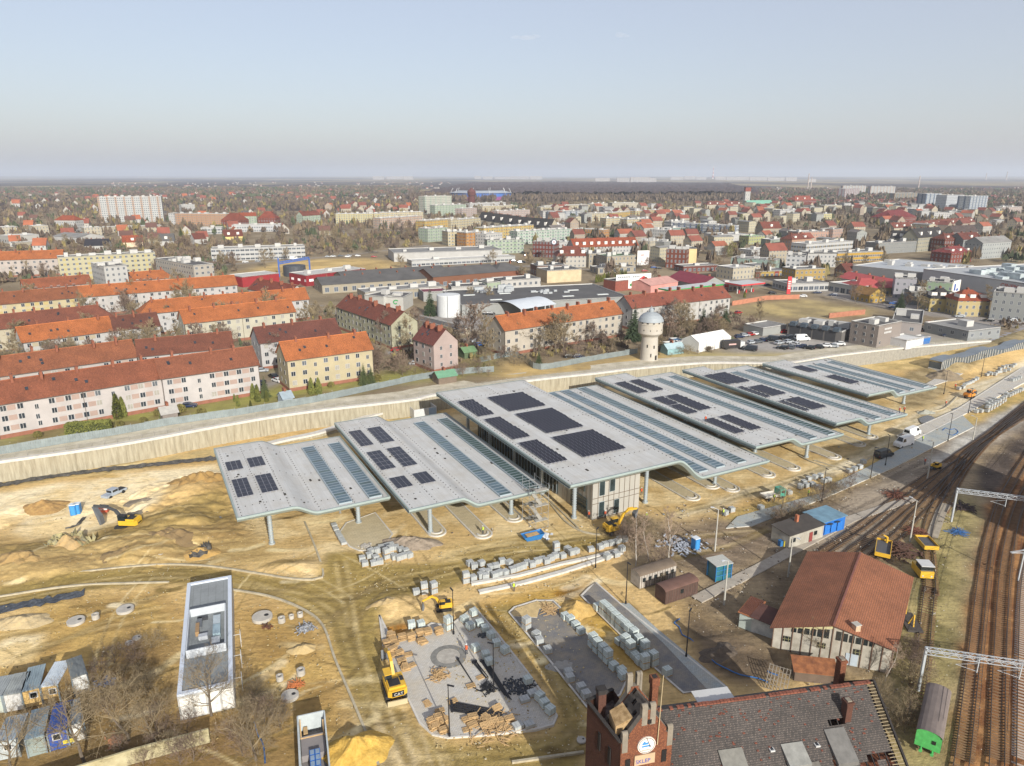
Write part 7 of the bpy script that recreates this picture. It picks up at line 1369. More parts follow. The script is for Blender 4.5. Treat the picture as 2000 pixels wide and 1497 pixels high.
('grey box building with a green swirl mark on its wall',2,(280,800),(392,803),8,16,mat('b4b2aa',.8,.08,.3),'f',FLATD,0,'office_box','office',1,0,1),
('pale grey box building with three blue windows',2,(176,788),(282,800),8.4,14,mat('bdbbb2',.8,.08,.3),'f',FLATD,0,'office_box','office',1,0,0),
('small grey box with a maroon roof',2,(505,775),(640,768),6,12,GRYW,'f',mat('7a3040',.8,.12,.3),0,'office_box','office',0,0,0),
('low white office with small square windows before the workshops',2,(662,745),(860,738),5.5,12,fc('e8e4dc',3.,5.5,1.1,1.3,2.2),'f',FLATD,0,'office','office',2,0,0),
('pale green low office with coloured doors',2,(862,722),(936,716),6,12,fc('c4d4b4',3.,6,1.3,1.6,2.),'f',FLATD,0,'office','office',1,0,0),
('white low office with large dark windows',2,(938,710),(1160,696),6,14,fc('e6e2da',3.4,6,1.7,1.8,2.),'f',FLATD,0,'office','office',2,0,0),
('large dark flat roofed market hall with skylight strips',2,(720,848),(1655,800),6,46,GRYW,'f',FLATD,0,'market_hall','market hall',0,0,1),
('low brick red garage row at the market yard',2,(380,905),(700,985),3,7,WAREB,'f',FLATD,0,'garage_row','garages',0,0,0),
('pink plastered shed with a low gable beside the billboard',2,(1775,738),(1926,715),5,16,mat('d8968a',.9,.12,.3),'g',mat('c8968a',.9,.15,.3),2.5,'shed','shed',0,0,0),
('long maroon roofed market shed with grey gable',3,(10,695),(196,735),4.5,18,GRYW,'g',mat('8a3040',.8,.15,.4),4,'market_shed','market shed',0,0,0),
('long dark grey garage hall with sloping roof in the car yard',3,(684,952),(985,995),5.5,20,mat('6c6864',.7,.08,.3),'f',mat('5a5856',.8,.1,.3),0,'garage_hall','garage hall',4,0,1),
('brown grey cube office building with white lettering',3,(1192,962),(1320,936),10.4,11,mat('8a8078',.75,.06,.3),'f',FLATD,0,'cube_office','office',2,0,1),
('pinkish warehouse with a dark sloping roof behind the cube office',3,(1262,935),(1432,950),6,34,fc('d0c6c0',5,9,1.6,1.6,2.),'f',FLATD,0,'warehouse','warehouse',2,0,0),
('low grey workshop with a broad grey roof at the street',3,(1692,992),(1872,970),5,19,fc('b4b8b8',5,9,1.6,1.6,2.),'f',FLAT,0,'workshop','workshop',1,0,1),
('small grey hut with a flat roof left of the garage hall',3,(545,975),(675,955),4,10,GRYW,'f',FLAT,0,'hut','hut',0,0,0),
('red and white filling station shop',3,(330,730),(428,722),5,12,fc('e8e0dc',3,5,2,2,.8,acc='c8303a'),'f',FLATL,0,'filling_station_shop','shop',1,0,0),
('long white car showroom with dark window strip',3,(682,728),(912,722),5.5,16,fc('e8e6e0',3.2,5.5,2.8,2.2,1.2),'f',FLAT,0,'showroom','showroom',2,0,1),
('white and yellow tyre shop beside the showroom',3,(912,718),(1072,745),6,16,fc('eae6d8',4,6,3,2.8,.6),'f',FLATL,0,'shop','shop',1,0,0),
('shop with a broad bright red roof',3,(958,690),(1262,745),5,16,fc('e8e4de',3.6,5,2.6,2,1),'g',mat('cc5854',.7,.1,.4,k=.62),3.,'shop','shop',0,0,1),
('red roofed villa shop at the corner of the main street',3,(1072,752),(1262,748),5,18,fc('e2cf94',3.2,3.4,1.4,1.6,1),'h',mat('c45450',.7,.1,.4,k=.62),4,'shop','shop',0,0,0),
('square mustard apartment house with flat roof',3,(726,648),(892,642),11,13,fc('d2b060',3.,2.9,1.3,1.4,1.),'f',FLAT,0,'apartment_house','apartment block',2,0,1),
('low yellow shop row with red signs behind the filling station',3,(505,660),(690,652),5,14,fc('dcb85a',3.4,5,2,2,1,acc='b84a3c'),'f',FLAT,0,'shop','shop',1,0,0),
('pale cream old villa with a flat roof',3,(378,640),(500,630),9,14,CR2,'f',FLATL,0,'tenement','tenement',1,0,0),
('small yellow house with arched wall left of the old villa',3,(500,625),(610,618),6,12,CR2,'f',FLAT,0,'house','house',0,0,0),
('brown and red low shop with blue signs under the brick tenement',3,(100,630),(295,622),5,12,fc('8a4a3c',3.4,5,2,2,1),'f',FLAT,0,'shop','shop',1,0,0),
('mint green long house with flat roof',3,(366,580),(616,596),9,12,fc('b8d0c0',3.,3.,1.3,1.4,1.),'f',FLAT,0,'apartment_house','apartment block',3,0,1),
('white modern cube apartment house',3,(676,566),(786,570),13,16,fc('e8e8e6',3.,3.,1.6,1.5,.9),'f',FLATD,0,'apartment_house','apartment block',2,0,0),
('white four storey apartment house with dark flat roof',3,(795,556),(956,556),12,14,WH2f,'f',FLATD,0,'apartment_house','apartment block',2,0,0),
('long white office with yellow upper band',3,(786,506),(1048,488),13,14,fc('e8e8e4',2.4,3.3,2.,1.6,.9,band='ecc040'),'f',FLATL,0,'office_block','office block',3,0,1),
('long yellow office wing with glass strips',3,(960,556),(1216,545),9,16,fc('e4b43a',2.2,3.2,1.9,1.6,.9),'f',FLAT,0,'office_block','office block',4,0,0),
('coloured window school with white walls',3,(40,386),(370,404),11,15,STB,'f',FLATL,0,'school','school',5,0,1),
('turquoise low wing beside the coloured window school',3,(10,418),(115,414),6,14,fc('9cc8b8',3,3,1.5,1.5,.9),'f',FLATL,0,'school_wing','school',1,0,0),
('white sports hall with a pale roof at the right centre',3,(300,455),(470,450),8,26,PLAINW,'f',FLATL,0,'sports_hall','hall',2,0,0),
('pale green house with a flat roof right of the car park',3,(586,482),(704,478),9,13,GN2,'f',FLATL,0,'apartment_house','apartment block',1,0,0),
('pale yellow green house with a bright green top',3,(466,462),(556,458),9,13,fc('cfd28e',3,3,1.4,1.4,.9),'f',mat('8cb878',.9,.1,.3),0,'apartment_house','apartment block',1,0,0),
('white long low office behind the mint house',3,(480,540),(668,528),8,14,WH2f,'f',FLATL,0,'office','office',2,0,0),
('peach tenement with a red roof left of the yellow office',3,(706,480),(815,474),12,13,fc('e0b090',2.9,3.2,1.1,1.7,.9),'h',TR_,4,'tenement','tenement',0,2,0),
('long pink tenement front with three gables',3,(740,438),(935,432),13,14,fc('e0b49c',2.9,3.2,1.1,1.7,.9),'f',FLATL,0,'tenement','tenement',3,0,0),
('salmon tenement with a bare cream fire wall',3,(936,424),(992,420),15,14,fc('d8b4a0',2.9,3.2,1.1,1.7,.9),'f',FLATD,0,'tenement','tenement',1,0,0),
('beige corner tenement with a gable and red roof',3,(545,418),(648,416),13,14,BE2,'g',TR_,6,'tenement','tenement',0,1,0),
('new grey tenement row with dark steep roofs, left part',3,(1252,470),(1410,478),12,14,fc('bfb8a4',2.9,3,1.3,1.5,.9),'g',TD_,6,'tenement','tenement',0,4,1),
('new grey tenement row with dark steep roofs, right part',3,(1412,470),(1562,458),14,14,fc('c9c2a6',2.9,3,1.3,1.5,.9),'g',TD_,7,'tenement','tenement',0,3,0),
('grey tenement with a flat roof below the dark steep roofs',3,(1188,500),(1405,490),11,13,GY2,'f',FLATD,0,'tenement','tenement',3,0,0),
('dark red brick tenement at the upper right',3,(1560,478),(1662,474),13,13,BR2,'h',TR_,4,'tenement','tenement',0,2,0),
('ornate red brick town house with white trim',3,(1596,556),(1722,548),9,16,RED_,'h',tiles('a84a44'),4,'town_house','tenement',0,3,0),
('grey gabled tenement right of the brick tenement',3,(1664,480),(1770,476),13,14,GY2,'g',TB_,5,'tenement','tenement',0,1,0),
('corner tenement with a blue poster on its fire wall',3,(1772,500),(1932,490),15,14,fc('c8ccc8',2.9,3.1,1.2,1.5,.9),'g',FLAT,4,'tenement','tenement',0,0,1),
('long row of red roofed brick houses at the right',3,(1406,408),(1730,380),9,12,fc('c8b49c',2.9,3.1,1.2,1.5,.9),'g',TR_,5,'terrace','terraced houses',0,9,1),
('red roofed terrace left of the long brick row',3,(1276,415),(1400,410),9,12,CR2,'g',TR_,5,'terrace','terraced houses',0,3,0),
('big hall with a steep red mansard roof at the right',3,(1264,360),(1400,352),9,30,RED_,'h',tiles('9a3a38'),9,'hall','hall',0,0,1),
('pale house with a cream gable before the long brick row',3,(1610,440),(1745,436),10,13,CR2,'g',tiles('6a5a54'),6,'tenement','tenement',0,0,0),
('white green tenement with a flat roof opposite the shopping centre',3,(1460,712),(1602,722),13,14,fc('b4cca8',3,3.2,1.2,1.6,.9),'f',FLATD,0,'tenement','tenement',3,0,1),
('pale lilac tenement with a flat roof opposite the shopping centre',3,(1284,694),(1404,700),13,14,fc('cfccd2',3,3.2,1.2,1.6,.9),'f',FLATD,0,'tenement','tenement',2,0,0),
('cream fire wall tenement beside the white green tenement',3,(1604,722),(1650,710),12.6,13,mat('e2d2b6',.9,.1,.3),'f',FLATD,0,'tenement','tenement',1,0,0),
('low grey tenement with roof windows behind the yellow houses',3,(1370,772),(1480,776),8,12,GY2,'f',FLATD,0,'tenement','tenement',2,0,0),
('yellow villa with a dark mansard roof at the street',3,(1480,806),(1630,810),8,12,fc('e6cf86',2.9,3.1,1.2,1.5,.9),'h',TD_,4,'villa','villa',0,3,1),
('yellow villa with an orange mansard roof at the street',3,(1634,820),(1814,822),9,13,fc('e2cd92',2.9,3.1,1.2,1.6,.9),'h',TO_,4,'villa','villa',0,3,0),
('tall grey white tenement row at the right picture edge',3,(1832,770),(2080,790),15,14,fc('bdc0bc',2.9,3.3,1.2,1.8,.9),'f',FLATD,0,'tenement','tenement',4,0,1),
('yellow garage house between trees on the main street',3,(1040,770),(1140,790),5,10,fc('d8b048',3,3,1.3,1.4,.9),'g',tiles('b88a48'),3,'house','house',0,0,0),
('small brick gabled house beside the red roofed shop',3,(1010,655),(1066,652),6,10,fc('b08a70',3,3,1.1,1.4,.9),'g',TB_,4,'house','house',0,0,0),
('red and white striped tower block at the upper right',3,(1002,196),(1084,194),27,20,fc('d8d2d0',2.6,2.8,1.5,1.4,.9,acc='b04a48'),'f',FLATL,0,'tower_block','tower block',1,0,1),
('left of two wide white slab blocks on the upper right horizon',3,(990,180),(1120,180),28,16,TOW,'f',FLATL,0,'tower_block','tower block',4,0,0),
('right of two wide white slab blocks on the upper right horizon',3,(1146,184),(1284,184),28,16,TOW,'f',FLATL,0,'tower_block','tower block',4,0,0),
('grey green slab tower with an ochre end',3,(1280,222),(1412,220),19.5,16,fc('8e9288',2.8,2.9,1.7,1.5,.8,acc='c8a060'),'f',FLATL,0,'tower_block','tower block',2,0,0),
('wide cream office slab at the upper right',3,(1214,280),(1388,278),11.5,16,fc('e2d290',3,3,1.9,1.5,.9),'f',FLATL,0,'office_block','office block',2,0,1),
('blue and white tower block, left of three',3,(1456,224),(1542,223),32,20,BLU3,'f',FLATL,0,'tower_block','tower block',1,0,0),
('white tower block with pale windows, middle of three',3,(1572,233),(1668,231),32,20,fc('dfe4e8',2.6,2.8,1.5,1.4,.9),'f',FLATL,0,'tower_block','tower block',1,0,0),
('blue and white tower block, right of three',3,(1702,239),(1802,236),33,20,BLU3,'f',FLATL,0,'tower_block','tower block',1,0,1),
('red brick town hall with a long tiled roof at the horizon',3,(722,262),(842,260),11,26,RED_,'h',tiles('b85a3c'),9,'town_hall','town hall',0,3,1),
('long red roofed building left of the white church tower',3,(232,286),(432,284),7,20,CR2,'h',TR_,6,'monastery','monastery',0,5,0),
('church nave with a pale green copper roof',3,(466,282),(606,280),7.5,24,CR2,'g',mat('7cb49a',.7,.12,.2),6.5,'church','church',0,0,1)]
MID=[(1160,300,1330,296,13,CR,'cream'),(1188,292,1436,284,13,CR,'long cream'),(1228,325,1382,318,13,fc('d8dce0',3.,2.9,1.5,1.4,.95,acc='7a8a9c'),'blue grey'),(1404,336,1560,330,13,CR,'pale yellow'),(1560,332,1688,322,13,YE,'yellow'),(1690,322,1838,314,14,fc('e8dc9c',3.,2.9,1.5,1.4,.95,rail='c86a50'),'yellow and red railed'),(1440,280,1534,278,14,CR2,'beige'),(1560,276,1706,274,14,CR2,'wide beige'),(1526,362,1640,358,12,CR,'cream flat'),(1642,368,1790,362,12,CR,'cream and yellow'),(1890,380,1990,376,11,STRIP,'white strip windowed'),(1196,400,1330,396,9,PK,'low pink'),(1340,420,1510,428,10,OR,'ochre'),(1590,400,1700,404,8,WH2f,'low white'),(1770,424,1880,430,10,WH2f,'white corner'),(1700,486,1770,490,11,CR2,'pale yellow corner'),(1770,488,1850,494,10,GY2,'grey corner')]
TB+=[('%s block in the old town*%s'%(n_,ordn_),2,(x0,y0),(x1,y1),h_,13,m_,'f',FLATL,0,'apartment_block','apartment block',3,0,0) for ordn_,(x0,y0,x1,y1,h_,m_,n_) in zip('one two three four five six seven eight nine ten eleven twelve thirteen fourteen fifteen sixteen seventeen'.split(),MID)]
M3=[(20,318,110,316,WH,'white'),(640,316,760,312,WH,'long white'),(886,290,984,288,CR,'cream'),(1040,292,1114,290,CR,'pale'),(820,338,930,336,fc('e6dca0',3.,2.9,1.5,1.4,.95),'yellow'),(1390,310,1520,308,WH,'white'),(1580,318,1690,322,GY,'grey'),(1830,322,1886,320,YE,'yellow'),(1870,300,1990,296,PK,'pinkish'),(1500,330,1640,330,WH,'pale long')]
TB+=[('%s flat block on the skyline*%s'%(n_,o_),3,(x0,y0),(x1,y1),11,13,m_,'f',FLATL,0,'apartment_block','apartment block',2,0,0) for o_,(x0,y0,x1,y1,m_,n_) in zip('one two three four five six seven eight nine ten'.split(),M3)]
HB_={}
for lb,t,p,q,h,d,wm,kd,rf,rhh,nm,ct,lu,do,lmk in TB:
    if t>1 and not (FP(t,*p)[1]<412 and t==3 and 'blue' not in lb and 'pale windows' not in lb): h*=.86 if FP(t,*p)[1]<470 else .82
    HB_[lb[:24] if '*' not in lb else lb]=q_=bld(lb,t,p,q,h,d,wm,kd,rf,rhh,nm,ct,lu,do,lmk)
    if '*' in lb: rep(q_[0],lb.split('*')[0])
def on(lb): return HB_[lb[:24]]
def text_on(root,s,size,x,y,z,mt,rz=0.,depth=.02):
    t=letters(s,size,mt,root,'lettering',depth); t.rotation_euler=(rad(90),0,rz); t.location=(x,y,z); return t
# cube office: white marks and windows
r,L,d,h=on('brown grey cube office building'); 
for z in (5.,6.4):
    m=MB(); [m.box((4.5+i*1.0,-.05,z),(.75,.06,.7)) for i in range(5)]; m.build('lettering',WHITE,r)
for k in range(3):
    for y in (2,5.2,8.6): put('window',WM[1],r,(0,y,1.2+k*2.6),-math.pi/2)
for k in range(1): put('window',WM[1],r,(2.,0,1.2+k*2.6))
r,L,d,h=on('grey box building with a green'); m=MB(); [m.beam((L*.62+1.5*math.cos(t)*(1-t/9),-.05,h*.6+1.3*math.sin(t)*(1-t/9)),(L*.62+1.5*math.cos(t+.3)*(1-t/9),-.05,h*.6+1.3*math.sin(t+.3)*(1-t/9)),.06,.5) for t in [i*.3 for i in range(2,20)]]; m.build('green_mark',mat('2a9a50',.6,.05),r)
r,L,d,h=on('pale grey box building with t'); [put('window',WM[1],r,(L*t,0,2.)) for t in (.5,.62,.74)]
r,L,d,h=on('large dark flat roofed market')
for i in range(8): m=MB(); m.box((L*(.12+.11*i),d*(.25 if i%2 else .62),h-.28),(L*.07,1.6,.3)); m.build('roof_light',mat('d4d8d4',.5,.08),r)
m=MB(); [m.box((L*.3+rng.uniform(-9,9),d*.8+rng.uniform(-4,4),h-.25),(rng.uniform(1.5,5),rng.uniform(1.5,3),rng.uniform(1,3.2))) for i in range(14)]; [m.box((L*.62+rng.uniform(-9,9),d*.55+rng.uniform(-4,4),h-.25),(rng.uniform(1,3),rng.uniform(1,2),rng.uniform(.7,1.4))) for i in range(10)]; m.build('roof_plant',mat('a9adae',.5,.15,.5),r)
r,L,d,h=on('long dark grey garage hall with'); 
for i in range(4): m=MB(); m.box((L*(.14+.22*i),-.06,0),(4,.1,4.2)); m.build('roller_door',mat('3e3e40',.6,.1),r)
for i in range(5): m=MB(); m.box((L*(.1+.2*i),.4,h-.3),(2.2,2.5,1.5)); m.build('roof_vent',mat('4a5660',.6,.1),r)
r,L,d,h=on('corner tenement with a blue poster'); m=MB(); m.box((L+.05,d*.5,h*.45),(.1,7,7.5),0); m.box((L+.12,d*.5,h*.5),(.06,4,4),1); m.build('poster',[mat('e8ecf0',.6,.03),mat('7ab0d8',.6,.1)],r)
r,L,d,h=on('cream fire wall tenement with a'); m=MB(); m.box((L*.5,-.06,4.5),(L*.86,.1,6.5),0); m.box((L*.3,-.12,6),(L*.18,.06,3.4),1); m.box((L*.62,-.12,5.6),(L*.22,.06,1.2),1); m.build('poster',[mat('e6e6e2',.6,.03),mat('3a5aa8',.6,.1)],r)
# billboard with an advertisement
A=E_(2,1578,768,0); Bp=E_(2,1772,757,0); a=math.atan2(Bp[1]-A[1],Bp[0]-A[0]); L=math.hypot(Bp[0]-A[0],Bp[1]-A[1]); r=thing('billboard','large white billboard with red tag and green figures beside a brick wall','billboard',(*A,PZ),a); m=MB(); m.box((L/2,0,1.),(L,.3,8.)); m.build('board',mat('ecebe6',.6,.03),r)
m=MB(); m.obox(Matrix.Translation((3.6,-.2,3.6))@Matrix.Rotation(rad(-25),4,'Y'),(4.2,.1,2.)); m.obox(Matrix.Translation((L*.78,-.2,5.2)),(6.,.1,1.2)); m.face([(L*.64,-.22,6.),(L*.93,-.22,6.),(L*.78,-.22,7.8)]); m.obox(Matrix.Translation((L*.78,-.2,3.6)),(4.6,.1,.7)); m.build('red_print',mat('d02c2c',.6,.03),r)
m=MB(); [m.obox(Matrix.Translation((L*.42+i*1.1,-.2,3.+(i%2)*1.2)),(1.3,.1,1.4)) for i in range(4)]; m.build('green_print',mat('3a8a48',.6,.2,2),r); m=MB(); [m.box((1.5+i*1.15,-.22,7.),(.8,.05,1.)) for i in range(12) if i!=7]; m.build('grey_print',mat('8a9094',.6,.1),r)
bld('low brick wall building at the left end of the billboard',2,(1512,700),(1578,712),6,12,mat('8e4e3e',.9,.2,1),'f',FLATD,0,'shed','shed')
r=thing('advertising_wall','tall white poster panel on the green roofed tenement corner','billboard',(*E_(2,1698,640,0),PZ),.2); m=MB(); m.box((4,-.2,2),(8.6,.3,10)); m.build('board',mat('e8e6e2',.6,.03),r); m=MB(); [m.box((2.5+i*.9,-.4,8.5),(.6,.06,.9)) for i in range(3)]; m.box((3.,-.4,4.),(.25,.06,4.)); m.box((6.,-.4,4),(2.5,.06,.3)); m.build('print',mat('c0605a',.6,.1),r)
r=thing('round_sign_mast','tall mast with a round dark blue sign','sign',(*E_(2,1232,600,0),PZ),.2); m=MB(); m.tube((0,0,0),(0,0,13),.25,.2,8); m.build('mast',GREYM,r); m=MB(); m.tube((0,-.2,14),(0,.2,14),2.3,2.3,28,0); m.tube((0,-.25,14),(0,-.2,14),1.6,1.6,20,1); m.box((0,-.3,13.3),(.7,.06,1.5),2); m.build('disc',[mat('2a3048',.5,.1),mat('d8dce4',.5,.05),mat('c04038',.5,.05)],r)
# market canopy, silo, red shop, gas stations, tent
A=E_(2,888,838,4.5); Bp=E_(2,1050,872,4.5); r=thing('loading_canopy','white arched canopy roof in front of the market hall','canopy',(*A,PZ),math.atan2(Bp[1]-A[1],Bp[0]-A[0])); L=math.hypot(Bp[0]-A[0],Bp[1]-A[1]); m=MB(); 
for i in range(12):
    t0,t1=i/12,(i+1)/12; z=lambda t:4.5+2.2*math.sin(math.pi*t); m.face([(L*t0,0,z(t0)),(L*t1,0,z(t1)),(L*t1,22,z(t1)),(L*t0,22,z(t0))])
m.build('roof',mat('d4dade',.5,.06,.3),r,True)
for x in (.3,L-.3):
    for y in (.5,8,15,21): m=MB(); m.box((x,y,0),(.4,.4,4.5)); m.build('column',WHITE,r)
footing(A,Bp,22)
r=thing('storage_tank','round white storage tank beside a dark spruce','tank',(*E_(2,648,905,0),PZ)); m=MB(); m.lathe([(5.4,0),(5.4,9.5),(5.2,9.8),(0,10.4)],32); m.build('shell',mat('d6d8d6',.5,.08,.5),r,True); m=MB(); m.tube((0,-5.5,0),(0,-5.5,9.8),.12,.12,6); m.build('ladder',GREYM,r); FOOT.append((*E_(2,648,905,0),7))
bld('red shop hall with a white roof, left part',1,(1350,690),(1556,668),6,16,REDW,'f',FLATL,0,'shop','shop',0,0,True)
bld('long red shop hall with a white roof, right part',1,(1706,680),(2040,642),6.5,18,fc('b82c34',7,9,3,1.5,3.,win='e8d8d8'),'f',FLATL,0,'shop','shop',3)
A=E_(1,1560,690,0); r=thing('blue_portal','blue steel portal frame at the red shop entrance','frame',(*A,PZ),.3); m=MB()
for x in (0,19):
    for y in (0,9): m.box((x,y,0),(.8,.8,11))
for y in (0,9): m.beam((0,y,8.2),(19,y,11),.7,.7)
for i in range(8): m.beam((19*i/7,0,8.2+2.8*i/7),(19*i/7,9,8.2+2.8*i/7),.25,.4)
m.build('frame',mat('2c58a0',.5,.1),r); m=MB(); m.tube((9.5,4.5,0),(9.5,4.5,6.5),7,7,24); m.build('rotunda',mat('4a4e54',.6,.15,.4),r)
for t,A_,B_2,dd,c,lb in ((3,(424,742),(556,728),12,'d03a3e','filling station canopy with a red edge'),(2,(1886,772),(2180,736),9,'2a9a48','filling station canopy with a green edge')):
    A=E_(t,*A_,5.); Bp=E_(t,*B_2,5.); L=math.hypot(Bp[0]-A[0],Bp[1]-A[1]); r=thing('filling_station',lb,'filling station',(*A,PZ),math.atan2(Bp[1]-A[1],Bp[0]-A[0])); m=MB(); m.box((L/2,dd/2,5.),(L,dd,.8),0,0,1); m.build('canopy_roof',[mat(c,.5,.05),WHITE],r)
    for i in (.2,.5,.8): m=MB(); m.box((L*i,dd/2,0),(.5,.5,5.)); m.build('column',WHITE,r); m=MB(); m.box((L*i+1.4,dd/2,0),(.8,.6,1.7)); m.build('fuel_pump',mat(c,.5,.1),r)
    footing(A,Bp,dd)
r=thing('price_pylon','tall red price pylon at the street','sign',(*E_(3,684,785,0),PZ)); m=MB(); m.box((0,0,0),(2.,.6,9.5)); m.build('panel',mat('d02830',.5,.05),r); m=MB(); [m.box((0,-.33,6.5-i*1.2),(1.4,.06,.7)) for i in range(4)]; m.build('price_rows',WHITE,r)
A=E_(3,180,1112,0); Bp=E_(3,360,1075,0); a=math.atan2(Bp[1]-A[1],Bp[0]-A[0]); L=math.hypot(Bp[0]-A[0],Bp[1]-A[1]); r=thing('storage_tent','white gabled storage tent beside the water tower','tent',(*A,PZ),a); m=MB(); hh,dd=3.7,8.
for u,v in (((0,0),(L,0)),((L,0),(L,dd)),((L,dd),(0,dd)),((0,dd),(0,0))): m.wall(u,v,0,hh)
for x,s in ((0,-1),(L,1)): m.face([(x,0,hh),(x,dd,hh),(x,dd/2,hh+2.0)][::s])
m.build('wall',mat('e4e2da',.7,.06,.4),r); m=MB(); m.face([(0,-.05,hh),(L,-.05,hh),(L,dd/2,hh+2.0),(0,dd/2,hh+2.0)]); m.face([(L,dd,hh),(0,dd,hh),(0,dd/2,hh+2.0),(L,dd/2,hh+2.0)]); m.build('roof',mat('f0eee8',.6,.05,.4),r); m=MB(); [m.beam((L*i/4,-.12,0),(L*i/4,-.12,hh),.12,.1) for i in range(5)]; [m.beam((L*i/4,-.12,hh+.06),(L*i/4,dd/2,hh+2.08),.12,.1) for i in range(5)]; m.build('seams',mat('c4c2ba',.7,.1),r); footing(A,Bp,dd); landmark('the white storage tent',*A)
def simple_box(label,t,p,q,h,d,c,rc,name='container',cat='container'): return bld(label,t,p,q,h,d,mat(c,.6,.1,.5),'f',mat(rc,.7,.1,.4),0,name,cat)
simple_box('pale green container left of the storage tent',3,(8,1062),(96,1052),2.8,3,'a8bcb4','b4bcb8'); simple_box('dark blue container behind the pale green one',3,(66,1050),(112,1046),2.9,6,'2a6098','3a78a8')
simple_box('white container row beside the cube office',3,(1346,1044),(1442,1026),3.,8,'dedede','d8d8d4'); simple_box('bright blue container at the end of the white container row',3,(1442,1028),(1480,1022),2.8,4,'2a70b8','b8bcc0')
# water tower
X,Y=G(1267,702,PZ); r=thing('water_tower','pale round water tower with a wider tank and a zinc dome','water tower',(X,Y,PZ)); r.scale=(.82,.82,.735); WTM=mat('d0c9bc',.9,.1,.35,bump=.1,var2='c2b8a6',k=.74); m=MB(); m.lathe([(3.9,-.5),(3.75,1),(3.4,11.),(3.6,11.6),(4.9,12.8)],40); m.build('shaft',WTM,r,True); m=MB(); m.lathe([(4.9,12.8),(5.1,13.2),(5.1,17.3),(5.25,17.35),(5.25,17.7),(5.,17.75),(5.,18.7),(5.2,18.75)],40); m.build('tank',WTM,r); m=MB(); m.lathe([(5.35,18.7),(5.2,19.2),(4.7,20.5),(3.7,21.7),(2.2,22.6),(1.,22.95),(1.,23.6),(1.25,23.65),(.8,24.4),(.25,24.9),(.06,25.8),(0,25.85)],40); m.build('dome',mat('b4bcc0',.6,.1,.4,k=.6),r)
for a,z,rr,w_,h_ in [(-1.2,6,3.62,.5,1.5),(-2.0,6.5,3.6,.4,1.4),(-1.55,2.,3.72,.45,1.6),(-.9,.4,3.78,1.,2.2)]+[(-2.5+.5*i,18.,4.98,.8,.5) for i in range(6)]+[(-2.3+.55*i,14.6,5.06,.35,.6) for i in range(5)]:
    q=MB(); q.box((0,0,0),(.2,w_,h_)); o=q.build('door' if z<1 else 'window',mat('2c2a28',.5,.1),r); o.location=(rr*math.cos(a),rr*math.sin(a),z); o.rotation_euler=(0,0,a)
landmark('the pale water tower',X,Y); FOOT.append((X,Y,7))
# shopping centre
SHM=mat('b8babb',.7,.06,.2); A=E_(3,1440,645,11); Bp=E_(3,2140,758,11); r,L,d,h=bld('large grey shopping centre with rooftop plant at the right',3,(1440,645),(2140,745),11,110,SHM,'f',mat('b4b6b6',.8,.12,.05),0,'shopping_centre','shopping centre',0,0,True)
m=MB()
for i in range(150): m.box((L*rng.uniform(.2,.98),d*rng.uniform(.06,.7),h-.3),(rng.uniform(1.5,7),rng.uniform(1.5,5),rng.uniform(.8,3.4)),0,rng.choice([0,0,.0,1.57]))
m.build('roof_plant',mat('c2cccc',.45,.25,.3,.2),r); text_on(r,'CINEMA',3.2,L*.66,-.15,7.4,mat('c0503c',.6,.05)); m=MB(); m.box((L*.35,-.08,3),(L*.5,.1,.4)); m.box((L*.12,-.08,5.),(6,.1,2)); m.build('wall_joints',mat('9a9c9c',.7,.1),r)
bld('lower pale grey wing of the shopping centre',3,(1045,625),(1475,668),8,60,fc('aeb0b0',6,12,.01,.01,1),'f',mat('b8bcbe',.8,.12,.05),0,'shopping_wing','shopping centre',9)
# church tower, stadium, round brick tower
X,Y=E_(3,450,290,0); r=thing('church_tower','white square church tower with a brown top','church tower',(*E_(3,450,285,0),PZ)); m=MB(); m.box((0,0,0),(11,11,28)); m.build('wall',fc('e8e6de',5,8,1.2,3,3),r); m=MB(); m.box((0,0,28),(11.6,11.6,8)); m.build('belfry',mat('8a4a3c',.9,.15,.2),r); m=MB(); m.box((0,0,36),(12.4,12.4,1.2)); m.tube((0,0,37),(0,0,43),.4,.15,6); m.build('roof',mat('6a4038',.9,.1),r)
X,Y=E_(2,775,275,0); r=thing('brick_water_tower','dark red brick water tower in front of the stadium','water tower',(X,Y,PZ)); m=MB(); m.lathe([(8.2,0),(7.8,15),(9.8,17),(9.8,25)],28); m.build('shaft',fc('7a3c30',4,6,1,2,2),r); m=MB(); m.lathe([(10.5,25),(7.5,29),(3.5,31),(3.5,32.5),(0,34.5)],28); m.build('dome',mat('6a3a34',.8,.1),r)
X,Y=E_(2,800,262,0); r=thing('stadium','blue and red football stadium at the edge of the forest','stadium',(X+10,Y+60,PZ)); m=MB()
def ring(m,ra_,rb,z0,z1,mi=0,n=40,k=.8): [m.face([(ra_*math.cos(a),ra_*k*math.sin(a),z0),(ra_*math.cos(b),ra_*k*math.sin(b),z0),(rb*math.cos(b),rb*k*math.sin(b),z1),(rb*math.cos(a),rb*k*math.sin(a),z1)],mi) for a,b in [(6.2832*i/n,6.2832*(i+1)/n) for i in range(n)]]
ring(m,80,80,0,9); m.build('red_facade',mat('c03038',.7,.15,.03,var2='3a5aa8'),r); m=MB(); ring(m,80.6,80.6,9,17); m.build('blue_facade',mat('3a68b4',.7,.12,.03),r); m=MB(); ring(m,84,56,18,24); m.build('roof',mat('a8aeb4',.6,.1,.02),r)
for i in range(10): m=MB(); a=6.28*i/10; m.beam((82*math.cos(a),66*math.sin(a),15),(74*math.cos(a),60*math.sin(a),30),.8,.8); m.build('roof_mast',WHITE,r)
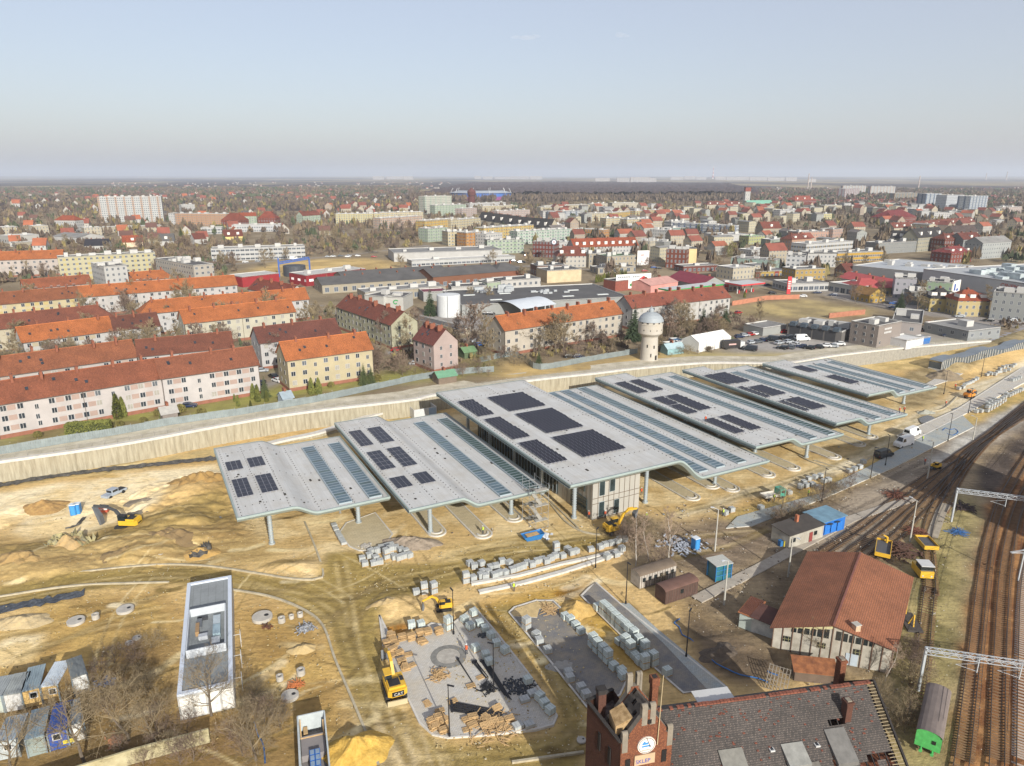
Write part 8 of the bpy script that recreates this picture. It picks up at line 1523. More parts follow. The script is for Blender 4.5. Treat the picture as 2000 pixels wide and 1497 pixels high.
# dark steep roofed estate
for i,(x,y) in enumerate(((815,358),(860,366),(905,372),(955,380),(1005,388),(1060,394),(1110,398),(1150,402))): bld(['first','second','third','fourth','fifth','sixth','seventh','eighth'][i]+' from left of the steep black roofed houses at the centre',2,(x-6,y+10),(x+62,y+14),8,15,CR2,'g',TD_,9,'steep_roofed_house','house',0,1)
# low walls and wire
r=thing('brick_wall','long pinkish brick boundary wall around the empty field','wall',(*E_(3,370,850,0),PZ)); m=MB(); P=[E_(3,*q,0) for q in ((370,850),(560,818),(745,812))]; O=P[0]; [m.beam((a[0]-O[0],a[1]-O[1],1.1),(b[0]-O[0],b[1]-O[1],1.1),.4,2.4) for a,b in zip(P,P[1:])]; m.build('brickwork',mat('b87a5c',.9,.2,.6),r)
r=thing('brick_wall','pinkish brick wall right of the empty field','wall',(*E_(3,910,920,0),PZ)); m=MB(); P=[E_(3,*q,0) for q in ((910,920),(1110,898))]; O=P[0]; [m.beam((a[0]-O[0],a[1]-O[1],1.1),(b[0]-O[0],b[1]-O[1],1.1),.4,2.4) for a,b in zip(P,P[1:])]; m.build('brickwork',mat('b07458',.9,.2,.6),r)
for t,p,q,c,rc,lb in ((1,(905,1455),(990,1440),'8a8078','b0aca4','grey garden shed near the long white row'),(1,(1582,1368),(1635,1358),'a8b4bc','9aa8b0','pale blue garden shed behind the hoarding'),(2,(590,1250),(690,1235),'7a6a5a','6a9a7a','garden shed with a green gable roof'),(2,(735,1110),(800,1100),'5a6a4a','6a8a60','green summer house by the parked cars'),(2,(1870,1090),(1960,1080),'8ab0b4','a8c0c4','pale turquoise shed by the water tower fence')): bld(lb,t,p,q,2.4,4.5,mat(c,.9,.15,1),'g',mat(rc,.8,.15,.8),1.4,'garden_shed','shed')
# parked cars of the town
cars=[(3,x,y,c,a) for x,y,c,a in ((410,1030,'dark blue',20),(440,1022,'silver',20),(470,1018,'red',25),(498,1014,'white',25),(520,1010,'silver',25),(480,1062,'silver',30),(515,1058,'grey',30),(545,1050,'dark blue',30),(575,1048,'black',30),(632,1065,'silver',35),(660,1036,'black',20),(685,1058,'silver',30),(705,1050,'black',30),(722,1072,'white',120),(760,1085,'dark blue',150),(800,1092,'black',150),(850,1088,'black',160),(892,1080,'white',160),(930,1082,'silver',160),(968,1070,'white',165),(665,1002,'red',10),(690,1090,'grey',150),(650,1092,'black',150),(760,1040,'black',10),(700,1030,'grey',10),(1572,1022,'dark blue',170),(1600,1018,'blue',170),(1632,1018,'teal',170),(1662,1012,'white',165),(1452,995,'black',10),(1500,992,'white',10),(1478,955,'red',10),(1520,950,'black',10),(1375,990,'black',15),(765,802,'white',170),(845,782,'dark blue',175),(935,795,'dark blue',175),(1270,842,'blue',170),(1268,865,'dark blue',170),(1230,838,'black',170),(1800,938,'black',170),(1930,938,'silver',170),(1960,930,'white',170),(595,785,'black',10),(570,740,'dark blue',10),(640,725,'white',10),(880,765,'white',10),(860,762,'silver',10),(405,895,'red',40),(1640,915,'silver',170),(1480,878,'white',175))]
cars+=[(1,x,y,c,a) for x,y,c,a in ((1240,1358,'black',10),(1055,1418,'dark blue',15),(1462,1220,'silver',15),(1525,1252,'black',130),(1550,1275,'white',140),(1465,1290,'dark blue',100),(985,1020,'white',10),(60,1120,'dark blue',15),(20,1128,'black',15),(1370,610,'white',10),(1440,605,'silver',10),(1830,580,'silver',10),(1860,578,'white',10),(1900,576,'grey',10),(1940,580,'white',10),(40,715,'red',10),(250,685,'silver',20),(250,1375,'silver',10))]
cars+=[(2,x,y,c,a) for x,y,c,a in ((805,1055,'silver',10),(820,1075,'blue',20),(357,1105,'red',5),(460,1180,'silver',10),(675,775,'white',40),(1010,605,'black',10),(1045,612,'dark blue',10),(1080,575,'red',10),(1060,610,'silver',10),(1320,1140,'black',10),(1370,1140,'dark blue',10),(90,575,'silver',10),(140,575,'white',10),(230,580,'red',10),(710,890,'grey',20),(860,900,'black',10),(880,900,'black',10),(1790,640,'blue',10),(1820,645,'black',10),(1740,660,'red',10))]
for t,x,y,c,a in cars: X,Y=g(t,x,y,PZ); rep(KCAR[c].put((X,Y,PZ+.02),rad(a),None,None,'parked and passing cars in the town'),c+' car')
veh(KVAN,3,760,1045,10,'white camper van in the crowded car yard',PZ); veh(KVAN,3,1600,1000,5,'white van with yellow stripe by the low grey workshop',PZ); veh(KVAN,1,1640,592,5,'white van parked at the dry field',PZ); veh(KVAND,3,470,1100,150,'dark van at the front of the car yard, left of two',PZ); veh(KVAND,3,590,1045,150,'dark box van in the middle of the car yard',PZ)
r=thing('box_trailer','black box trailer with a white cab beside the storage tent','trailer',(*E_(3,362,1090,0),PZ),.25); m=MB(); m.box((0,0,.7),(6.5,2.4,2.6)); m.build('box_body',mat('2a2626',.5,.1),r); m=MB(); m.box((4.3,0,.5),(1.8,2.2,2.1)); m.build('cab',WHITE,r); m=MB(); m.box((0,-1.23,1.7),(3.,.05,.5)); m.build('print',mat('d8b0a8',.6,.1),r)
for x in (-2.2,4.3):
    for s in (-1,1): q=MB(); q.tube((x,s-.12,.45),(x,s+.12,.45),.45,.45,12); q.build('wheel',TYRE,r)
# ================================================================= TREES
BARK=mat('6e6254',.95,.25,.8); TWIG=mat('85765c',.95,.2,.12,var2='9c8a68'); TWIGR=mat('78665a',.95,.2,.1,var2='907a66'); TWIGY=mat('8a8446',.95,.2,.1,var2='a39a52'); BIRB=mat('d8d2c6',.9,.2,2.,var2='b8b0a4'); NEED=mat('34482f',.9,.3,.4,var2='50603a'); NEED2=mat('4c5a34',.9,.3,.4,var2='68703c'); THU=mat('5f6a2c',.9,.3,.8,var2='8a8a3a')
def bare(seed,h,spread=.42,n1=11,n2=6,n3=6,n4=3,tw=.05,thick=1.,bark=BARK,twig=TWIG,name='bare_tree',up=.55,clear=.22,label='bare tree',fork=True):
    """Leafless crown: limbs, branches, twigs of ever thinner prisms."""
    R=random.Random(seed); tr=MB(); cr=MB()
    def seg(m,p,q,r0,r1,k=3):
        d=q-p
        if d.length<1e-4: return
        a=d.orthogonal().normalized(); b=d.normalized().cross(a); A=[p+(a*math.cos(t)+b*math.sin(t))*r0 for t in [6.2832*i/k for i in range(k)]]; B=[q+(a*math.cos(t)+b*math.sin(t))*r1 for t in [6.2832*i/k for i in range(k)]]
        for i in range(k): j=(i+1)%k; m.face([A[i],A[j],B[j],B[i]])
    def twigq(p,q,w_):
        d=q-p; s=d.cross(Vector((R.uniform(-1,1),R.uniform(-1,1),.3)));
        if s.length<1e-5: return
        s=s.normalized()*w_; cr.face([p-s,p+s,q+s*.5,q-s*.5])
    def grow(p,d,L,r,lev):
        n=3 if lev<3 else 2; pts=[p]; 
        for i in range(n):
            d=(d+Vector((R.gauss(0,.16),R.gauss(0,.16),R.gauss(.06,.1)))).normalized(); q=pts[-1]+d*L/n
            if lev<3: seg(cr,pts[-1],q,r*(1-.75*i/n),r*(1-.75*(i+1)/n))
            else: twigq(pts[-1],q,max(r*(1-.5*i/n),tw*.5))
            pts.append(q)
        k=(n2,n3,n4)[lev-1] if lev<=3 else 0
        for i in range(k):
            t=R.uniform(.25,1.); f=t*n; j=min(int(f),n-1); q=pts[j]+(pts[j+1]-pts[j])*(f-j); a=(pts[j+1]-pts[j]).normalized(); o=a.orthogonal().normalized(); o.rotate(Matrix.Rotation(R.uniform(0,6.28),3,a)); e=(a*.65+o*R.uniform(.5,.95)+Vector((0,0,.18))).normalized(); grow(q,e,L*R.uniform(.38,.62),max(r*.45,tw*.5),lev+1)
    hp=Vector((0,0,-.3)); d=Vector((0,0,1)); N=7; pts=[hp]; r0=h*.017*thick
    for i in range(N): d=(d+Vector((R.gauss(0,.11),R.gauss(0,.11),.1))).normalized(); pts.append(pts[-1]+d*(h*.86)/N)
    for i in range(N): seg(tr,pts[i],pts[i+1],r0*(1-.86*i/N),r0*(1-.86*(i+1)/N),6)
    for i in range(n1):
        t=clear+(1-clear)*((i+R.random())/n1); f=min(t*N,N-.01); j=int(f); q=pts[j]+(pts[j+1]-pts[j])*(f-j); a=R.uniform(0,.6)+i*2.4; L=h*spread*(1.05-.62*t)*R.uniform(.8,1.2); e=Vector((math.cos(a),math.sin(a),up+R.uniform(-.1,.35)+t*.5)).normalized(); grow(q,e,L,r0*(.55-.3*t),1)
    r=thing(name,label,'tree'); tr.build('trunk',bark,r); cr.build('crown',twig,r); return Kind(r)
KB=[bare(1,12,.45,12,6,6,3,.11),bare(2,13,.40,12,6,6,3,.11,up=.8,twig=TWIGR),bare(3,10,.5,11,6,6,3,.11),bare(4,14,.34,14,5,6,3,.11,up=1.,clear=.12),bare(5,11,.45,12,6,6,3,.12,twig=TWIGY),bare(6,9,.55,12,6,6,3,.11,clear=.1,twig=TWIGR)]
BH=[12,13,10,14,11,9]
KBIG=[bare(21,11,.5,13,7,7,4,.022,1.1,clear=.2),bare(22,10,.52,12,7,7,4,.022,1.1,clear=.15,up=.8)]
KBIR=[bare(31,11,.2,16,5,6,3,.03,.6,BIRB,mat('a8927c',.95,.2,.3),'birch_tree',1.1,.15),bare(32,10,.22,15,5,6,3,.03,.6,BIRB,mat('a8927c',.95,.2,.3),'birch_tree',1.1,.15)]
KSH=[bare(41,2.6,.75,13,6,5,2,.02,1.2,BARK,TWIGR,'bare_shrub',.5,.02),bare(42,2.2,.9,14,6,5,2,.02,1.2,BARK,TWIG,'bare_shrub',.35,.02)]
def spruce(seed,h,w_,mt,name='spruce_tree',tiers=22):
    R=random.Random(seed); tr=MB(); cr=MB(); tr.tube((0,0,-.3),(0,0,h*.95),h*.016,.03,6,0,False)
    for i in range(tiers):
        t=i/tiers; z=h*(.06+.92*t); L=w_*(1-t)**.85*R.uniform(.8,1.1)+.12; nb=max(5,int(11*(1-t)+4))
        for j in range(nb):
            a=6.283*(j+R.random())/nb; l=L*R.uniform(.7,1.1); c=Vector((math.cos(a),math.sin(a),0)); s=Vector((-c.y,c.x,0)); p=Vector((0,0,z)); n=4
            for k in range(n):
                q0=p+c*l*k/n+Vector((0,0,-l*.28*(k/n)**1.2)); q1=p+c*l*(k+1)/n+Vector((0,0,-l*.28*((k+1)/n)**1.2)); ww=l*.17*(1.15-k/n)*R.uniform(.7,1.3)+.05
                cr.face([q0-s*ww,q1-s*ww*.6+Vector((0,0,-.18*ww)),q1+s*ww*.6,q0+s*ww+Vector((0,0,-.3*ww))]); cr.face([q0+Vector((0,0,.05)),q0+c*.1-Vector((0,0,ww*1.3)),q1-Vector((0,0,ww)),q1])
    r=thing(name,'dark spruce','tree'); tr.build('trunk',BARK,r); cr.build('crown',mt,r); return Kind(r)
KSP=[spruce(51,12,3.2,NEED),spruce(52,9,2.4,NEED2),spruce(53,7,2.6,NEED,'pine_tree',14)]
def leafy(seed,h,w_,mt,name,n,s,pw=.5,colm=False):
    R=random.Random(seed); m=MB(); t=MB(); t.tube((0,0,-.2),(0,0,h*.5),.08,.04,5,0,False)
    for i in range(n):
        z=R.random()**.9; rr=w_*((1-z)**pw if not colm else (1-z**4)**.5)*R.uniform(.72,1.05)*(.75+.25*min(1,z*6)); a=R.uniform(0,6.283); p=Vector((rr*math.cos(a),rr*math.sin(a),.1+z*h)); u=Vector((R.gauss(0,1),R.gauss(0,1),R.gauss(0,1.2))).normalized(); v=u.orthogonal().normalized(); k=s*R.uniform(.6,1.3); m.face([p-u*k,p+v*k*.6,p+u*k,p-v*k*.6])
    r=thing(name,name.replace('_',' '),'tree' if 'tree' in name else 'shrub'); t.build('trunk',BARK,r); m.build('crown',mt,r); return Kind(r)
KTH=leafy(61,4.5,.95,THU,'thuja_tree',1500,.2,.62); KBU=leafy(62,1.6,1.2,mat('6a6430',.9,.3,.8,var2='8f8440'),'green_shrub',700,.17,.5,True); KIVY=leafy(63,9,2.6,mat('6f7434',.9,.3,.5,var2='9a9848'),'budding_tree',1600,.16,.45)
def tree(K,X,Y,z,s,desc,group,k=None): o=K.put((X,Y,z),rng.uniform(0,6.28),(s*rng.uniform(.9,1.1),s*rng.uniform(.9,1.1),s),None,group); rep(o,desc); return o
def bt(t,x,y,h,i=None,z=PZ):
    i=rng.randrange(6) if i is None else i; X,Y=g(t,x,y,z); tree(KB[i],X,Y,z,h/BH[i],['spreading bare tree','tall bare tree','round bare tree','slender bare tree','yellow green tinged tree','low branching bare tree'][i],'bare trees among the houses')
for t,x,y,h,i in ((1,190,890,14,0),(520,0,0,0,0),(1,520,865,13,2),(1,735,880,15,3),(1,790,855,14,1),(1,1015,805,14,2),(1,1240,770,12,0),(1,130,1110,12,0),(1,265,1250,11,1),(1,400,1235,11,0),(1,700,1190,12,2),(1,850,1165,12,2),(1,1010,1140,11,2),(1,1135,1115,12,1),(1,480,1080,12,2),(1,660,1070,11,1),(1,840,1045,11,1),(1,950,1000,12,0),(1,1235,1000,13,0),(1,1370,1020,14,1),(1,1530,965,15,2),(1,1480,1000,13,0),(1,1512,1195,12,1),(1,1925,1235,11,4),(1,1060,890,9,2),(1,1450,850,10,2),(1,1300,650,13,1),(1,1480,640,13,0),(1,1230,650,12,2),(1,550,1200,10,1),(1,40,1270,10,0),(1,130,1255,9,2),(1,560,1090,9,2),(1,1105,1010,9,0),(1,430,700,12,4),(1,470,690,11,4),(1,260,700,10,1),(1,1850,1000,12,0),(1,1700,990,11,2),
(2,740,1115,19,1),(2,850,1140,16,3),(2,640,1160,13,3),(2,1040,1105,10,2),(2,1250,1125,16,0),(2,1290,1120,15,0),(2,1440,1060,8,5),(2,320,1075,13,1),(2,430,1120,14,3),(2,90,1210,11,4),(2,130,960,13,1),(2,1935,1050,15,0),(2,1865,1060,12,5),(2,260,1230,9,5),(2,390,1240,8,5),(2,1500,1090,7,5),(2,1370,1110,6,5),(2,1590,1000,9,1),(2,380,640,9,2),(2,770,830,8,0),(2,870,840,9,0),(2,1560,720,5,5),(2,900,620,10,2),(2,580,490,14,1),(2,420,480,12,0),(2,250,560,10,2),
(3,90,1010,14,0),(3,40,980,12,5),(3,525,965,12,3),(3,985,660,12,2),(3,1185,850,13,3),(3,1400,885,15,3),(3,1860,890,11,2),(3,1110,650,10,0),(3,350,570,12,4),(3,300,930,7,5),(3,400,990,7,5),(3,470,985,6,5),(3,1060,840,10,1),(3,1330,870,9,1),(3,1220,640,10,2),(3,640,600,11,2),(3,950,650,9,0),(3,1680,740,12,1),(3,1020,480,9,1),(3,1780,430,14,2),(3,1830,440,12,1),(3,1930,560,9,0)):
    if t<10: bt(t,x,y,h,i)
LH=[]
def near_foot(x,y,e=1.): return any((x-a)**2+(y-b)**2<(r_+e)**2 for a,b,r_ in FOOT)
def scatter(px,n,fn,z=PZ,gap=0.):
    P=gp(px,z); xs=[p[0] for p in P]; ys=[p[1] for p in P]; k=tries=0; done=[]
    while k<n and tries<n*60:
        tries+=1; x=rng.uniform(min(xs),max(xs)); y=rng.uniform(min(ys),max(ys))
        if not inside(np.array([x]),np.array([y]),P)[0] or near_foot(x,y,.5) or (gap and any((x-a)**2+(y-b)**2<gap*gap for a,b in done)): continue
        done.append((x,y)); fn(x,y); k+=1
def rt(hmin,hmax,kinds=(0,1,2,3,5)):
    def f(x,y): i=rng.choice(kinds); tree(KB[i],x,y,PZ,rng.uniform(hmin,hmax)/BH[i],['spreading bare tree','tall bare tree','round bare tree','slender bare tree','yellow green tinged tree','low branching bare tree'][i],'bare trees among the houses')
    return f
def rshrub(x,y,z=PZ): tree(KSH[rng.randrange(2)],x,y,z,rng.uniform(.6,1.4),'leafless brown shrub','leafless shrubs')
scatter([(730,665),(790,700),(900,725),(1230,690),(1230,672),(960,690),(890,660),(800,640)],16,rt(5,11),gap=4)
scatter([(1270,690),(1420,680),(1420,640),(1300,660)],14,rt(4,9,(5,2,0)),gap=4)
scatter([(520,760),(730,735),(800,720),(760,690),(540,745)],8,rt(4,8,(5,2)),gap=4)
scatter([(0,760),(500,690),(500,650),(0,720)],14,rt(8,12),gap=6); scatter([(0,650),(460,580),(640,600),(640,640),(300,660),(0,700)],22,rt(8,13),gap=6)
scatter([(0,570),(460,540),(480,500),(300,470),(0,480)],34,rt(7,12),gap=7); scatter([(320,480),(640,470),(830,480),(760,500),(420,520)],26,rt(6,11),gap=8)
scatter([(600,500),(830,470),(830,440),(600,450)],24,rt(7,13),gap=8); scatter([(1000,560),(1420,560),(1700,590),(1990,600),(1990,560),(1500,500),(1050,500)],34,rt(6,11),gap=9)
scatter([(1000,470),(1990,520),(1990,450),(1000,440)],44,rt(8,13),gap=10)
scatter([(520,770),(740,742),(960,735),(960,715),(800,725),(540,755)],18,lambda x,y:rshrub(x,y)); scatter([(960,730),(1240,690),(1240,670),(980,690)],22,lambda x,y:rshrub(x,y),gap=2); scatter([(1260,705),(1400,690),(1400,670),(1260,685)],12,lambda x,y:rshrub(x,y))
scatter([(170,1330),(240,1260),(320,1250),(340,1420),(460,1440),(560,1490),(200,1510),(150,1420)],30,lambda x,y:rshrub(x,y,0.),0.,.9); scatter([(450,1330),(560,1390),(570,1440),(470,1430)],12,lambda x,y:rshrub(x,y,0.),0.)
scatter([(1190,1040),(1260,1020),(1300,1060),(1240,1100),(1330,1110),(1290,1150)],20,lambda x,y:rshrub(x,y,0.),0.); scatter([(1500,1020),(1640,950),(1740,930),(1600,990),(1520,1040)],24,lambda x,y:rshrub(x,y,0.),0.); scatter([(1740,1300),(1790,1240),(1800,1340),(1790,1480),(1745,1480)],14,lambda x,y:rshrub(x,y,0.),0.)
scatter([(0,870),(120,848),(400,812),(400,800),(100,830)],8,lambda x,y:tree(KBU,x,y,PZ,rng.uniform(.8,1.4),'green garden shrub','garden shrubs')); scatter([(520,775),(740,745),(740,735),(540,760)],10,lambda x,y:tree(KBU,x,y,PZ,rng.uniform(.6,1.1),'green garden shrub','garden shrubs'))
for K,t,x,y,z,s,lb in ((KBIG[0],'k',920,1440,0,1.05,'large bare tree with a thick forked trunk beside the containers'),(KBIG[1],'k',1400,1200,0,1.0,'large bare tree leaning over the mossy concrete wall'),(KBIG[0],7,1180,850,0,.85,'bare tree in front of the white flat roofed building'),(KBIG[1],7,1430,1100,0,.9,'pale bare tree at the bottom edge right of the white building'),(KBIG[1],7,870,1010,0,.7,'thin bare tree behind the mossy wall'),(KBIG[0],7,60,1180,0,.8,'bare tree at the bottom left corner before the containers'),(KBIG[1],9,1290,1180,0,.5,'dense bare bush tree between the ruined station and the green wagon'),(KBIG[1],9,1230,1130,0,.52,'bare bush against the end of the ruined station'),(KBIG[0],9,830,800,0,.5,'bare young tree in front of the yard hall gable'),(KBIG[0],6,640,720,0,.55,'bare tree by the plaster hut fence')): 
    o=K.put((*g(t,x,y,z),z),rng.uniform(0,6.28),s,lb)
o=KBIG[0].put((27.,50.5,0),1.,.95,'bare tree top rising before the broken station roof'); o=KBIG[1].put((33.,51.5,0),2.,.85,'bare tree top at the lower right of the station roof')
for i,(t,x,y,s,lb) in enumerate(((5,1690,1012,.95,'white trunked birch, left of three by the rubbish heap'),(5,1760,990,1.,'white trunked birch, middle of three by the rubbish heap'),(5,1875,975,1.15,'white trunked birch, right of three by the rubbish heap'),(9,1225,945,.75,'thin white birch behind the ruined station'))): KBIR[i%2].put((*g(t,x,y,0),0),i*1.3,s,lb)
for K,t,x,y,z,s,lb in ((KSP[0],1,100,1500,PZ,1.05,'large dark spruce before the long white row at far left'),(KSP[0],2,545,905,PZ,1.15,'dark spruce between the grey office box and the storage tank'),(KSP[0],2,1680,1045,PZ,1.3,'tall dark spruce just left of the water tower'),(KSP[0],3,205,985,PZ,.9,'dark spruce, left of the group behind the storage tent'),(KSP[1],3,235,1010,PZ,1.,'bluish spruce right behind the storage tent'),(KSP[1],3,268,985,PZ,1.,'brownish slender spruce behind the storage tent'),(KSP[2],3,330,960,PZ,1.3,'wide pine right of the spruces'),(KSP[0],3,1305,880,PZ,.9,'dark conifer on the main street'),(KSP[0],3,715,540,PZ,.9,'dark conifer before the white modern cube'),(KSP[1],1,880,1000,PZ,1.1,'green conifer between the apartment rows'),(KSP[1],1,1000,1000,PZ,.8,'small conifer left of the orange roofed cream row'),(KSP[1],1,1012,470,PZ,1.4,'dark conifer among the garden houses'),(KSP[2],1,250,660,PZ,1.3,'pine at the left near the old school'),(KSP[1],1,1480,1360,PZ,.75,'blue green conifer among the garden thujas'),(KSP[1],2,175,1290,PZ,.8,'conifer, left of two in the garden behind the hoarding'),(KSP[1],2,215,1280,PZ,.65,'conifer, right of two in the garden behind the hoarding'),(KSP[1],2,1150,1180,PZ,.6,'dark small conifer by the zigzag hoarding'),(KSP[1],2,85,970,PZ,.8,'small conifer before the olive block'),(KSP[0],2,1165,700,PZ,.6,'dark conifer at the low white offices'),(KSP[1],3,655,650,PZ,.9,'green conifer before the mustard house'),(KSP[1],3,1105,590,PZ,.7,'conifer by the yellow office wing')): K.put((*g(t,x,y,z),z),rng.uniform(0,6),s,lb)
for t,x,y,s in ((1,660,1480,1.5),(1,690,1470,1.2),(1,1415,1370,1.),(1,1440,1385,1.1),(1,1490,1385,.7),(1,1330,1410,.7),(1,1740,1345,1.1),(1,1780,1345,1.1),(1,1310,1385,.5),(1,40,1560,.7),(1,10,1540,.6),(1,1400,1420,.5),(1,905,1480,.7),(3,440,805,.8),(3,175,1000,.6),(2,845,1215,.6)): X,Y=g(t,x,y,PZ); tree(KTH,X,Y,PZ,s,'green columnar thuja','thujas in the gardens')
for i in range(16): X,Y=g(2,1470+i*11,722-i*2.2,PZ); tree(KTH,X,Y,PZ,rng.uniform(.9,1.15),'thuja in the clipped row behind the billboard','row of thujas behind the billboard')
r=thing('thuja_hedge','clipped yellow green thuja hedge behind the hoarding at left','hedge',(*g(4,372,300,PZ),PZ),UA*.6); m=MB(); R_=random.Random(5)
for i in range(4200):
    p=[R_.uniform(0,9.5),R_.uniform(0,2.2),R_.uniform(0,3.1)]; k=R_.choice((0,1,1,2,2)); p[k]=R_.choice((0,(9.5,2.2,3.1)[k])) if k<2 else 3.1
    p=Vector(p)+Vector((R_.gauss(0,.12),R_.gauss(0,.12),R_.gauss(0,.12))); u=Vector((R_.gauss(0,1),R_.gauss(0,1),R_.gauss(0,1))).normalized()*.2; v=u.orthogonal().normalized()*.13; m.face([p-u,p+v,p+u,p-v])
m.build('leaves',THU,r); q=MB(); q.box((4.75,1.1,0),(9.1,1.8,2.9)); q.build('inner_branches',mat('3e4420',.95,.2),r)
KIVY.put((*g(1,1925,1240,PZ),PZ),0,1.,'budding yellow green tree before the cream orange block'); KIVY.put((*g(1,420,700,PZ),PZ),1,.8,'yellow green willow before the long cream block'); KIVY.put((*g(1,1850,920,PZ),PZ),1,.85,'yellow green budding tree behind the olive block'); KIVY.put((*g(3,285,390,PZ),PZ),1,1.4,'golden willow beside the coloured window school'); KIVY.put((*g(3,355,580,PZ),PZ),1,1.1,'golden willow by the mint green house'); KIVY.put((*g(3,420,410,PZ),PZ),1,1.7,'broad brownish willow right of the coloured window school'); KIVY.put((*g(2,1410,375,PZ),PZ),1,1.6,'round brown tree among the upper centre blocks')
# ================================================================= HOUSES AND WOODS FARTHER OFF
def house_proto(L,d,h,rh,wc,rc,kind='g',win=True):
    r=thing('distant_house','house','house'); m=MB(); wm=fc(wc,2.9,3.,1.1,1.4,.9)
    for u,v in (((0,0),(L,0)),((L,0),(L,d)),((L,d),(0,d)),((0,d),(0,0))): m.wall(u,v,-.5,h)
    m.face([(0,d,h),(0,0,h),(0,d/2,h+rh)]); m.face([(L,0,h),(L,d,h),(L,d/2,h+rh)]); m.build('wall',wm,r); m=MB(); o=.4; ze=h-o*rh/(d/2)
    m.face([(-o,-o,ze),(L+o,-o,ze),(L+o,d/2,h+rh),(-o,d/2,h+rh)]); m.face([(L+o,d+o,ze),(-o,d+o,ze),(-o,d/2,h+rh),(L+o,d/2,h+rh)]); m.box((L*.3,d*.62,h+rh*.4),(.7,.7,rh*.75),1); m.build('roof',[mat(rc,.9,.22,.12),CHB],r); return Kind(r)
KH=[(house_proto(10,9,4.5,5,'e6dfd0','8e5040'),'small red roofed house'),(house_proto(9,9,5.5,5,'ece8e0','a8603e'),'small orange roofed house'),(house_proto(11,9,5,4.5,'dccfae','6a4a40'),'small brown roofed house'),(house_proto(9,8,6,3.5,'e8e4dc','54504e'),'small dark roofed house')]
KTN=[(house_proto(16,12,11,5,'dcceb2','8c4e3e'),'red roofed cream tenement'),(house_proto(14,12,12,5,'cdb8a0','7c463a'),'dark red roofed tenement'),(house_proto(18,12,10,4.5,'d9d4c8','9e5a40'),'orange roofed pale tenement'),(house_proto(15,12,12,2.5,'c4c6be','77706a'),'low roofed grey tenement'),(house_proto(20,12,13,1.,'e6dcba','8f8d88'),'flat roofed cream block'),(house_proto(20,12,12,1.,'e8e6e0','9a9894'),'flat roofed white block')]
HN=[0]
def hs_(L_,group,s0=.9,s1=1.15,ang=(0.,.5)):
    def f(x,y):
        K,dn=L_[min(int(rng.random()**1.3*len(L_)),len(L_)-1)]; a=UA+rng.choice([0,0,1.57])+rng.uniform(-.25,.25); o=K.put((x,y,PZ),a,rng.uniform(s0,s1),None,group); rep(o,dn); FOOT.append((x+5*math.cos(a),y+5*math.sin(a),9)); HN[0]+=1
    return f
scatter([(0,455),(330,455),(420,430),(830,440),(830,405),(330,400),(0,410)],44,hs_(KH,'houses in the garden suburb'),gap=20)
scatter([(0,412),(190,408),(330,402),(830,405),(830,385),(400,382),(0,392)],66,hs_(KH,'houses in the far suburb',1.,1.4),gap=24)
scatter([(0,500),(330,480),(500,470),(640,470),(640,450),(300,452),(0,470)],14,hs_(KH,'houses in the garden suburb'),gap=18)
scatter([(1050,480),(1300,520),(1700,520),(1900,480),(1990,470),(1990,440),(1050,430)],52,hs_(KTN,'tenements of the old town',.75,.95),gap=20)
scatter([(1050,432),(1990,442),(1990,415),(1500,402),(1050,412)],100,hs_(KTN,'tenements of the old town',.8,1.),gap=20)
scatter([(640,425),(830,420),(830,405),(640,408)],10,hs_(KTN[:3],'tenements beyond the long cream block',.8,1.),gap=24)
# far woods: canopy clumps one could not count, houses of the far plain
def clump(m,x,y,z,r_,h,R,n=5,mi=0):
    for i in range(n):
        a=R.uniform(0,6.28); q=r_*R.uniform(.1,.8); px,py=x+q*math.cos(a),y+q*math.sin(a); hh=h*R.uniform(.6,1.05); w_=r_*R.uniform(.3,.55); b=R.uniform(0,3.1)
        for k in range(3): c=b+k*2.094; e=c+2.094; m.face([(px+w_*math.cos(c),py+w_*math.sin(c),z+hh*R.uniform(.25,.55)),(px+w_*math.cos(e),py+w_*math.sin(e),z+hh*R.uniform(.25,.55)),(px+R.uniform(-.3,.3)*w_,py+R.uniform(-.3,.3)*w_,z+hh)],mi)
        c=b; m.face([(px-.25,py,z),(px+.25,py,z),(px+.2,py,z+hh*.8)],mi)
WD=[mat('72634f',.95,.3,.02,var2='8c795f'),mat('5e5045',.95,.25,.02,var2='7a6a5a'),mat('4f573c',.95,.3,.05),mat('8a7c4c',.95,.3,.05)]
def woods(px,n,label,seed,rr=(3,6),hh=(7,13),mats=(0,0,0,1,1,1,1,2,3),name='distant_woods',zz=PZ,pts=None,dens=5):
    R=random.Random(seed); m=MB()
    def f(x,y): clump(m,x,y,zz-.3,R.uniform(*rr),R.uniform(*hh),R,dens,R.choice(mats))
    P=gp(px,zz); xs=[p[0] for p in P]; ys=[p[1] for p in P]; N=n*6; X=nrg.uniform(min(xs),max(xs),N); Y=nrg.uniform(min(ys),max(ys),N); ok=inside(X,Y,P); X,Y=X[ok][:n],Y[ok][:n]
    F_=np.array(FOOT); 
    for x,y in zip(X,Y):
        if ((F_[:,0]-x)**2+(F_[:,1]-y)**2<(F_[:,2]*.9)**2).any(): continue
        f(x,y)
    return tag(m.build(name,WD),label,'woods',kind='stuff')
woods([(-60,470),(640,470),(830,450),(830,388),(-60,392)],2300,'brown leafless trees between the suburban houses',1)
woods([(-60,560),(460,540),(480,500),(640,500),(830,480),(830,450),(640,470),(-60,470)],900,'brown garden trees and bushes beyond the rows',2,(2,4),(3,8))
woods([(1000,540),(1990,560),(2060,400),(1000,400)],1500,'brown leafless trees between the tenements',3)
woods([(830,470),(1010,470),(1060,405),(830,405)],260,'brown trees between the upper centre blocks',4)
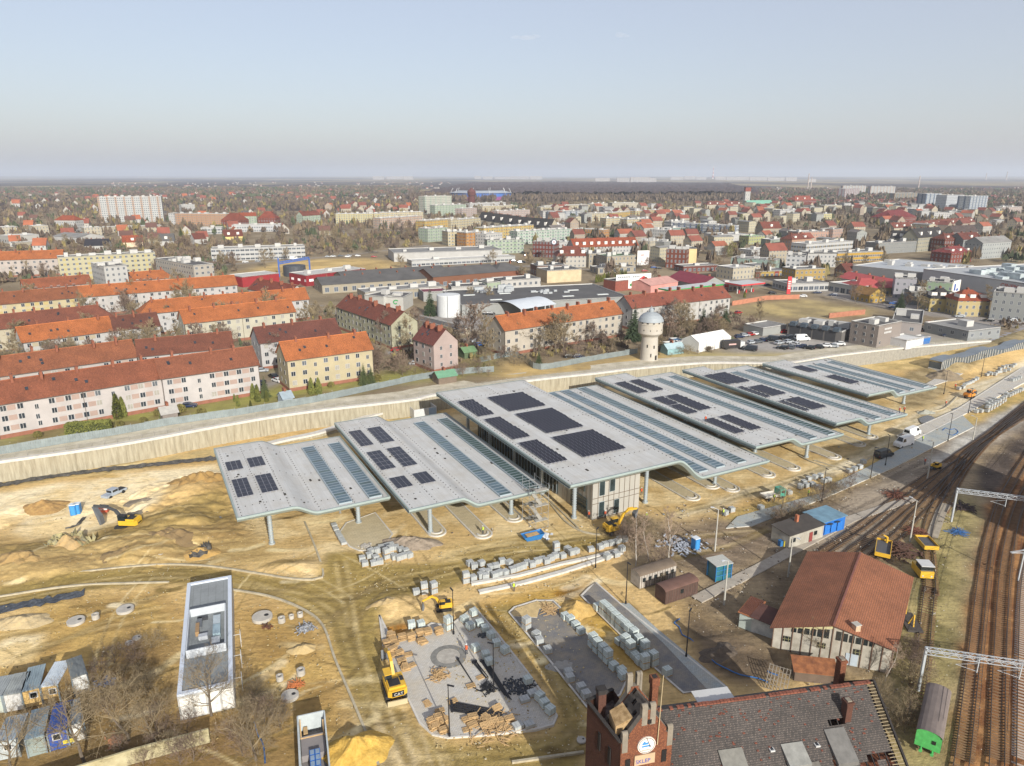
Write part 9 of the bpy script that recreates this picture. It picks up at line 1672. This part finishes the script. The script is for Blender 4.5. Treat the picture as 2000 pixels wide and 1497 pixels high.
woods([(0,690),(520,640),(640,600),(640,640),(500,720),(0,760)],160,'low brown garden bushes between the apartment rows',5,(.8,1.8),(1.,2.6),(0,1,2,3))
woods([(700,660),(800,715),(1230,690),(1230,665),(950,690),(860,650)],220,'brown undergrowth by the central apartment block',6,(.8,2.),(1,3.),(0,0,1,3))
woods([(1280,700),(1430,680),(1430,610),(1300,640)],150,'brown undergrowth around the water tower',7,(.8,2.),(1,3.),(0,0,1,2))
woods([(1890,660),(2000,640),(2100,600),(2000,610),(1930,640)],90,'brown bushes on the embankment at the right',8,(.8,2.),(1,3.),(0,0,1,3))
# the big forest behind the stadium: bumpy canopy with a ragged front
FX,FY=np.meshgrid(np.arange(-260,1500,9.),np.arange(2080,6200,26.)); P=gp([(805,386),(880,385),(1000,391),(1450,391),(1490,381),(1420,364),(1200,361),(830,361)],PZ)
msk=inside(FX+(fbm(FX/120,FY/200,5,3)-.5)*90,FY,P); Z=PZ+np.where(msk,11+5*fbm(FX/23,FY/40,9,3)+6*nrg.random(FX.shape),-8)
q=[]; idx=np.arange(FX.size).reshape(FX.shape); q=np.stack([idx[:-1,:-1],idx[:-1,1:],idx[1:,1:],idx[1:,:-1]],-1).reshape(-1,4); mk=msk.ravel()[q].any(1); q=q[mk]
me=bpy.data.meshes.new('forest'); me.from_pydata(np.stack([FX.ravel(),FY.ravel(),Z.ravel()],1).tolist(),[],q.tolist()); me.materials.append(mat('46383a',.95,.3,.02,var2='5e4c4a')); tag(put('forest',me),'wide brown purple leafless forest behind the stadium','forest',kind='stuff')
woods([(800,394),(1000,396),(1480,395),(1480,388),(1000,388),(800,385)],900,'ragged front trees of the big forest',11,(5,9),(14,20),(0,1,1,1),'forest_edge')
woods([(-60,392),(820,388),(820,366),(-60,370)],1700,'dark far woods on the left plain',12,(10,22),(10,16),(0,1,1,2),'far_woods',PZ,None,4)
woods([(1480,400),(2060,420),(2060,372),(1480,372)],1300,'dark far woods on the right plain',13,(9,18),(10,16),(0,1,1,2),'far_woods',PZ,None,4)
# roofs of the far plain, past counting
R=random.Random(9); m=MB()
for (y0,y1,x0,x1,n) in ((372,386,-40,810,420),(368,404,1480,2040,420),(357,370,200,900,120),(392,404,1500,1990,160)):
    for i in range(n):
        px,py=R.uniform(x0,x1),R.uniform(y0,y1); X,Y=G(px,py,PZ); s=R.uniform(10,18); h=R.uniform(2.5,4.5); a=UA+R.choice([0,1.57])+R.uniform(-.3,.3); c,sn=math.cos(a),math.sin(a); T_=lambda u,v,z:(X+u*c-v*sn,Y+u*sn+v*c,PZ+z); mi=R.choice((0,0,0,1)); 
        m.face([T_(0,0,0),T_(s,0,0),T_(s,0,h),T_(0,0,h)],2); m.face([T_(0,9,0),T_(0,0,0),T_(0,0,h),T_(0,4.5,h+4),T_(0,9,h)],2); m.face([T_(0,0,h),T_(s,0,h),T_(s,4.5,h+4),T_(0,4.5,h+4)],mi); m.face([T_(s,0,0),T_(s,9,0),T_(s,9,h),T_(s,4.5,h+4),T_(s,0,h)],2); m.face([T_(0,4.5,h+4),T_(s,4.5,h+4),T_(s,9,h),T_(0,9,h)],mi)
tag(m.build('far_rooftops',[mat('84483c',.9,.3,.02),mat('6a605a',.9,.3,.02),mat('b4aca0',.9,.2,.02)]),'countless small roofs on the far plain','rooftops',kind='stuff')
# tower blocks on the horizon
for i,(px,py,wd,hh,n) in enumerate(((742,351.5,26,48,1),(775,350.8,40,46,1),(800,351.5,22,50,1),(935,350.5,16,52,1),(955,351,22,46,1),(985,350.5,36,40,1),(1020,350.5,44,46,1),(1050,351,28,50,1),(1180,354.5,34,34,1),(1220,356.5,30,40,1),(1255,357,46,46,1),(1275,356,22,38,1),(1325,352,30,44,1),(1350,351.6,26,50,1),(1372,352,24,40,1),(1410,352,26,46,1),(1450,352.5,60,42,1),(1490,353,50,40,1),(1520,353.5,40,36,1),(1548,354,26,40,1),(1588,356,18,30,1))):
    X,Y=G(px,py,PZ); k=Y/1387; r=thing('horizon_block','far block','tower block',(X-wd*k/2,Y,PZ)); m=MB(); W2=wd*k*.8; m.prism([(0,0),(W2,0),(W2,18),(0,18)],-2,hh); m.build('wall',fc('e8e4de',6,6,3,3,1.5,acc='dcc4b4'),r); rep(tag(r,None,None,'white tower blocks on the horizon'),'white tower block on the hazy horizon')
X,Y=G(1392,351,PZ); r=thing('power_station_chimney','tall red and white striped chimney on the horizon','chimney',(X,Y,PZ)); m=MB()
for i in range(7): m.tube((0,0,i*28),(0,0,i*28+28),11-i*.9,10.1-i*.9,14,i%2)
m.build('shaft',[mat('e6dcd4',.8,.05),mat('b8584c',.8,.05)],r)
for px,py,h_,lb in ((1577,371,70,'dark slim factory chimney behind the town hall'),(1583,371.5,55,'second thin factory chimney behind the town hall'),(1793,372,60,'thin church spire on the right plain'),(1925,352,90,'pale cooling stack at the far right horizon'),(1965,352.5,110,'pale slab tower of a mine at the far right horizon')):
    X,Y=G(px,py,PZ); r=thing('far_chimney',lb,'chimney',(X,Y,PZ)); m=MB(); k=Y/1387; m.lathe([(1.2*k,-2),(.8*k,h_),(0,h_+.1)],12); m.build('shaft',mat('b8aaa0',.8,.1,.05),r)
# steam and two small clouds
def cloud(name,label,c,parts,dens):
    m=MB(); R=random.Random(len(label))
    for (x,y,z,rx,ry,rz_) in parts:
        n,k=14,8
        P=lambda i,j:(x+rx*math.sin(math.pi*j/k)*math.cos(6.2832*i/n),y+ry*math.sin(math.pi*j/k)*math.sin(6.2832*i/n),z+rz_*math.cos(math.pi*j/k))
        for i in range(n):
            for j in range(k):
                f=[P(i,j),P(i,j+1),P(i+1,j+1),P(i+1,j)]; m.face(f if 0<j<k-1 else ([f[0],f[1],f[2]] if j==0 else [f[0],f[1],f[3]]))
    mt=bpy.data.materials.new('vapour_'+name); mt.use_nodes=True; n=mt.node_tree; n.nodes.remove(n.nodes['Principled BSDF']); v=n.nodes.new('ShaderNodeVolumePrincipled'); v.inputs['Color'].default_value=(.95,.95,.95,1); v.inputs['Density'].default_value=dens; n.links.new(v.outputs[0],n.nodes['Material Output'].inputs['Volume'])
    return tag(m.build(name,mt,None,False,c),label,'cloud',kind='stuff')
def sky_at(px,py,D): x=(px-1000)/FPX; v=(py-748.5)/FPX; return (x*D,(cp-v*sp)*D,H+(-sp-v*cp)*D)
c=sky_at(1030,74,7000); cloud('cloud','small faint white cloud at the top centre',c,[(0,0,0,95,60,22),(-110,0,5,60,40,15),(80,0,12,55,40,18)],.0022)
c=sky_at(1213,69,7000); cloud('cloud','smaller faint white cloud right of the other',c,[(0,0,0,60,40,22),(50,0,-8,40,30,14),(-20,0,16,34,28,14)],.0022)
HAZE_D=.85e-4; HAZE_G=.05; HAZE_T=300.
# ================================================================= HAZE
hm=bpy.data.materials.new('haze_air'); hm.use_nodes=True; n=hm.node_tree; n.nodes.remove(n.nodes['Principled BSDF'])
pv=n.nodes.new('ShaderNodeVolumePrincipled'); pv.inputs['Color'].default_value=(.70,.77,.88,1); pv.inputs['Density'].default_value=HAZE_D; pv.inputs['Anisotropy'].default_value=HAZE_G
n.links.new(pv.outputs[0],n.nodes['Material Output'].inputs['Volume'])
m=MB(); m.box((0,22300,-2.),(110000,45600,HAZE_T+2.)); tag(m.build('haze',hm),kind='stuff')
# ================================================================= WHICH ONE IS WHICH
ORD=['first','second','third','fourth','fifth','sixth','seventh','eighth','ninth','tenth']
def ordn(i): return ORD[i] if i<10 else f"{i+1}{'th' if 10<=(i+1)%100<=13 or (i+1)%10 not in (1,2,3) else ('st','nd','rd')[(i+1)%10-1]}"
def side(i,n): return f'{ordn(i)} from left' if i<=n//2 else f'{ordn(n-1-i)} from right'
def rel(x,y):
    """nearest landmark and on which side of it, as seen in the photograph"""
    best=min(LANDMARKS,key=lambda l:(l[1]-x)**2+(l[2]-y)**2); px,py=PX(x,y,PZ); qx,qy=PX(best[1],best[2],PZ); dx,dy=px-qx,(py-qy)*1.6
    return ('right of' if dx>0 else 'left of') if abs(dx)>abs(dy) else ('in front of' if dy>0 else 'behind'),best[0]
CUT={'with','in','of','at','behind','right','left','beside','before','joined','between','seen','directly','below','opposite','among','next','above','and','beyond','nearest','running','from'}
def lmname(ph):
    w_=ph.split()[1:]
    for i,q in enumerate(w_):
        if i>0 and (q in CUT and q!='and' or q.endswith(',')): w_=w_[:i+(q.endswith(','))]; break
    return 'the '+' '.join(w_[-5:]).strip(',')
buckets={}
for o,d in REPEATS:
    x,y,z=o.location
    key=(d,'','') if any(k in d for k in ('pallet','thuja in','horizon')) else (d,*rel(x,y))
    buckets.setdefault(key,[]).append((*PX(x,y,z),o))
for (d,s,l),it in buckets.items():
    it.sort(key=lambda t:(t[0],t[1])); n=len(it)
    for i,(px,py,o) in enumerate(it): o['label']=', '.join([d]*1+([side(i,n)] if n>1 else [])+([s+' '+lmname(l)] if l else []))
for d,L in STACKS.items():
    L.sort(key=lambda t:t[0])
    for i,(px,os_) in enumerate(L):
        for j,o in enumerate(os_): o['label']=f'wooden pallet, {ordn(j)} up in stack {side(i,len(L))} {d}' if len(os_)>1 else f'single wooden pallet, stack {side(i,len(L))} {d}'
seen={}
for o in SC.objects:
    if o.parent is None and 'category' in o: seen.setdefault(o['label'],[]).append(o)
for lb,L in seen.items():
    if len(L)>1:
        for i,o in enumerate(sorted(L,key=lambda q:PX(*q.location)[1])): o['label']=' '.join(lb.split()[:12])+f', {ordn(i)} from top'
